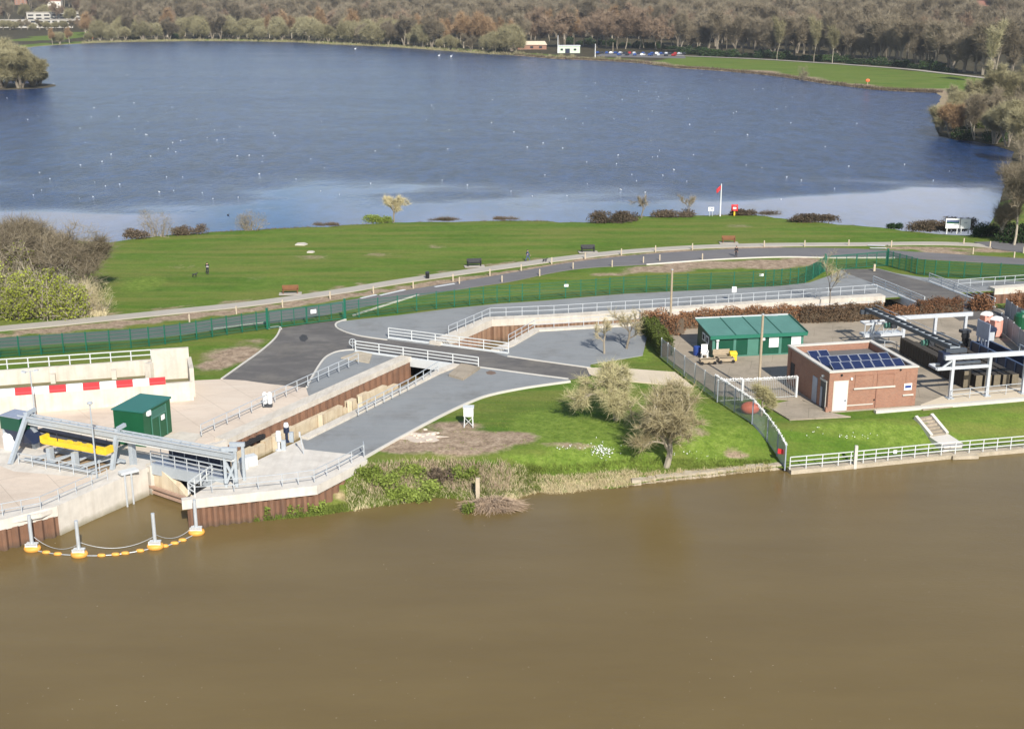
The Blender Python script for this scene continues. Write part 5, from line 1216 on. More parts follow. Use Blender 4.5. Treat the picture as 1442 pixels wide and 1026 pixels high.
for x in (-.6, .6): MB().box(q + Vector((x, .2, .75)), (.09, .09, 1.5)).build('leg', M['steel'], tb)
en = thing('winch', 'black winch engine standing left of the grey shield panel', 'winch', G(1357, 487)); q = G(1358, 488)
MB().lathe(q, [(.5, 0), (.5, .3), (.35, .4), (.4, 1.1), (.5, 1.2), (.45, 1.7), (.2, 1.8)], 14).build('engine', M['black'], en); MB().box(q + Vector((-.1, 0, 1.95)), (1.2, .8, .35), .3).build('cover', M['darksteel'], en); MB().box(q + Vector((.3, -.3, .6)), (.5, .5, .9)).build('gearbox', M['black'], en)
def toilet(b, label):
    t = thing('portable_toilet', label, 'portable toilet', b)
    MB().box(b + Vector((0, 0, 1.1)), (1.1, 1.1, 2.1), crz).build('cabin_wall', M['salmon'], t)
    MB().box(b + Vector((0, -.56, 1.05)), (.75, .06, 1.8), crz).build('door', mat('pale_salmon', (.66, .34, .27), .5, .08), t)
    mb = MB(); mb.lathe(b + Vector((0, 0, 2.15)), [(.80, 0), (.80, .12), (.62, .35), (.25, .45), (.02, .47)], 4); mb.build('roof', M['white'], t)
    MB().box(b + Vector((0, 0, .06)), (1.2, 1.2, .12), crz).build('base', M['black'], t)
toilet(G(1387, 467), 'salmon portable toilet with white roof, the left and farther one'); toilet(G(1401, 474), 'salmon portable toilet with white roof, the right and nearer one')
t = thing('wheelie_bin', 'black wheelie bin in front of the right portable toilet', 'bin', G(1396, 477)); b = wloc(t)
mb = MB(); mb.add([b + Vector((x * s, y * s, z)) for s, z in ((.32, .12), (.42, 1.25)) for x, y in ((-1, -1), (1, -1), (1, 1), (-1, 1))], [(0, 3, 2, 1), (4, 5, 6, 7), (0, 1, 5, 4), (1, 2, 6, 5), (2, 3, 7, 6), (3, 0, 4, 7)]); mb.build('body', M['black'], t)
MB().box(b + Vector((0, 0, 1.3)), (.9, .95, .1)).build('lid', M['darksteel'], t)
for x in (-.3, .3): MB().tube(b + Vector((x - .04, .38, .15)), b + Vector((x + .04, .38, .15)), .15, n=10).build('wheel', M['black'], t)
wire_fence([G(1408, 466), G(1425, 480), G(1442, 496), G(1470, 520)], 2.3, 'grey sheeted palisade fence right of the portable toilets', M['greymesh'], pitch=.10, w=.09, spacing=2.6, name='palisade_fence', horiz=2, postm=M['rail'])
wire_fence([G(1415, 444), G(1430, 455), G(1446, 462)], 2.2, 'short grey palisade fence at the right edge beyond the toilets', M['greymesh'], pitch=.10, w=.09, spacing=2.6, name='palisade_fence', horiz=2, postm=M['rail'])
t = thing('green_tank', 'small green tank at the right edge behind the grey fence', 'tank', G(1438, 462)); MB().lathe(G(1438, 462), [(.9, 0), (1.0, .1), (1.0, 1.6), (.8, 1.95), (.1, 2.1)], 16).build('tank_body', M['container'], t); MB().lathe(G(1438, 462) + Vector((0, 0, 2.05)), [(.3, 0), (.3, .2), (.05, .25)], 12).build('lid', M['green_light'], t)
railing(Gs([(1340, 563), (1390, 558), (1442, 553), (1600, 540)]), 1.1, 2.2, 2, 'low grey rail in front of the white gantry posts', M['rail'], r=.03)
railing(Gs([(1215, 487), (1245, 492), (1262, 494)]), 1.1, 1.5, 2, 'short grey rail behind the brick building near the stop logs', M['rail'], r=.03)
# ================================================================== TREES AND PLANTS
def sliver(mb, p, d, L, w, rr):
    d = d.normalized(); a = d.cross(Vector((rr.uniform(-1, 1), rr.uniform(-1, 1), rr.uniform(-1, 1)))).normalized() * w / 2
    o = len(mb.v); q = p + d * L
    mb.v += [tuple(p - a), tuple(p + a), tuple(q + a * .4), tuple(q - a * .4)]; mb.f.append((o, o + 1, o + 2, o + 3))
def leafq(mb, p, s, rr):
    d = Vector((rr.uniform(-1, 1), rr.uniform(-1, 1), rr.uniform(-.6, 1))).normalized(); a = d.cross(Vector((rr.uniform(-1, 1), rr.uniform(-1, 1), rr.uniform(-1, 1)))).normalized()
    o = len(mb.v); mb.v += [tuple(p - a * s * .5), tuple(p + d * s * .6 - a * s * .1), tuple(p + a * s * .5), tuple(p - d * s * .6)]; mb.f.append((o, o + 1, o + 2, o + 3))
def rvec(rr, z=0): return Vector((rr.uniform(-1, 1), rr.uniform(-1, 1), rr.uniform(-1, 1) + z)).normalized()
def twig2(mb, p, d, L, w, rr, droop=0.0):            # a bent twig tapering to a point
    d = d.normalized(); a = d.cross(Vector((rr.uniform(-1, 1), rr.uniform(-1, 1), rr.uniform(-1, 1)))).normalized() * w / 2
    m = p + d * L * .5; d2 = (d + rvec(rr) * .55 + Vector((0, 0, .15 - droop))).normalized(); q = m + d2 * L * .5; o = len(mb.v)
    mb.v += [tuple(p - a), tuple(p + a), tuple(m + a * .7), tuple(m - a * .7), tuple(q)]; mb.f += [(o, o + 1, o + 2, o + 3), (o + 3, o + 2, o + 4)]
def grow(seed, H, spread=.45, trunk_h=.25, r0=.18, levels=4, kids=3, twig=(14, .8, .03), stems=1, up=.25, droop=0.0, len0=None, leaf=None, shrink=.72, lean=(0, 0)):
    """returns trunk-and-limbs builder and twig/leaf builder"""
    rr = random.Random(seed); T, K = MB(), MB(); sp = []
    def rec(p, d, L, r, lv):
        n = 3; pp = p; dd = d
        for k in range(n):
            dd = (dd + rvec(rr) * .24 + Vector((0, 0, up * .25 - droop * .3 * (lv / levels)))).normalized(); q = pp + dd * (L / n)
            T.tube(pp, q, r * (1 - .22 * k / n), r * (1 - .22 * (k + 1) / n), 7 if lv == 0 else (5 if lv < 2 else 3), cap=False)
            if lv >= levels - 2 and twig[0]: sp.append((pp, q, dd, twig[0] * (.35 if lv < levels - 1 else .8)))
            if lv < levels - 1 and (k > 0 or lv > 0):
                for _ in range(1 if k < n - 1 else kids):
                    ang = rr.uniform(0, 6.28); s = dd.cross(Vector((math.cos(ang), math.sin(ang), .3))).normalized()
                    nd = (dd * (1 - spread) + s * spread * rr.uniform(.7, 1.3) + Vector((0, 0, up * .5 - droop * (lv / levels)))).normalized()
                    rec(q, nd, L * shrink * rr.uniform(.6, 1.15), r * .58, lv + 1)
            pp = q
    for s in range(stems):
        a = 6.28 * s / stems + rr.random(); off = Vector((math.cos(a), math.sin(a), 0)) * (.0 if stems == 1 else spread)
        d0 = (Vector((lean[0], lean[1], 1)) + off * rr.uniform(.3, 1.0)).normalized()
        rec(Vector((0, 0, -.1)) + off * .3, d0, H * trunk_h * (1 if stems == 1 else rr.uniform(.7, 1.2)), r0, 0)
    zs = [v[2] for v in T.v]; top = max(zs) + twig[1] * .5; k = H / top
    hi = [v for v in T.v if v[2] > top * .45]; mx = sum(v[0] for v in hi) / len(hi); my = sum(v[1] for v in hi) / len(hi); mz = sum(v[2] for v in hi) / len(hi)
    if lean != (0, 0): mx = my = 0
    def up_(v): f = max(0, v[2]) / mz; f = f * f if f < 1 else 2 * f - 1; return ((v[0] - mx * f * .8) * k, (v[1] - my * f * .8) * k, v[2] * k)
    T.v = [up_(v) for v in T.v]
    for pp, q, dd, cnt in sp:
        for _ in range(max(1, int(cnt + rr.random()))):
            b = Vector(up_(pp + (q - pp) * rr.random())); td_ = (dd * .55 + rvec(rr, .25 - droop * 1.3)).normalized(); twig2(K, b, td_, twig[1] * min(2.2, rr.expovariate(1.3) + .25), twig[2], rr, droop)
            if leaf:
                for _ in range(leaf[0]): leafq(K, b + td_ * twig[1] * rr.uniform(.1, 1.0) + rvec(rr) * .15, leaf[1] * rr.uniform(.6, 1.4), rr)
    return T, K
def tree(name, label, cat, loc, parts, bark, tw, group=None, rz=0, sc=1.0, crown='crown', trunk='trunk'):
    t = thing(name, label, cat, loc, rz, group); t.scale = (sc,) * 3 if not hasattr(sc, '__len__') else sc
    parts[0].build(trunk, M[bark], t, local=True); parts[1].build(crown, M[tw], t, local=True)
    return t
# near bare trees on the island bank
tree('bare_tree', 'spreading bare tree with olive twigs, behind the bushy one on the island grass', 'tree', P(868, 591), grow(11, 5.4, .60, .33, .15, 5, 3, (13, .50, .022), up=.14, droop=.03, lean=(-.35, 0), shrink=.74), 'bark_pale', 'twig_olive', sc=(1.6, 1.4, 1.14))
tree('bare_tree', 'bushy bare tan tree standing at the river bank left of the spiked fence', 'tree', P(938, 657), grow(23, 8.0, .46, .15, .12, 5, 3, (24, .60, .024), up=.36, droop=.0, shrink=.85, stems=1), 'bark_pale', 'twig_tan', sc=(1.42, 1.4, 1.16))
tree('bare_tree', 'thin bare tree on the grass edge left of the green hedge', 'tree', G(851, 498), grow(31, 4.6, .45, .3, .08, 4, 2, (9, .5, .022), up=.25), 'bark', 'twig_tan')
tree('bare_tree', 'taller bare tree beside the green hedge on the grass edge', 'tree', G(882, 491), grow(33, 5.2, .5, .32, .11, 4, 3, (9, .5, .022), up=.22), 'bark', 'twig_tan')
tree('bare_tree', 'small bare tree in front of the palisade gate', 'tree', G(1072, 584), grow(35, 3.6, .5, .28, .09, 5, 3, (6, .4, .022), up=.2), 'bark', 'twig_olive')
tree('bare_tree', 'slender bare sapling by the channel near the right-hand gate', 'tree', G(1168, 432), grow(37, 8.0, .4, .45, .09, 4, 2, (8, .6, .025), up=.3), 'bark', 'twig_tan')

def bush_mesh(seed, rx, ry, h, n_stem=60, n=2500, tw=(.6, .03), leaf=None, leafz=(0, 1)):
    rr = random.Random(seed); T, K = MB(), MB()
    lobes = [(rr.uniform(-.72, .72) * rx, rr.uniform(-.65, .65) * ry, rr.uniform(.35, 1.0)) for _ in range(12)]
    def ptin():
        lx, ly, lz = rr.choice(lobes); a = rr.uniform(0, 6.28); q = math.sqrt(rr.random()); zz = rr.random() ** .7
        w = math.sqrt(max(0, 1 - (zz * 1.05 - .2) ** 2)); return Vector((lx + math.cos(a) * q * rx * .42 * w, ly + math.sin(a) * q * ry * .42 * w, zz * h * lz))
    for _ in range(n_stem):
        q = ptin(); b = Vector((q.x * .45, q.y * .45, -.1)); m = (b + q) / 2 + rvec(rr) * .15 * h
        r = .012 * h + .01; T.tube(b, m, r, r * .7, 4, False); T.tube(m, q, r * .7, r * .3, 3, False)
    for _ in range(n):
        q = ptin(); d = Vector((q.x / rx, q.y / ry, .8)) + rvec(rr) * .9; twig2(T if leaf and leaf[1] > .215 else K, q, d, tw[0] * rr.uniform(.5, 1.4), tw[1], rr)
        if leaf:
            zz = q.z / h
            if leafz[0] <= zz <= leafz[1]:
                for _ in range(leaf[0]): leafq(K, q + rvec(rr) * .3, leaf[1] * rr.uniform(.6, 1.4), rr)
    return T, K
def bush(name, label, cat, loc, parts, bark, tw, **k): return tree(name, label, cat, loc, parts, bark, tw, crown='foliage', trunk='stems', **k)
# thicket on the left of the lawn
for i, (x, y, rx, ry, h, tw, lf, lb) in enumerate(((18, 447, 3.6, 2.6, 3.4, 'leaf_green', (2, .22), 'bright green leafy shrub by the footpath at the left frame edge'), (62, 445, 4.2, 2.8, 5.4, 'leaf_green', (2, .22), 'bright green leafy shrub by the footpath, second from the left'), (104, 446, 3.0, 2.4, 3.3, 'leaf_green', (2, .22), 'bright green leafy shrub at the right of the left thicket'),
        (40, 432, 4.2, 3.0, 6.6, 'leaf_green', (1, .22), 'taller green leafy shrub behind the footpath shrubs on the left'), (90, 428, 3.6, 3.0, 5.4, 'leaf_hedge', (1, .22), 'dull green shrub in the middle of the left thicket'), (-14, 440, 3.6, 3.0, 6.0, 'leaf_green', (1, .22), 'tall green shrub cut by the left frame edge'))):
    bush('leafy_shrub', lb, 'shrub', G(x, y), bush_mesh(41 + i, rx, ry, h * 1.42, 60, 2000, (1.1, .03), lf), 'bark_pale', tw)
bush('bare_shrub', 'tan bare shrub at the right end of the left thicket', 'shrub', G(136, 436), bush_mesh(48, 3.4, 3.0, 4.2, 60, 2600, (.8, .026)), 'bark_pale', 'twig_tan')
bush('bare_shrub', 'straw-coloured bare shrub in front of the tan one in the left thicket', 'shrub', G(116, 440), bush_mesh(49, 2.6, 2.0, 4.6, 50, 1700, (.8, .026)), 'bark_pale', 'straw')
for i, (x, y, h, s, lb) in enumerate(((20, 425, 10.0, 1.25, 'grey-brown bare tree in the left thicket, at the frame edge'), (68, 420, 9.6, 1.25, 'grey-brown bare tree in the middle of the left thicket'), (112, 418, 7.6, 1.2, 'shorter grey-brown bare tree at the right of the left thicket'), (-30, 430, 11, 1.3, 'grey-brown bare tree just beyond the left frame edge'), (45, 400, 8.6, 1.3, 'grey-brown bare tree at the back of the left thicket'))):
    tree('bare_tree', lb, 'tree', G(x, y), grow(50 + i, h, .5, .2, .09, 5, 3, (5, .8, .024), stems=3, up=.24), 'bark', 'twig_far', sc=(s * 1.25, s * 1.25, 1.28))
# shrubs along the near lake shore
shore = [(222, 333, 3.2, 1.6, 4.6, 'twig_far', 'bare grey shrub on the lake shore, tallest right of the left thicket'), (265, 331, 3.0, 1.2, 1.6, 'bramble', 'low dark bramble on the lake shore right of the tall grey shrub'), (190, 336, 2.2, 1.2, 1.4, 'bramble', 'low bramble on the lake shore left of the tall grey shrub'),
         (352, 325, 3.4, 1.7, 3.6, 'twig_far', 'rounded bare grey shrub on the lake shore right of the standing person'), (532, 314, 2.6, 1.0, 1.2, 'weed', 'low green bush on the shore left of the small tan tree'), (625, 312, 3.0, .6, .55, 'bramble', 'thin low bramble strip on the shore right of the small tan tree'),
         (715, 311, 2.6, .5, .5, 'bramble', 'thin low scrub on the shore in the middle of the lawn'), (460, 319, 2.6, .5, .45, 'bramble', 'thin low scrub on the shore left of the small tan tree'), (858, 314, 3.9, 1.6, 2.1, 'bramble', 'dense dark bramble mound on the shore left of the bare saplings'), (885, 312, 2.4, 1.2, 1.7, 'bramble', 'lower bramble mound just left of the dark sapling'), (948, 306, 4.0, 1.0, 1.2, 'bramble', 'reddish low scrub between the two saplings on the shore'),
         (1045, 303.5, 3.0, .8, .9, 'bramble', 'low scrub beside the lifebuoy on the shore'), (1085, 304, 2.2, .8, .8, 'bramble', 'small scrub patch right of the lifebuoy'), (1148, 313, 5.0, 1.2, 1.5, 'bramble', 'reddish bramble mound on the shore right of the lifebuoy'), (1263, 322, 1.4, .8, .9, 'leaf_dark', 'small dark bush on the shore left of the white boards'),
         (1302, 326, 4.0, 1.3, 1.9, 'bramble', 'long bramble mound behind the white boards, left part'), (1348, 326, 4.5, 1.5, 2.5, 'bramble', 'long bramble mound behind the white boards, right part'), (1395, 333, 3.5, 1.6, 2.2, 'leaf_dark', 'dark low bush right of the white boards')]
for i, (x, y, rx, ry, h, tw, lb) in enumerate(shore):
    bush('shore_shrub', lb, 'shrub', G(x, y) + Vector((0, .8, 0)), bush_mesh(70 + i, rx, ry, h, 30, int(650 * rx), (.5, .03), (1, .20) if tw in ('bramble', 'leaf_dark', 'weed') and h > .8 else None), 'bark', tw)
tree('small_tree', 'small tan leafless tree on the lake shore in the middle of the lawn', 'tree', G(554, 313), grow(90, 5.2, .42, .22, .10, 5, 3, (10, .5, .024), up=.3), 'bark', 'twig_tan')
tree('small_tree', 'dark young conifer-shaped sapling on the lake shore', 'tree', G(903, 307), grow(91, 4.6, .5, .3, .07, 4, 2, (9, .5, .04), up=.1), 'bark', 'twig_far')
tree('small_tree', 'thin dark sapling on the lake shore left of the white sign', 'tree', G(968, 305), grow(92, 4.4, .4, .32, .06, 4, 2, (8, .5, .04), up=.3), 'bark', 'twig_far')
# trees at the right edge by the boards
for i, (x, y, h, s, tw, lb) in enumerate(((1428, 345, 12, .9, 'twig_far', 'tall loose bare tree at the right edge beyond the boards'), (1446, 338, 16, 1.1, 'twig_far', 'tall grey bare tree cut by the right frame edge'), (1414, 340, 6, 1.0, 'twig_far', 'low bare tree at the right edge right of the boards'), (1465, 350, 15, 1.1, 'twig_far', 'grey bare tree outside the right edge'))):
    tree('bare_tree', lb, 'tree', G(x, y), grow(100 + i, h, .42, .3, .16, 5, 3, (9, .9, .03), up=.3), 'bark_pale', tw, sc=(s * 1.2, s * 1.2, 1.2))
bush('ivy_shrub', 'dark green ivy-clad shrub under the right edge trees', 'shrub', G(1424, 340), bush_mesh(110, 3.6, 2.5, 3.0, 30, 1400, (.5, .04), (3, .28)), 'bark', 'leaf_dark')
# hedges
def hedge(line, w, h, label, tw, seed, dens=120, lf=.13, z0=0):
    rr = random.Random(seed); T, K = MB(), MB()
    for a, b in zip(line[:-1], line[1:]):
        d = (b - a); L = d.length; d.normalize(); nn = Vector((-d.y, d.x, 0))
        for _ in range(int(L * dens * w)):
            u = rr.random() * L; hh = h * (.82 + .3 * rr.random() * (1 + math.sin(u * 1.7 + a.x)) * .5); v = rr.uniform(-1, 1)
            if rr.random() < .65: zz = hh * rr.random(); v = math.copysign(1 - rr.random() ** 2 * .5, v)
            else: zz = hh * (1 - .12 * rr.random())
            p = a + d * u + nn * (v * w / 2) + Vector((0, 0, zz)); 
            for _ in range(3): leafq(K, p + rvec(rr) * .2, lf * rr.uniform(.7, 1.5), rr)
            if rr.random() < .25: sliver(K, p, rvec(rr, .8), .45 * rr.uniform(.5, 1.3), .03, rr)
        for _ in range(int(L * 2)): 
            u = rr.random() * L; p = a + d * u + nn * rr.uniform(-.3, .3) * w; T.tube(p, p + Vector((rr.uniform(-.3, .3), rr.uniform(-.3, .3), h * .8)), .04, .02, 4, False)
        T.bar(a + Vector((0, 0, h * .40)), b + Vector((0, 0, h * .40)), w * .6, h * .75)
    t = thing('hedge', label, 'hedge', line[0]); T.build('stems', M['bramble'], t); K.build('foliage', M[tw], t); return t
hedge([G(911, 466), G(925, 482), G(938, 502)], 1.7, 2.1, 'trimmed green hedge at the top of the palisade fence', 'leaf_hedge', 5)
hedge([G(905, 463), G(960, 471)], 1.9, 2.6, 'brown beech hedge left of the green cabin, round the timber pole', 'leaf_brown', 6)
hedge([G(960, 462), G(1040, 456), G(1125, 452)], 1.5, 2.2, 'brown beech hedge behind the green cabin roof', 'leaf_brown', 7)
hedge([G(1125, 453), G(1180, 452), G(1240, 449)], 1.7, 2.1, 'dull brown hedge between the green cabin and the white gantry', 'leaf_dull', 8)
hedge([G(1240, 449), G(1290, 445)], 1.6, 1.5, 'low brown hedge behind the rear gantry beam, left of the bridge girder end', 'leaf_brown', 9)
hedge([G(1292, 445), G(1352, 441)], 1.8, 2.2, 'brown hedge behind the rear gantry beam at the bridge foot', 'leaf_brown', 10)
bush('beech_bush', 'reddish brown beech bush at the near end of the right bridge railing', 'shrub', G(1383, 437), bush_mesh(120, 1.8, 1.3, 2.3, 20, 700, (.4, .03), (3, .18)), 'bramble', 'leaf_brown')
bush('beech_bush', 'reddish brown bush at the right frame edge above the grey fence', 'shrub', G(1436, 438), bush_mesh(121, 1.8, 1.4, 2.6, 20, 700, (.4, .03), (3, .18)), 'bramble', 'leaf_brown')

# bank vegetation that nobody could count
def tufts(name, samp, n, hgt, m, seed, blades=5, w=.05, spread=.25, lean=.7):
    rr = random.Random(seed); K = MB()
    for _ in range(n):
        px, py = samp(rr); b = P(px, py); hh = hgt * rr.uniform(.5, 1.4)
        for _ in range(blades):
            p = b + Vector((rr.uniform(-spread, spread), rr.uniform(-spread, spread), -.05)); sliver(K, p, Vector((rr.uniform(-lean, lean), rr.uniform(-lean, lean), 1)), hh * rr.uniform(.6, 1.2), w, rr)
    return tag(K.build(name, M[m]), None, None, None, 'stuff')
wl_px = sorted(water_px)
def wly(x):
    return float(np.interp(x, [a for a, b in wl_px], [b for a, b in wl_px]))
def crest(x): return float(np.interp(x, [480, 520, 600, 700, 800, 900, 1090], [690, 655, 650, 655, 660, 650, 650]))
def samp_bank(x0, x1, lo=0., hi=1., off=0):
    def f(rr):
        x = rr.uniform(x0, x1); a, b = wly(x) - 1, crest(x); t = rr.uniform(lo, hi); return x, a + (b - a) * t - off
    return f
tufts('bank_weeds', samp_bank(490, 760, .05, 1.0), 3000, .40, 'weed', 1, 6, .05)
tufts('bank_weeds', samp_bank(700, 1085, .45, 1.15), 1500, .28, 'weed', 2, 5, .045)
tufts('dead_bank_grass', samp_bank(490, 740, .0, 1.0), 1900, .36, 'straw', 3, 6, .045)
tufts('dead_bank_grass', samp_bank(690, 900, .0, .7), 2200, .28, 'straw', 4, 6, .045)
tufts('dead_bank_grass', samp_bank(900, 1085, .05, .5), 700, .3, 'straw', 5, 5, .045)
tufts('dead_stems', samp_bank(520, 720, .2, 1.0), 900, .75, 'brush', 10, 4, .04)
tufts('waterside_weeds', lambda rr: (lambda x: (x, wly(x) - rr.uniform(1, 9)))(rr.uniform(318, 490)), 900, .38, 'weed', 6, 7, .07)
tufts('waterside_weeds', lambda rr: (lambda x: (x, wly(x) - rr.uniform(0, 5)))(rr.uniform(520, 690)), 260, .35, 'weed', 7, 6, .07)
tufts('rough_grass', lambda rr: (rr.uniform(560, 1060), rr.uniform(560, 655)), 900, .14, 'weed', 8, 5, .05)
tufts('shore_grass', lambda rr: (lambda x: (x, float(np.interp(x, [a for a, b in near_px], [b for a, b in near_px])) + rr.uniform(0, 1.5)))(rr.uniform(150, 1330)), 1300, .30, 'bramble', 9, 4, .06)
tufts('thicket_grass', lambda rr: (rr.uniform(60, 150), rr.uniform(434, 447)), 500, .6, 'straw', 12, 6, .06)
# bramble clumps on the bank
cl = [(335, 728, .9, 'weed'), (372, 726, 1.0, 'weed'), (405, 722, .9, 'weed'), (440, 718, 1.1, 'weed'), (540, 682, 1.6, 'weed'), (575, 668, 1.5, 'weed'), (600, 690, 1.3, 'weed'), (625, 675, 1.4, 'bramble'), (560, 700, 1.3, 'weed'), (655, 672, 1.2, 'weed'), (520, 672, 1.2, 'weed'), (590, 705, 1.0, 'weed')]
for i, (x, y, r, tw) in enumerate(cl):
    bush('bank_shrub', ['bright green clump at the water under the left end of the pad piling', 'bright green clump at the water, second under the pad piling', 'bright green clump at the water, third under the pad piling', 'bright green clump at the water under the right end of the pad piling', 'green weedy clump on the bank nearest the pad tip', 'green clump at the crest of the bank above the waterside', 'green clump at mid bank left of the timber post', 'brown bramble clump left of the timber post', 'low green clump near the water right of the pad', 'small green clump just above the timber post', 'green clump against the towpath corner', 'small green clump at the water edge below the bank'][i], 'shrub', P(x, y), bush_mesh(130 + i, r, r * .7, .9, 15, 700, (.4, .04), (2, .17)), 'bramble', tw)
# white flowers
rr = random.Random(9); K = MB()
for _ in range(260):
    cxp, cyp, sx_f, sy_f = rr.choice([(848, 637, 22, 9), (840, 630, 16, 7), (800, 632, 25, 4), (1140, 610, 40, 12), (1200, 615, 30, 8), (985, 640, 30, 6)] if rr.random() < .45 else [(848, 637, 18, 8)])
    b = P(rr.gauss(cxp, sx_f * .5), rr.gauss(cyp, sy_f * .5)); leafq(K, b + Vector((0, 0, .18)), .11, rr)
tag(K.build('wild_flowers', M['white']), None, None, None, 'stuff')
# brushwood heap and timber post at the water
bp = G(694, 714, RIV_Z + .1); rr = random.Random(15); K = MB()
for _ in range(1500):
    a = rr.uniform(0, 6.28); q = math.sqrt(rr.random()); b = bp + Vector((math.cos(a) * q * 2.3, .4 + math.sin(a) * q * 1.2, (1 - q * q) * .95 * rr.random() + .05)); d = Vector((math.cos(a) * q + rr.uniform(-.5, .9), -.6 + rr.uniform(-.8, .8), -.15 + rr.uniform(-.3, .3))); sliver(K, b, d, rr.uniform(.5, 1.6), .045, rr)
tag(K.build('brushwood_heap', M['brush'], origin=bp), 'heap of dead brushwood lying in the river edge below the timber post', 'brushwood')
bush('waterside_plant', 'bright green plant at the left side of the brushwood heap', 'plant', G(660, 721, RIV_Z), bush_mesh(150, .45, .4, .9, 8, 160, (.3, .04), (3, .14)), 'bramble', 'weed')
q = P(673, 703); tag(MB().box(q + Vector((0, 0, .8)), (.34, .3, 2.5)).box(q + Vector((-.14, -.17, 1.2)), (.10, .04, 1.4)).build('mooring_timber', M['palepost'], origin=q), 'square weathered timber post standing in the bank by the brushwood heap', 'post')
# stone edging of the island bank
st = MB(); rr = random.Random(21)
for i in range(46):
    f = i / 45; x = 893 + f * 203; b = G(x, wly(x) - .8, RIV_Z) ; st.box(b + Vector((0, .35, .22)), (rr.uniform(.35, .8), rr.uniform(.5, .8), rr.uniform(.35, .65)), rr.uniform(-.3, .3), rr.uniform(-.15, .15))
tag(st.build('bank_edging', M['stone'], origin=P(900, 682)), 'rough pale stone edging along the water below the bushy tan tree', 'edging')
# pale stones on bare soil by the towpath
rr = random.Random(22); st = MB()
ctr = P(594, 615); ol = []
for k in range(18):
    a = 6.28 * k / 18; q = rr.uniform(.6, 1.15); v = on(ctr.x + math.cos(a) * 2.3 * q, ctr.y + math.sin(a) * 1.5 * q); ol.append(v)
st.prism(ol, ctr.z - .2, max(v.z for v in ol) + .02)
for _ in range(16):
    x, y = rr.gauss(594, 10), rr.gauss(614, 3.5); b = P(x, y); sz_ = rr.uniform(.08, .24); st.ball(b + Vector((0, 0, .05)), sz_ * 1.3, sz_, sz_ * .7, 6, 4)
tag(st.build('stone_rubble', M['tan'], origin=P(592, 616)), 'pale patch of crushed stone and lumps on the bare soil beside the towpath yard', 'rubble')
# instrument shelter
it = thing('instrument_shelter', 'white box on a splayed white stand on the brown soil of the bank', 'instrument box', P(660, 600)); b = wloc(it)
for x in (-.38, .38):
    for y in (-.35, .35): MB().bar(b + Vector((x * 1.15, y * 1.15, 0)), b + Vector((x, y, 1.15)), .08).build('leg', M['whiterail'], it)
mb = MB(); mb.bar(b + Vector((-.4, -.38, .2)), b + Vector((.4, -.38, 1.05)), .05); mb.bar(b + Vector((.4, -.38, .2)), b + Vector((-.4, -.38, 1.05)), .05); mb.build('brace', M['whiterail'], it)
MB().box(b + Vector((0, 0, 1.55)), (.95, .8, .85)).build('box', M['white'], it); MB().box(b + Vector((0, 0, 2.02)), (1.08, .95, .08)).build('lid', M['whiterail'], it)

# ================================================================== LAWN FURNITURE, SIGNS, PEOPLE
pp = None
posts_px = [(83, 0)] and [(267, 452.5), (333, 441), (398, 432), (465, 420), (526, 412.5), (582, 405), (638, 395), (690, 387.5), (734, 381), (777, 371), (824, 364), (875, 358.5), (923, 354), (975, 351), (1076, 347), (1133, 346.5), (1195, 345.5), (1357, 343.5), (1394, 348),
            (760, 388), (807, 378.5), (862, 375), (906, 370), (929, 367), (989, 365.5), (647, 399.5), (707, 397), (1370, 357), (1428, 363), (1441, 356), (1255, 347)]
for (x, y) in posts_px:
    if pp is None: o = MB().box((0, 0, .42), (.17, .17, 1.05)); o.add([(-.085, -.085, .945), (.085, -.085, .945), (.085, .085, .945), (-.085, .085, .945), (0, 0, 1.02)], [(0, 1, 4), (1, 2, 4), (2, 3, 4), (3, 0, 4)]); o = o.build('marker_post', M['palepost']); pp = o
    else: o = pp.copy(); C.objects.link(o)
    o.location = G(x, y); tag(o, 'pale timber marker post in the rows along the footpath and road', 'post', 'timber marker posts along the footpath and road')
q = G(1231, 382); tag(MB().box(q + Vector((0, 0, .55)), (.3, .25, 1.1)).box(q + Vector((0, -.13, .9)), (.28, .03, .3)).build('gate_bollard', M['palepost'], origin=q), 'pale bollard standing on the asphalt in front of the right-hand gate', 'bollard')
def bench(b, rz, label, m):
    t = thing('park_bench', label, 'bench', b, rz)
    def B(n, c, s, mm, rx=0): return MB().box(c, s, rx=rx).build(n, M[mm], t, local=True)
    B('seat', (0, 0, .45), (1.9, .5, .06), m); B('backrest', (0, .27, .74), (1.9, .06, .5), m, -.18)
    for s in (-1, 1):
        B('leg', (.82 * s, -.2, .22), (.1, .1, .44), m); B('leg', (.82 * s, .24, .36), (.1, .1, .72), m); B('armrest', (.86 * s, 0, .66), (.09, .5, .06), m)
    B('base_slab', (0, -.1, .03), (2.6, 1.3, .06), 'path'); t.scale = (1.2,) * 3; return t
bench(G(409, 413.5), .12, 'brown wooden bench on the lawn nearest the double gate', 'brownwood'); bench(G(668, 375), .15, 'dark bench on the lawn left of the walker in blue', 'black'); bench(G(828, 355), .10, 'dark bench on the lawn right of the walker in blue', 'black'); bench(G(1026, 342), .0, 'reddish brown bench on the lawn by the person in black', 'brownwood')
q = G(602, 392); t = thing('litter_bin', 'black litter bin beside the footpath left of the dark benches', 'bin', q); MB().lathe(q, [(.24, 0), (.28, .05), (.30, .85)], 12).build('bin_body', M['black'], t); MB().lathe(q + Vector((0, 0, .85)), [(.33, 0), (.33, .1), (.2, .2), (.03, .22)], 12).build('lid', M['darksteel'], t)
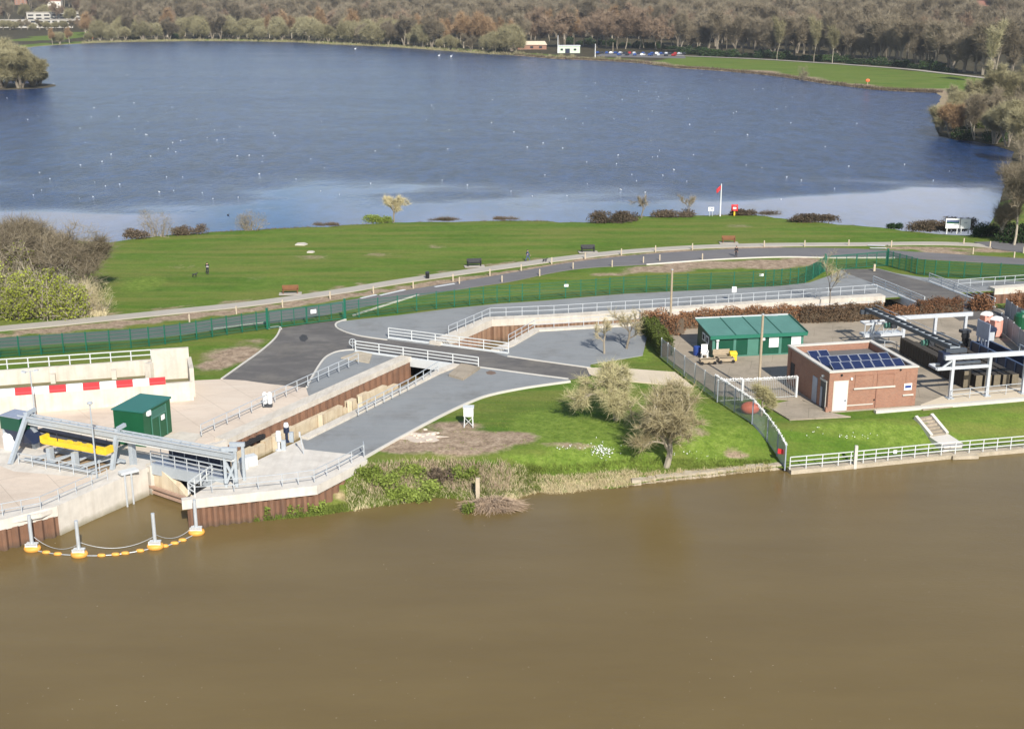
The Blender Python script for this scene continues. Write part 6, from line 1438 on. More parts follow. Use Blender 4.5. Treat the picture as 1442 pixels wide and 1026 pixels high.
for (x, y, s, lb) in ((425, 343.5, 1.0, 'pale concrete slab in the lawn, the larger of two'), (438, 354.5, .6, 'pale concrete slab in the lawn, the smaller of two')):
    q = G(x, y); o = MB().prism([q + Vector((a * s, b * s, 0)) for a, b in ((-1.0, -.9), (.6, -1.1), (1.0, -.1), (.3, .9), (-.8, .7))], -.1, .08).build('concrete_slab', M['concrete'], origin=q); tag(o, lb, 'slab')
# flagpole, lifebuoy, signs, boards
q = G(1014, 304.5); fp = thing('flagpole', 'white flagpole on the lake shore with a small red flag', 'flagpole', q); z = Zat(q, 259)
MB().tube(q, q + Vector((0, 0, z)), .12, .07, 10).build('pole', M['white'], fp)
fl = MB(); n = 8
for i in range(n + 1):
    f = i / n; fl.v += [tuple(q + Vector((-.08 - f * .85, .12 * math.sin(f * 6), z - .25 - f * .75))), tuple(q + Vector((-.08 - f * .75, .12 * math.sin(f * 6 + .4), z - 1.0 - f * .8)))]
    if i: fl.f.append((2 * i - 2, 2 * i - 1, 2 * i + 1, 2 * i))
fl.build('flag', M['red'], fp)
q = G(1034, 303.5); lb_ = thing('lifebuoy_stand', 'red and white lifebuoy board on a post at the lake shore', 'lifebuoy', q)
MB().box(q + Vector((0, 0, .55)), (.28, .14, 1.1)).build('stand_post', M['yellow'], lb_)
rg = MB()
for k in range(18):
    a0, a1 = 2 * math.pi * k / 18, 2 * math.pi * (k + 1) / 18; rg.tube(q + Vector((math.cos(a0) * .48, -.15, 1.45 + math.sin(a0) * .48)), q + Vector((math.cos(a1) * .48, -.15, 1.45 + math.sin(a1) * .48)), .16, n=8)
rg.build('lifebuoy_ring', M['red'], lb_); MB().box(q + Vector((0, -.12, 1.45)), (.8, .06, .34)).build('white_panel', M['white'], lb_); MB().box(q + Vector((0, .03, 1.45)), (1.25, .06, 1.25)).build('backboard', M['red'], lb_)
q = G(1001, 304.5); sg = thing('shore_sign', 'small white sign with a blue mark left of the flagpole', 'sign', q)
for x in (-.28, .28): MB().box(q + Vector((x, 0, .6)), (.07, .07, 1.2)).build('sign_post', M['rail'], sg)
MB().box(q + Vector((0, -.05, 1.35)), (1.05, .05, .75)).build('sign_plate', M['white'], sg); MB().box(q + Vector((.12, -.085, 1.38)), (.5, .02, .30)).build('sign_mark', M['bluemesh'], sg)
for px, w, h, top, lb, blue in ((1340, 2.45, 1.75, 2.75, 'larger white information board with a blue and green picture', True), (1358, 1.75, 1.75, 2.7, 'smaller plain white information board on the right of the pair', False)):
    q = G(px, 329.5); t = thing('information_board', lb, 'board', q)
    for x in (-w * .36, w * .36): MB().box(q + Vector((x, 0, .7)), (.14, .14, 1.4)).build('board_post', M['white'], t)
    MB().box(q + Vector((0, -.10, top - h / 2)), (w, .08, h)).build('board_panel', M['white'], t)
    if blue:
        MB().box(q + Vector((0, -.155, top - h * .30)), (w * .9, .02, h * .26)).build('picture', M['jean'], t)
        g_ = MB(); g_.add([tuple(q + Vector((x * w * .45, -.17, top - h * zz))) for x, zz in ((-1, .40), (-.3, .34), (.5, .42), (1, .36), (1, .5), (-1, .5))], [(0, 1, 2, 3, 4, 5)]); g_.build('picture', M['container'], t)
        tx = MB()
        for k in range(3): tx.box(q + Vector((-w * .08, -.155, top - h * (.62 + .1 * k))), (w * (.7 - .1 * k), .02, .06))
        tx.build('text_line', M['steel'], t)
    else:
        tx = MB(); tx.box(q + Vector((0, -.155, top - h * .4)), (w * .3, .02, .22)); tx.build('sign_mark', M['rail'], t)

def skin_mesh(name, verts, edges, radii, m, parent, sub=1):
    me = bpy.data.meshes.new(name); me.from_pydata(verts, edges, []); me.materials.append(M[m])
    o = bpy.data.objects.new(name, me); C.objects.link(o); o.parent = parent
    sk = o.modifiers.new('skin', 'SKIN'); 
    if not me.skin_vertices: bpy.context.view_layer.update()
    if not me.skin_vertices: me.attributes  # layer is made by the modifier
    lay = me.skin_vertices[0] if me.skin_vertices else None
    for v, r in zip(lay.data, radii): v.radius = (r, r)
    lay.data[0].use_root = True
    ss = o.modifiers.new('subd', 'SUBSURF'); ss.levels = sub; ss.render_levels = sub
    me.polygons.foreach_set('use_smooth', [True] * len(me.polygons)); return o
def person(b, rz, label, jacket, trouser, pose):
    t = thing('person', label, 'person', b, rz)
    st = .32 if pose == 'walk' else .06
    J = {'pel': (0, 0, .95), 'sp': (0, 0, 1.15), 'ch': (0, .0, 1.34), 'nk': (0, .01, 1.49), 'hd': (0, .02, 1.58), 'tp': (0, .03, 1.68)}
    for s, n in ((-1, 'l'), (1, 'r')):
        f = s * st
        J['sh' + n] = (.17 * s, 0, 1.42); 
        if pose == 'front': el, wr = (.24 * s, .02, 1.16), (.08 * s, -.22, 1.12)
        elif pose == 'walk': el, wr = (.23 * s, f * .5, 1.15), (.22 * s, f * .9 - .08, .93)
        else: el, wr = (.23 * s, .02, 1.15), (.22 * s, -.05, .90)
        J['el' + n] = el; J['wr' + n] = wr
        J['hp' + n] = (.10 * s, 0, .90); J['kn' + n] = (.11 * s, -f * .55 - .03, .50); J['an' + n] = (.11 * s, -f * 1.05, .09); J['to' + n] = (.12 * s, -f * 1.05 - .17, .04)
    names = list(J); ix = {n: i for i, n in enumerate(names)}
    E = [('pel', 'sp'), ('sp', 'ch'), ('ch', 'nk'), ('nk', 'hd'), ('hd', 'tp')]
    for n in 'lr': E += [('ch', 'sh' + n), ('sh' + n, 'el' + n), ('el' + n, 'wr' + n), ('pel', 'hp' + n), ('hp' + n, 'kn' + n), ('kn' + n, 'an' + n), ('an' + n, 'to' + n)]
    rad = {'pel': .13, 'sp': .125, 'ch': .15, 'nk': .055, 'hd': .10, 'tp': .075}
    for n in 'lr': rad.update({'sh' + n: .065, 'el' + n: .045, 'wr' + n: .032, 'hp' + n: .09, 'kn' + n: .058, 'an' + n: .042, 'to' + n: .035})
    V = [J[n] for n in names]; Ed = [(ix[a], ix[b]) for a, b in E]; Rr = [rad[n] for n in names]
    for s, n in ((-1, 'l'), (1, 'r')):
        w = Vector(J['wr' + n]); d = (w - Vector(J['el' + n])).normalized(); side = Vector((-d.y, d.x, 0)); side = side.normalized() if side.length > .05 else Vector((0, -1, 0))
        V.append(tuple(w + d * .08)); pi = len(V) - 1; Rr.append(.035); Ed.append((ix['wr' + n], pi))
        for k in range(4):
            a = w + d * .10 + side * (k - 1.5) * .022; L = (.07, .085, .08, .06)[k]; V.append(tuple(a + d * L * .5)); V.append(tuple(a + d * L * .85 + Vector((0, -.02, 0)))); Rr += [.010, .008]; Ed += [(pi, len(V) - 2), (len(V) - 2, len(V) - 1)]
        V.append(tuple(w + d * .07 - side * .06)); Rr.append(.011); Ed.append((pi, len(V) - 1))
    skin_mesh('body', V, Ed, Rr, 'skin', t, 1)
    def sub(name, keys, edges, scale, m):
        vv = [J[k] for k in keys]; i2 = {k: i for i, k in enumerate(keys)}
        skin_mesh(name, vv, [(i2[a], i2[b]) for a, b in edges], [rad[k] * scale + .018 for k in keys], m, t, 1)
    jk = ['pel', 'sp', 'ch', 'shl', 'ell', 'wrl', 'shr', 'elr', 'wrr']
    sub('jacket', jk, [(a, b) for a, b in E if a in jk and b in jk], 1.08, jacket)
    tk = ['pel', 'hpl', 'knl', 'anl', 'hpr', 'knr', 'anr']
    sub('trousers', tk, [(a, b) for a, b in E if a in tk and b in tk], 1.1, trouser)
    MB().ball((0, .045, 1.66), .108, .112, .11, 12, 8).build('hair', M['hair'], t, local=True, smooth=True)
    fc_ = MB(); fc_.ball((0, -.095, 1.585), .018, .03, .025, 8, 5)
    for s in (-1, 1): fc_.ball((.038 * s, -.082, 1.615), .013, .01, .010, 6, 4); fc_.ball((.103 * s, .02, 1.595), .015, .025, .032, 6, 4)
    fc_.ball((0, -.088, 1.54), .03, .01, .008, 6, 4); fc_.build('face', M['skin'], t, local=True)
    for n in 'lr':
        a = Vector(J['an' + n]); MB().box(a + Vector((0, -.07, -.045)), (.10, .27, .09)).build('shoe', M['black'], t, local=True)
    return t
p_ = person(G(292.5, 385.5), .3, 'person in a dark jacket with pale sleeves standing alone on the lawn', 'jacket_black', 'trouser', 'front')
MB().box((0, -.16, 1.14), (.34, .12, .16)).build('pale_bag', M['shirt'], p_, local=True)
p_ = person(G(743, 367.5), 1.57, 'person in blue walking along the footpath between the two dark benches', 'jacket_blue', 'jean', 'walk'); p_.scale = (1.05,) * 3
p_ = person(G(1036.5, 361.5), -.2, 'person all in black standing at the edge of the road', 'jacket_black', 'trouser', 'stand')
def dog(b, rz, label):
    t = thing('dog', label, 'dog', b, rz); r = {}
    V = [(0, 0, .42), (.22, 0, .44), (-.22, 0, .40), (.34, 0, .52), (.42, 0, .60), (.54, 0, .57), (-.36, 0, .50)]; E = [(0, 1), (0, 2), (1, 3), (3, 4), (4, 5), (2, 6)]; Rr = [.11, .13, .10, .075, .075, .04, .025]
    for x, y in ((.22, .07), (.24, -.07)):
        i = len(V); V += [(x, y, .30), (x - .02, y, .16), (x, y, .02)]; E += [(1, i), (i, i + 1), (i + 1, i + 2)]; Rr += [.05, .032, .03]
    for x, y in ((-.22, .07), (-.2, -.07)):
        i = len(V); V += [(x + .06, y, .28), (x - .08, y, .16), (x - .05, y, .02)]; E += [(2, i), (i, i + 1), (i + 1, i + 2)]; Rr += [.06, .03, .03]
    skin_mesh('dog_body', V, E, Rr, 'black', t, 1)
    for s in (-1, 1): MB().ball((.40, .06 * s, .66), .03, .02, .06, 6, 4).build('ear', M['black'], t, local=True)
dog(G(274, 390), .4, 'small dark dog on the lawn left of the standing person'); dog(G(767, 369), .2, 'small dark dog on the footpath behind the walker in blue')
# ------------------------------------------------------------------ houses, school, boathouse, cars, far path
def house(loc, rz, w, d, h, label, wall, roof, cat='house', name='house', win=3, storeys=2, gable=True):
    t = thing(name, label, cat, loc, rz); rh = d * .42
    mb = MB(); mb.add([(x, y, z) for x in (-w / 2, w / 2) for y, z in ((-d / 2, -1), (d / 2, -1), (d / 2, h), (0, h + rh), (-d / 2, h))], [(0, 4, 3, 2, 1), (5, 6, 7, 8, 9), (0, 5, 9, 4), (1, 2, 7, 6), (0, 1, 6, 5)]); mb.build('wall', M[wall], t, local=True)
    rb_ = MB(); a = d / 2 + .4; 
    for s in (-1, 1):
        rb_.add([(x, y, z) for x in (-w / 2 - .3, w / 2 + .3) for y, z in ((s * a, h - .3), (0, h + rh + .02), (0, h + rh + .22), (s * a, h - .1))], [(0, 1, 2, 3), (7, 6, 5, 4), (0, 4, 5, 1), (2, 6, 7, 3), (0, 3, 7, 4)])
    ro = rb_.build('roof', M[roof], t, local=True)
    MB().box((w * .3, .2, h + rh + .3), (.8, .6, 1.6)).build('chimney', M['housebrick'], ro, local=True)
    for s in range(storeys):
        for k in range(win):
            x = -w / 2 + w * (k + .5) / win; f = MB().box((x, -d / 2 - .02, 1.5 + s * 2.7), (1.3, .10, 1.3)).build('window', M['white'], t, local=True); MB().box((x, -d / 2 - .06, 1.5 + s * 2.7), (1.05, .08, 1.05)).build('pane', M['glass'], f, local=True)
    MB().box((w * .12, -d / 2 - .03, 1.0), (1.0, .1, 2.1)).build('door', M['bluesteel'], t, local=True)
    return t
HS = [(78, 8, .1, 12, 8, 'render', 'tile_red', 'cream house on the rising ground above the long white school'), (30, 4, .3, 11, 8, 'housebrick', 'tile_red', 'brick house at the top left above the white school'), (247, 16, -.2, 13, 8, 'render', 'tile_grey', 'white house with a grey roof left of the centre wood'), (312, 24, .2, 9, 7, 'render', 'tile_grey', 'small white house among orange trees on the left'), (378, 8, 1.3, 12, 8, 'render', 'tile_red', 'cream house with a broad gable at the top of the wood'),
      (358, 4, .2, 14, 8, 'housebrick', 'tile_red', 'red brick house left of the broad cream gable'), (438, 6, .1, 11, 8, 'housebrick', 'tile_grey', 'dark roofed brick house in the top middle'), (505, 8, .4, 9, 7, 'render', 'tile_grey', 'small white-gabled house at the top middle'), (606, 6, 1.2, 9, 7, 'render', 'tile_red', 'white-gabled house above the orange willows'), (672, 5, .0, 13, 8, 'render', 'tile_grey', 'pale house at the top above the orange willows, right one'),
      (782, 36, .2, 12, 8, 'housebrick', 'tile_red', 'red-roofed house in the trees behind the boathouse'), (872, 11, .3, 8, 7, 'render', 'tile_grey', 'tiny white house in the wood right of centre'), (938, 26, .1, 14, 8, 'housebrick', 'tile_red', 'red-roofed house in the wood above the car park'), (1010, 6, .2, 10, 7, 'housebrick', 'tile_grey', 'brick house at the top of the dark wood'), (1205, 4, .2, 14, 8, 'housebrick', 'tile_red', 'dark red house at the top of the right wood'), (1385, 18, .3, 14, 8, 'housebrick', 'tile_red', 'red-roofed house behind the white factory'), (1425, 16, -.1, 12, 8, 'render', 'tile_grey', 'pale house behind the white factory at the right edge')]
HOUSE_PX = [(a, b) for a, b, *_ in HS] + [(60, 30), (100, 30)]
# ================================================================== THE FAR BANK
def fz(px, py): return P(px, py)
def far_tree(name, tp, loc, rz, s, label, group): return dup(tp, loc, rz, label, group, s)
# one tree of each kind, then copies
K1 = dict(up=.25)
kinds = {}
def proto(key, name, label, group, loc, parts, bark, tw): kinds[key] = (tree(name, label, 'tree', loc, parts, bark, tw, group=group), name, label, group)
proto('grey', 'woodland_tree', 'grey-brown leafless tree in the wood beyond the lake', 'grey-brown woodland trees', fz(980, 76), grow(200, 21, .34, .20, .20, 5, 3, (9, 1.6, .10), stems=2, up=.6), 'bark', 'twig_far')
proto('grey2', 'woodland_tree', 'broad grey-brown leafless tree in the wood beyond the lake', 'broad grey-brown woodland trees', fz(1010, 76), grow(201, 19, .42, .17, .20, 5, 3, (8, 1.5, .10), stems=2, up=.5), 'bark', 'twig_far')
proto('willow', 'willow_tree', 'olive leafless willow along the far lake shore', 'olive willows on the far shore', fz(330, 57), grow(202, 11.5, .5, .16, .16, 5, 3, (10, 1.3, .09), stems=3, up=.2), 'bark', 'twig_willow')
proto('orange', 'willow_tree', 'orange-twigged leafless willow beyond the far shore', 'orange-twigged willows', fz(600, 62), grow(203, 16, .42, .26, .2, 5, 3, (11, 1.4, .09), up=.3), 'bark_pale', 'twig_orange')
proto('red', 'woodland_tree', 'reddish brown leafless tree beyond the far shore', 'reddish brown woodland trees', fz(820, 66), grow(204, 17, .42, .3, .2, 5, 3, (10, 1.4, .09), up=.28), 'bark', 'twig_red')
proto('poplar', 'poplar_tree', 'narrow upright poplar in front of the dark wood on the far bank', 'narrow poplars on the far bank', fz(1095, 81), grow(205, 21, .16, .42, .18, 5, 3, (8, 1.2, .09), up=.75), 'bark_pale', 'twig_willow')
rr = random.Random(77)
used_first = set()
def put(key, px, py, s):
    s = s * {'willow': 1.55, 'orange': 1.4, 'red': 1.35, 'grey': 1.25, 'grey2': 1.25, 'poplar': 1.25}[key]
    p, nm, lb, gr = kinds[key]; loc = fz(px, py)
    if key not in used_first: used_first.add(key); p.location = loc; p.rotation_euler = (0, 0, rr.uniform(0, 6.28)); p.scale = (s * rr.uniform(.9, 1.2), s * rr.uniform(.9, 1.2), s); return
    dup(p, loc, rr.uniform(0, 6.28), lb, gr, (s * rr.uniform(.9, 1.25), s * rr.uniform(.9, 1.25), s))
shx = sorted(far_px); sx1 = [a for a, b in shx]; sy1 = [b for a, b in shx]
def shy(x): return float(np.interp(x, sx1, sy1))
# front rows along the left and middle of the far shore
for x in np.arange(128, 725, 11):
    put(rr.choice(['willow', 'willow', 'willow', 'grey2', 'willow']), x + rr.uniform(-7, 7), shy(x) - 1.6 - rr.random() * 2.0, rr.choice([.45, .6, .75, .9, 1.05]) * rr.uniform(.9, 1.1))
for x in np.arange(124, 730, 13):
    k = 'orange' if (590 < x < 720 and rr.random() < .75) or rr.random() < .15 else rr.choice(['willow', 'willow', 'grey2', 'grey'])
    put(k, x + rr.uniform(-6, 6), shy(x) - 5 - rr.random() * 2.0, rr.uniform(.7, 1.15))
for x in np.arange(118, 735, 14):
    k = 'orange' if (590 < x < 730 and rr.random() < .6) else rr.choice(['grey', 'grey2', 'red', 'willow'])
    put(k, x + rr.uniform(-6, 6), shy(x) - 10 - rr.random() * 3, rr.uniform(.8, 1.05))
for x in np.arange(-15, 120, 16): put(rr.choice(['willow', 'grey', 'red']), x + rr.uniform(-5, 5), 33 - rr.random() * 8, rr.uniform(.7, .95))
for x in (-6, 5, 14, 22, 30, 39, 47, 56, 66, 79, 90, 101): put(rr.choice(['willow', 'grey2', 'willow']), x, 41.5 + rr.uniform(0, 1.5), rr.uniform(.38, .55))
for x in (74, 84, 98): put('orange' if x != 84 else 'willow', x, shy(x) - 1.4, .55)
for x in np.arange(740, 960, 12):
    put(rr.choice(['orange', 'red', 'red', 'grey']), x + rr.uniform(-5, 5), 66 + (x - 740) * .03 - rr.random() * 4, rr.uniform(.9, 1.2))
for x in np.arange(730, 960, 13): put(rr.choice(['orange', 'red', 'grey2', 'grey']), x + rr.uniform(-5, 5), 58 - rr.random() * 5, rr.uniform(1.0, 1.25))
fpath = [(950, 79), (1060, 83.5), (1160, 89.5), (1270, 97.5), (1330, 104), (1400, 112)]
def fpy(x): return float(np.interp(x, [a for a, b in fpath], [b for a, b in fpath]))
for x in np.arange(962, 1450, 12):
    put(rr.choice(['grey', 'grey', 'grey2']), x + rr.uniform(-6, 6), fpy(x) - 4 - rr.random() * 3, rr.uniform(.85, 1.1))
for x in np.arange(955, 1450, 14):
    if not 1355 < x < 1442: put(rr.choice(['grey', 'grey2', 'grey2', 'red']), x + rr.uniform(-6, 6), fpy(x) - 12 - rr.random() * 4, rr.uniform(1.0, 1.2))
for x, s in ((1094, .95), (1146, .98), (1172, .8), (1396, 1.05)): put('poplar', x, fpy(x) - 1.2 + (6 if x > 1390 else 0), s)
# dark evergreen understorey along the far wood
ev = None; rr2 = random.Random(5)
for x in list(np.arange(965, 1345, 17)) + list(np.arange(800, 960, 16)) + [430, 245, 190, 555, 700]:
    y = (fpy(x) - 2 if x > 960 else (63 + (x - 800) * .05 if x > 790 else shy(x) - 2)) - rr2.random() * 2
    if ev is None:
        ev = bush('evergreen_shrub', 'dark evergreen shrub at the foot of the far wood', 'shrub', fz(x, y), bush_mesh(300, 5.5, 4, 5.5, 20, 900, (.9, .12), (3, .8)), 'bark', 'leaf_dark', group='dark evergreen shrubs at the foot of the far wood')
    else: dup(ev, fz(x, y), rr2.uniform(0, 6.28), None, None, (rr2.uniform(.6, 1.2), rr2.uniform(.6, 1.2), rr2.uniform(.45, 1.0)))
# shore scrub at the far water edge, and one lone bush
lone = bush('shore_shrub', 'lone brown bush at the far water edge of the right-hand meadow', 'shrub', fz(1132, 113), bush_mesh(310, 3.4, 2.4, 6.5, 30, 900, (.9, .09)), 'bark', 'twig_far')
sc_ = None
for x in (730, 745, 760, 775, 790, 806, 822, 845, 870, 900, 930, 955, 1250, 1215, 1180):
    y = shy(x) - 1.2
    if sc_ is None: sc_ = bush('shore_scrub', 'low brown scrub on the far water edge', 'shrub', fz(x, y), bush_mesh(311, 4.5, 2, 2.6, 20, 700, (.8, .1)), 'bark', 'twig_willow', group='low scrub on the far water edge')
    else: dup(sc_, fz(x, y), rr2.uniform(0, 6.28), None, None, (1, 1, rr2.uniform(.5, 1.1) * (.5 if x > 1000 else 1)))
# the near clumps at the ends of the lake
il = struct(MB().lathe(G(12, 122, LAKE_Z), [(15, -.5), (14, .15), (8, .4), (.5, .5)], 28, 1.4, 1.3).build('islet', mat('leaf_litter', (.075, .062, .035), .95, .3, .4, 4)))
wl2 = [(-24, 121, 12), (4, 124, 13.5), (28, 124, 12.5), (46, 121, 9), (14, 112, 14), (-10, 112, 15), (38, 113, 10), (56, 120, 5.5)]
lbs = ['at the left frame edge', 'front centre', 'front right', 'at its right water edge', 'in the middle at the back', 'tallest at the back left', 'at the back right', 'lowest, overhanging the water']
wp = None
for (x, y, h), lb in zip(wl2, lbs):
    loc = G(x, y, LAKE_Z + .3); lab = 'olive willow of the left islet clump, ' + lb
    if wp is None: wp = tree('willow_tree', lab, 'tree', loc, grow(320, 13, .46, .10, .14, 5, 3, (26, 1.0, .07), stems=5, up=.22, droop=.05), 'bark', 'twig_willow')
    else: dup(wp, loc, rr.uniform(0, 6.28), lab, None, (1.6 * h / 12, 1.6 * h / 12, 1.3 * h / 12))
for i, (x, y, h, k, lb) in enumerate(((1325, 187, 9, 'o', 'olive willow at the water corner of the right clump'), (1340, 194, 10, 'o', 'orange-tinged willow at the front of the right clump'), (1358, 185, 12, 'w', 'olive tree second from the water in the right clump'), (1372, 197, 12.5, 'b', 'white-stemmed birch at the front of the right clump'), (1390, 190, 14, 'b', 'tall white-stemmed birch in the middle of the right clump'),
        (1400, 203, 10, 'w', 'low olive tree at the front of the right clump, near the frame edge'), (1418, 207, 13, 'w', 'olive tree above the dark water at the right edge'), (1432, 200, 15, 'b', 'pale-stemmed birch at the right frame edge'), (1345, 172, 12, 'w', 'olive tree at the back of the right clump'), (1376, 168, 14, 'w', 'taller olive tree at the back of the right clump'), (1415, 170, 17, 'w', 'tallest olive tree at the back of the right clump'), (1440, 228, 13, 'w', 'olive tree low on the right frame edge above the water'), (1410, 150, 16, 'w', 'far olive tree behind the right clump'), (1438, 165, 18, 'w', 'tall tree cut by the right edge behind the clump'))):
    bark = 'bark_pale' if k == 'b' else 'bark'; tw = {'o': 'twig_willow', 'w': 'twig_willow', 'b': 'twig_far'}[k]
    if i == 1: tw = 'twig_orange'
    tree('birch_tree' if k == 'b' else 'willow_tree', lb, 'tree', fz(x, y), grow(330 + i, h, .36 if k != 'b' else .30, .16 if k != 'b' else .26, .14, 5, 3, (16 if k != 'b' else 9, .9, .055), stems=3 if k != 'b' else 2, up=.42), bark, tw, sc=(1.25, 1.25, 1.05))
for i, (x, y, lb) in enumerate(((1352, 196, 'dark evergreen bush among the stems of the right clump'), (1400, 200, 'dark bush at the foot of the right clump near the frame edge'), (1384, 180, 'green bush behind the white-stemmed birches'))):
    bush('evergreen_shrub', lb, 'shrub', fz(x, y), bush_mesh(350 + i, 4.0, 3, 3.6, 20, 900, (.6, .06), (2, .4)), 'bark', 'leaf_dark' if i != 2 else 'leaf_hedge')

# distant wood that reads as one mass
wv_ = MB(); n = 0; rw = random.Random(99); pts_w = []
def lakeclear(x, y): return True
for row in range(34):
    py = 66 - row * 2.05
    if py < -8: break
    step = 17 - row * .12
    for px in np.arange(-520, 1960, step):
        y = py + rw.uniform(-1, 1); x = px + rw.uniform(-step * .5, step * .5)
        lim = shy(x) - 15 if x < 730 else (52 if x < 960 else fpy(x) - 20)
        if y > lim: continue
        if -60 < x < 120 and y > 14: continue
        if 1358 < x < 1442 and 22 < y < 52: continue
        if any(abs(x - hx) < 8 and -1.5 < y - hy < 15 for hx, hy in HOUSE_PX): continue
        pts_w.append(fz(x, y))
wm = bpy.data.meshes.new('distant_wood'); wm.from_pydata([tuple(p) for p in pts_w], [], [])
wood = bpy.data.objects.new('distant_wood', wm); C.objects.link(wood); tag(wood, 'grey-brown wood covering the rising ground beyond the lake', 'wood', None, 'stuff')
def scatter(obj, srcs):
    ng = bpy.data.node_groups.new('scatter_trees', 'GeometryNodeTree')
    ng.interface.new_socket(name='Geometry', in_out='INPUT', socket_type='NodeSocketGeometry'); ng.interface.new_socket(name='Geometry', in_out='OUTPUT', socket_type='NodeSocketGeometry')
    gi = ng.nodes.new('NodeGroupInput'); go = ng.nodes.new('NodeGroupOutput'); g2 = ng.nodes.new('GeometryNodeGeometryToInstance')
    iop = ng.nodes.new('GeometryNodeInstanceOnPoints'); iop.inputs['Pick Instance'].default_value = True
    for s in reversed(srcs):
        j = ng.nodes.new('GeometryNodeJoinGeometry')
        for ch in s.children:
            oi = ng.nodes.new('GeometryNodeObjectInfo'); oi.inputs['Object'].default_value = ch; oi.transform_space = 'ORIGINAL'; oi.inputs['As Instance'].default_value = False
            ng.links.new(oi.outputs['Geometry'], j.inputs[0])
        gti = ng.nodes.new('GeometryNodeGeometryToInstance'); ng.links.new(j.outputs[0], gti.inputs[0]); ng.links.new(gti.outputs[0], scj.inputs[0]) if False else links.append(gti)
    jj = ng.nodes.new('GeometryNodeJoinGeometry')
    for gti in links: ng.links.new(gti.outputs[0], jj.inputs[0])
    ng.links.new(gi.outputs[0], iop.inputs['Points']); ng.links.new(jj.outputs[0], iop.inputs['Instance'])
    rnz = ng.nodes.new('FunctionNodeRandomValue'); rnz.data_type = 'FLOAT_VECTOR'; rnz.inputs[0].default_value = (0, 0, 0); rnz.inputs[1].default_value = (0, 0, 6.28); ng.links.new(rnz.outputs[0], iop.inputs['Rotation'])
    rns = ng.nodes.new('FunctionNodeRandomValue'); rns.data_type = 'FLOAT'; rns.inputs[2].default_value = .95; rns.inputs[3].default_value = 1.45; rns.inputs['Seed'].default_value = 3; ng.links.new(rns.outputs[1], iop.inputs['Scale'])
    rni = ng.nodes.new('FunctionNodeRandomValue'); rni.data_type = 'INT'; rni.inputs[4].default_value = 0; rni.inputs[5].default_value = len(srcs) - 1; rni.inputs['Seed'].default_value = 8; ng.links.new(rni.outputs[2], iop.inputs['Instance Index'])
    ng.links.new(iop.outputs[0], go.inputs[0])
    m = obj.modifiers.new('scatter', 'NODES'); m.node_group = ng
links = []
scatter(wood, [kinds['grey'][0], kinds['grey2'][0], kinds['grey'][0], kinds['grey2'][0], kinds['red'][0]])

def far_tufts(name, x0, x1, n, hgt, m, seed, lo, hi):
    rr = random.Random(seed); K = MB()
    for _ in range(n):
        x = rr.uniform(x0, x1); b = fz(x, shy(x) - rr.uniform(lo, hi)); hh = hgt * rr.uniform(.4, 1.5)
        for _ in range(6): sliver(K, b + Vector((rr.uniform(-.9, .9), rr.uniform(-.9, .9), -.05)), Vector((rr.uniform(-.8, .8), rr.uniform(-.8, .8), 1)), hh * rr.uniform(.6, 1.2), .16, rr)
    tag(K.build(name, M[m]), None, None, None, 'stuff')
far_tufts('water_edge_scrub', 700, 1325, 2200, 1.1, 'bramble', 61, .3, 2.2)
far_tufts('water_edge_scrub', 115, 720, 1500, 1.5, 'twig_willow', 62, .3, 1.2)
HAZE = .00009
for x, y, rz, w, d, wa, ro, lb in HS:
    house(fz(x, y + 3), rz, w * 1.25, d * 1.2, 7.5, lb, wa, ro)
def longblock(px0, px1, py, d, h, label, storeys, nwin, name='school_building', cat='building', roof='render'):
    a, b = fz(px0, py), fz(px1, py); b.z = a.z; dx = (b - a); L = dx.length; dx.normalize(); dy = Vector((-dx.y, dx.x, 0))
    t = thing(name, label, cat, a)
    MB().fbox(a, dx, dy, 0, L, 0, d, -2, h).build('wall', M['school'], t); MB().fbox(a, dx, dy, -.4, L + .4, -.4, d + .4, h, h + .5).build('roof', M['path' if roof == 'render' else roof], t)
    for s in range(storeys):
        for k in range(nwin):
            u = L * (k + .5) / nwin; z0 = .9 + s * 3.2
            f = MB().fbox(a, dx, dy, u - L / nwin * .36, u + L / nwin * .36, -.12, .0, z0, z0 + 1.7).build('window', M['path'], t)
            MB().fbox(a, dx, dy, u - L / nwin * .33, u + L / nwin * .33, -.18, -.1, z0 + .12, z0 + 1.58).build('pane', M['glass'], f)
    return t
longblock(-40, 103, 39.5, 12, 6.6, 'long white two-storey school block left of the far shore', 2, 14)
longblock(38, 172, 29, 12, 7.5, 'higher white school block behind the long one', 2, 12)
longblock(385, 460, 34, 10, 4.0, 'low pale building showing between the far willows', 1, 8, 'low_building')
fac = longblock(1368, 1442, 47, 30, 8.5, 'white factory shed showing through the trees at the top right', 1, 5, 'factory', roof='rail')
bt = thing('boathouse', 'mint green flat boathouse with dark doors on the far shore', 'building', fz(786, 75)); a = wloc(bt); u = Vector((1, 0, 0)); v = Vector((0, 1, 0))
MB().fbox(a, u, v, 0, 14, 0, 8, -1, 4.3).build('wall', M['mint'], bt); MB().fbox(a, u, v, -.3, 14.3, -.3, 8.3, 4.3, 4.7).build('roof', M['whiterail'], bt)
for x in (4.5,): MB().fbox(a, u, v, x, x + 3, -.12, 0, 0, 2.8).build('door', M['bluesteel'], bt)
for x in (1.5, 10): MB().fbox(a, u, v, x, x + 1.6, -.1, 0, 1.6, 2.8).build('window', M['glass'], bt)
ca_ = thing('clubhouse', 'low brown-roofed clubhouse left of the mint boathouse', 'building', fz(728, 70)); a = wloc(ca_)
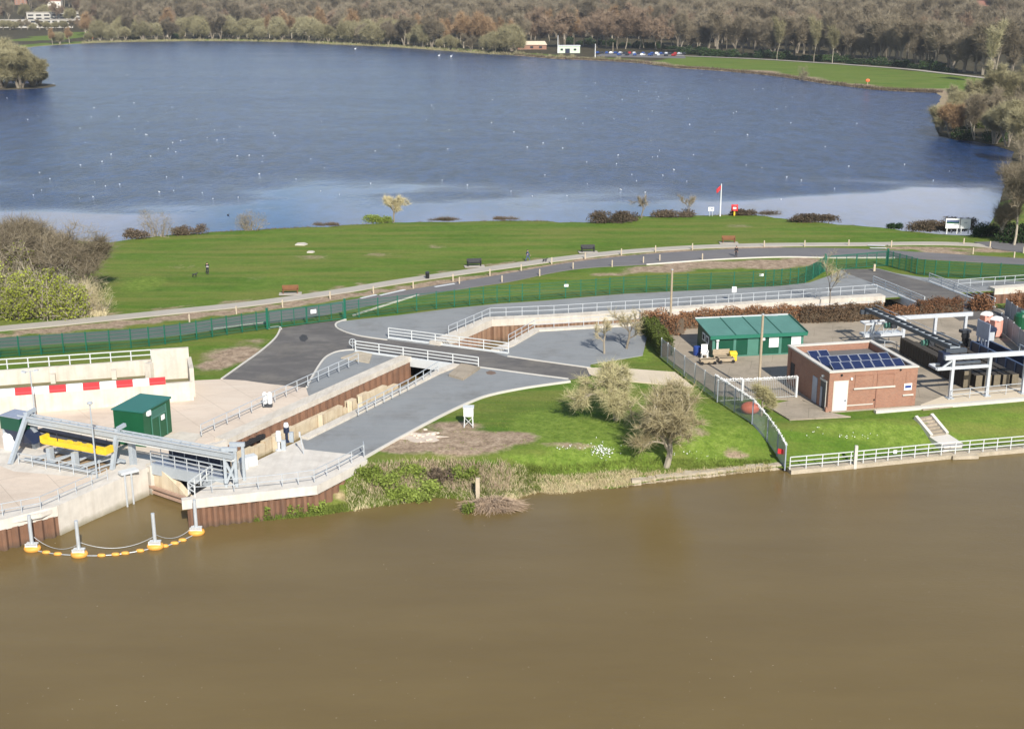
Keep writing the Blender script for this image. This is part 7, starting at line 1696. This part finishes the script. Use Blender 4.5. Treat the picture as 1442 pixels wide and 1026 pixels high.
MB().fbox(a, u, v, 0, 20, 0, 8, -1, 3).build('wall', M['housebrick'], ca_); rb_ = MB(); rb_.add([a + Vector(p) for p in ((-.5, -.5, 3), (20.5, -.5, 3), (20.5, 8.5, 3), (-.5, 8.5, 3), (1, 4, 5.4), (19, 4, 5.4))], [(0, 1, 5, 4), (1, 2, 5), (2, 3, 4, 5), (3, 0, 4), (0, 3, 2, 1)]); rb_.build('roof', M['slab'], ca_)
for x in (3, 9, 15): MB().fbox(a, u, v, x, x + 2, -.1, 0, .8, 2.2).build('window', M['glass'], ca_)
for px, py, top, lb in ((785.5, 75, 50, 'white mast at the left end of the mint boathouse'), (838, 83, 62, 'white mast on the far shore right of the boathouse'), (863, 76, 60, 'thin brown mast by the far car park')):
    b = fz(px, py); tag(MB().tube(b, b + Vector((0, 0, Zat(b, top) - b.z)), .28 if px < 860 else .2, .15, 8).build('mast', M['white'] if px < 860 else M['timber'], origin=b), lb, 'mast')
def car_mesh(body, loc, rz, label, group):
    t = thing('parked_car', label, 'car', loc, rz, group)
    pr_ = [(-2.1, .35), (2.1, .35), (2.12, .75), (1.35, .92), (.7, 1.42), (-1.1, 1.45), (-1.8, 1.0), (-2.12, .85)]; n = len(pr_)
    mb = MB(); mb.add([(x, y, z) for y in (-.85, .85) for x, z in pr_], [tuple(range(n)), tuple(range(2 * n - 1, n - 1, -1))] + [(i, n + i, n + (i + 1) % n, (i + 1) % n) for i in range(n)]); mb.build('body', M[body], t, local=True)
    gl = MB(); 
    for s in (-1, 1): gl.add([(x, s * .86, z) for x, z in ((-1.35, .98), (1.05, .96), (.62, 1.36), (-1.0, 1.38))], [(0, 1, 2, 3) if s < 0 else (3, 2, 1, 0)])
    gl.add([(1.33, y, .95) for y in (-.75, .75)] + [(.74, y, 1.40) for y in (.75, -.75)], [(0, 1, 2, 3)]); gl.v = [(x + (.02 if abs(y) < .8 else 0), y, z + (.015 if abs(y) < .8 else 0)) for x, y, z in gl.v]; gl.build('window', M['glass'], t, local=True)
    for x in (-1.3, 1.3):
        for y in (-.82, .82): MB().tube((x, y - .1, .32), (x, y + .1, .32), .33, n=12).build('wheel', M['black'], t, local=True)
    return t
M['carblue'] = mat('blue_car_paint', (.03, .07, .24), .3, .05); M['carsilver'] = mat('silver_car_paint', (.45, .47, .5), .3, .05); M['cardark'] = mat('dark_car_paint', (.03, .035, .045), .3, .05); M['carred'] = mat('red_car_paint', (.35, .03, .03), .3, .05)
cp_ = {}
sheet_c = MB().prism([fz(830, 81.5) , fz(966, 84), fz(962, 75.5), fz(850, 74.5)], 0, 1); 
zc_ = max(p.z for p in (fz(830, 81.5), fz(966, 84), fz(962, 75.5), fz(850, 74.5)))
struct(MB().prism([fz(838, 79.5), fz(966, 82.5), fz(962, 75.5), fz(850, 74.5)], -.4, zc_ + .03).build('car_park', M['road']))
rc = random.Random(12)
for i, x in enumerate(list(np.arange(842, 966, 6.4)) + list(np.arange(872, 960, 11))):
    col = ['carblue', 'white', 'cardark', 'cardark', 'carblue', 'carsilver', 'carsilver', 'cardark', 'carblue', 'carred'][(i * 7) % 10]
    nmc = {'carblue': 'blue', 'white': 'white', 'carsilver': 'silver', 'cardark': 'dark', 'carred': 'red'}[col]
    y = (75.8 if i < 20 else 78.0) + (x - 842) * .012; b = fz(x, y); b.z = zc_ + .03
    if col not in cp_: cp_[col] = car_mesh(col, b, rc.uniform(1.0, 1.5), nmc + ' car parked in the far car park by the wood', nmc + ' cars in the far car park')
    else: dup(cp_[col], b, rc.uniform(1.0, 1.5))
fpl = [fz(x, y) for x, y in [(930, 78.5)] + fpath + [(1460, 119)]]
fpl = [Vector((p.x, p.y, p.z + .02)) for p in crom(fpl, 8)]
m_ = MB(); a_, b_ = offsets(fpl, 5.0)
for i in range(len(fpl) - 1):
    za, zb = on(fpl[i].x, fpl[i].y).z + .25, on(fpl[i + 1].x, fpl[i + 1].y).z + .25
    m_.add([(a_[i].x, a_[i].y, za), (b_[i].x, b_[i].y, za), (b_[i + 1].x, b_[i + 1].y, zb), (a_[i + 1].x, a_[i + 1].y, zb)], [(0, 1, 2, 3)])
struct(m_.build('far_footpath', M['path']))
# orange life-ring posts on the far banks
for x, y, lb in ((1221.5, 119.5, 'orange lifebuoy post on the far right meadow bank'), (130, 57, 'orange lifebuoy post on the far left lawn')):
    b = fz(x, y); t = thing('lifebuoy_post', lb, 'lifebuoy', b); MB().box(b + Vector((0, 0, .6)), (.25, .25, 1.2)).build('stand_post', M['timber'], t); MB().lathe(b + Vector((0, 0, 1.2)), [(.5, 0), (.9, .3), (.9, 1.0), (.4, 1.3)], 12, 1, .4).build('lifebuoy_ring', mat('lifebuoy_orange', (.7, .15, .05), .6, .1), t)
# gulls and ducks resting on the lake
gp_ = None; rg_ = random.Random(31); cnt = 0
LPi = LP
while cnt < 190:
    x = rg_.choice([rg_.uniform(10, 1400), rg_.gauss(250, 130), rg_.gauss(900, 160)]); y = 66 + (rg_.random() ** .9) * 215; q = G(x, y, LAKE_Z)
    if not inside(np.array([q.x]), np.array([q.y]), LPi)[0]: continue
    if seg_dist(np.array([q.x]), np.array([q.y]), LPi, True)[0] < 12: continue
    s = rg_.uniform(.8, 1.5)
    if gp_ is None:
        mb = MB(); mb.ball((0, 0, .07), .20, .10, .11, 9, 6); mb.lathe((-.24, 0, .10), [(.06, -.03), (.03, .03), (.005, .06)], 6, 1.4, 1); mb.tube((.14, 0, .10), (.19, 0, .24), .045, .04, 7); mb.ball((.21, 0, .26), .065, .05, .05, 8, 5); mb.tube((.26, 0, .255), (.33, 0, .245), .016, .005, 5)
        o = mb.build('gull', M['bird'], smooth=True); gp_ = o
    else: o = gp_.copy(); C.objects.link(o)
    o.location = q; o.rotation_euler = (0, 0, rg_.uniform(0, 6.28)); o.scale = (s * .52,) * 3
    tag(o, 'white gull resting on the open water of the lake', 'bird', 'gulls scattered over the lake'); cnt += 1
for x, y, lb in ((500, 69.5, 'white swan near the far shore in the middle of the lake, left one'), (618, 79, 'white swan near the far shore below the orange willows, left of two'), (635, 80, 'white swan near the far shore below the orange willows, right of two'), (321, 303, 'dark duck on the pale water left of the rounded grey shrub')):
    q = G(x, y, LAKE_Z); dk_ = x == 321; t = thing('duck' if dk_ else 'swan', lb, 'bird', q); mm = 'black' if dk_ else 'bird'; k = .55 if dk_ else 1.6
    V = [(0, 0, .12), (.3, 0, .16), (-.35, 0, .2), (.40, 0, .40), (.38, 0, .62), (.48, 0, .70), (.60, 0, .66)]
    skin_mesh('bird_body', [(a * k, b * k, c * k) for a, b, c in V], [(0, 1), (0, 2), (1, 3), (3, 4), (4, 5), (5, 6)], [r * k for r in (.22, .17, .08, .06, .05, .06, .02)], mm, t, 1)

# flecks of foam and twigs drifting on the river
rr = random.Random(41); K = MB()
for _ in range(160):
    b = G(rr.uniform(-20, 1460), 700 + 326 * rr.random() ** .8, RIV_Z); b.z = RIV_Z + .015; a = rr.uniform(0, 6.28); L = rr.uniform(.03, .07); w = L * rr.uniform(.3, .8)
    u_, v_ = Vector((math.cos(a), math.sin(a), 0)) * L, Vector((-math.sin(a), math.cos(a), 0)) * w
    K.add([b - u_, b - v_, b + u_, b + v_], [(0, 1, 2, 3)])
tag(K.build('foam_flecks', M['timber']), None, None, None, 'stuff')
# thin air between here and the far bank
hz_m = bpy.data.materials.new('haze'); hz_m.use_nodes = True; t_ = hz_m.node_tree; t_.nodes.clear()
ho = t_.nodes.new('ShaderNodeOutputMaterial'); hv = t_.nodes.new('ShaderNodeVolumePrincipled'); hv.inputs['Color'].default_value = (.86, .92, 1, 1); hv.inputs['Density'].default_value = HAZE; hv.inputs['Anisotropy'].default_value = .2
t_.links.new(hv.outputs[0], ho.inputs['Volume'])
hb = MB().box((0, 2030, 46), (5300, 4500, 102)); tag(hb.build('haze', hz_m), None, None, None, 'stuff')
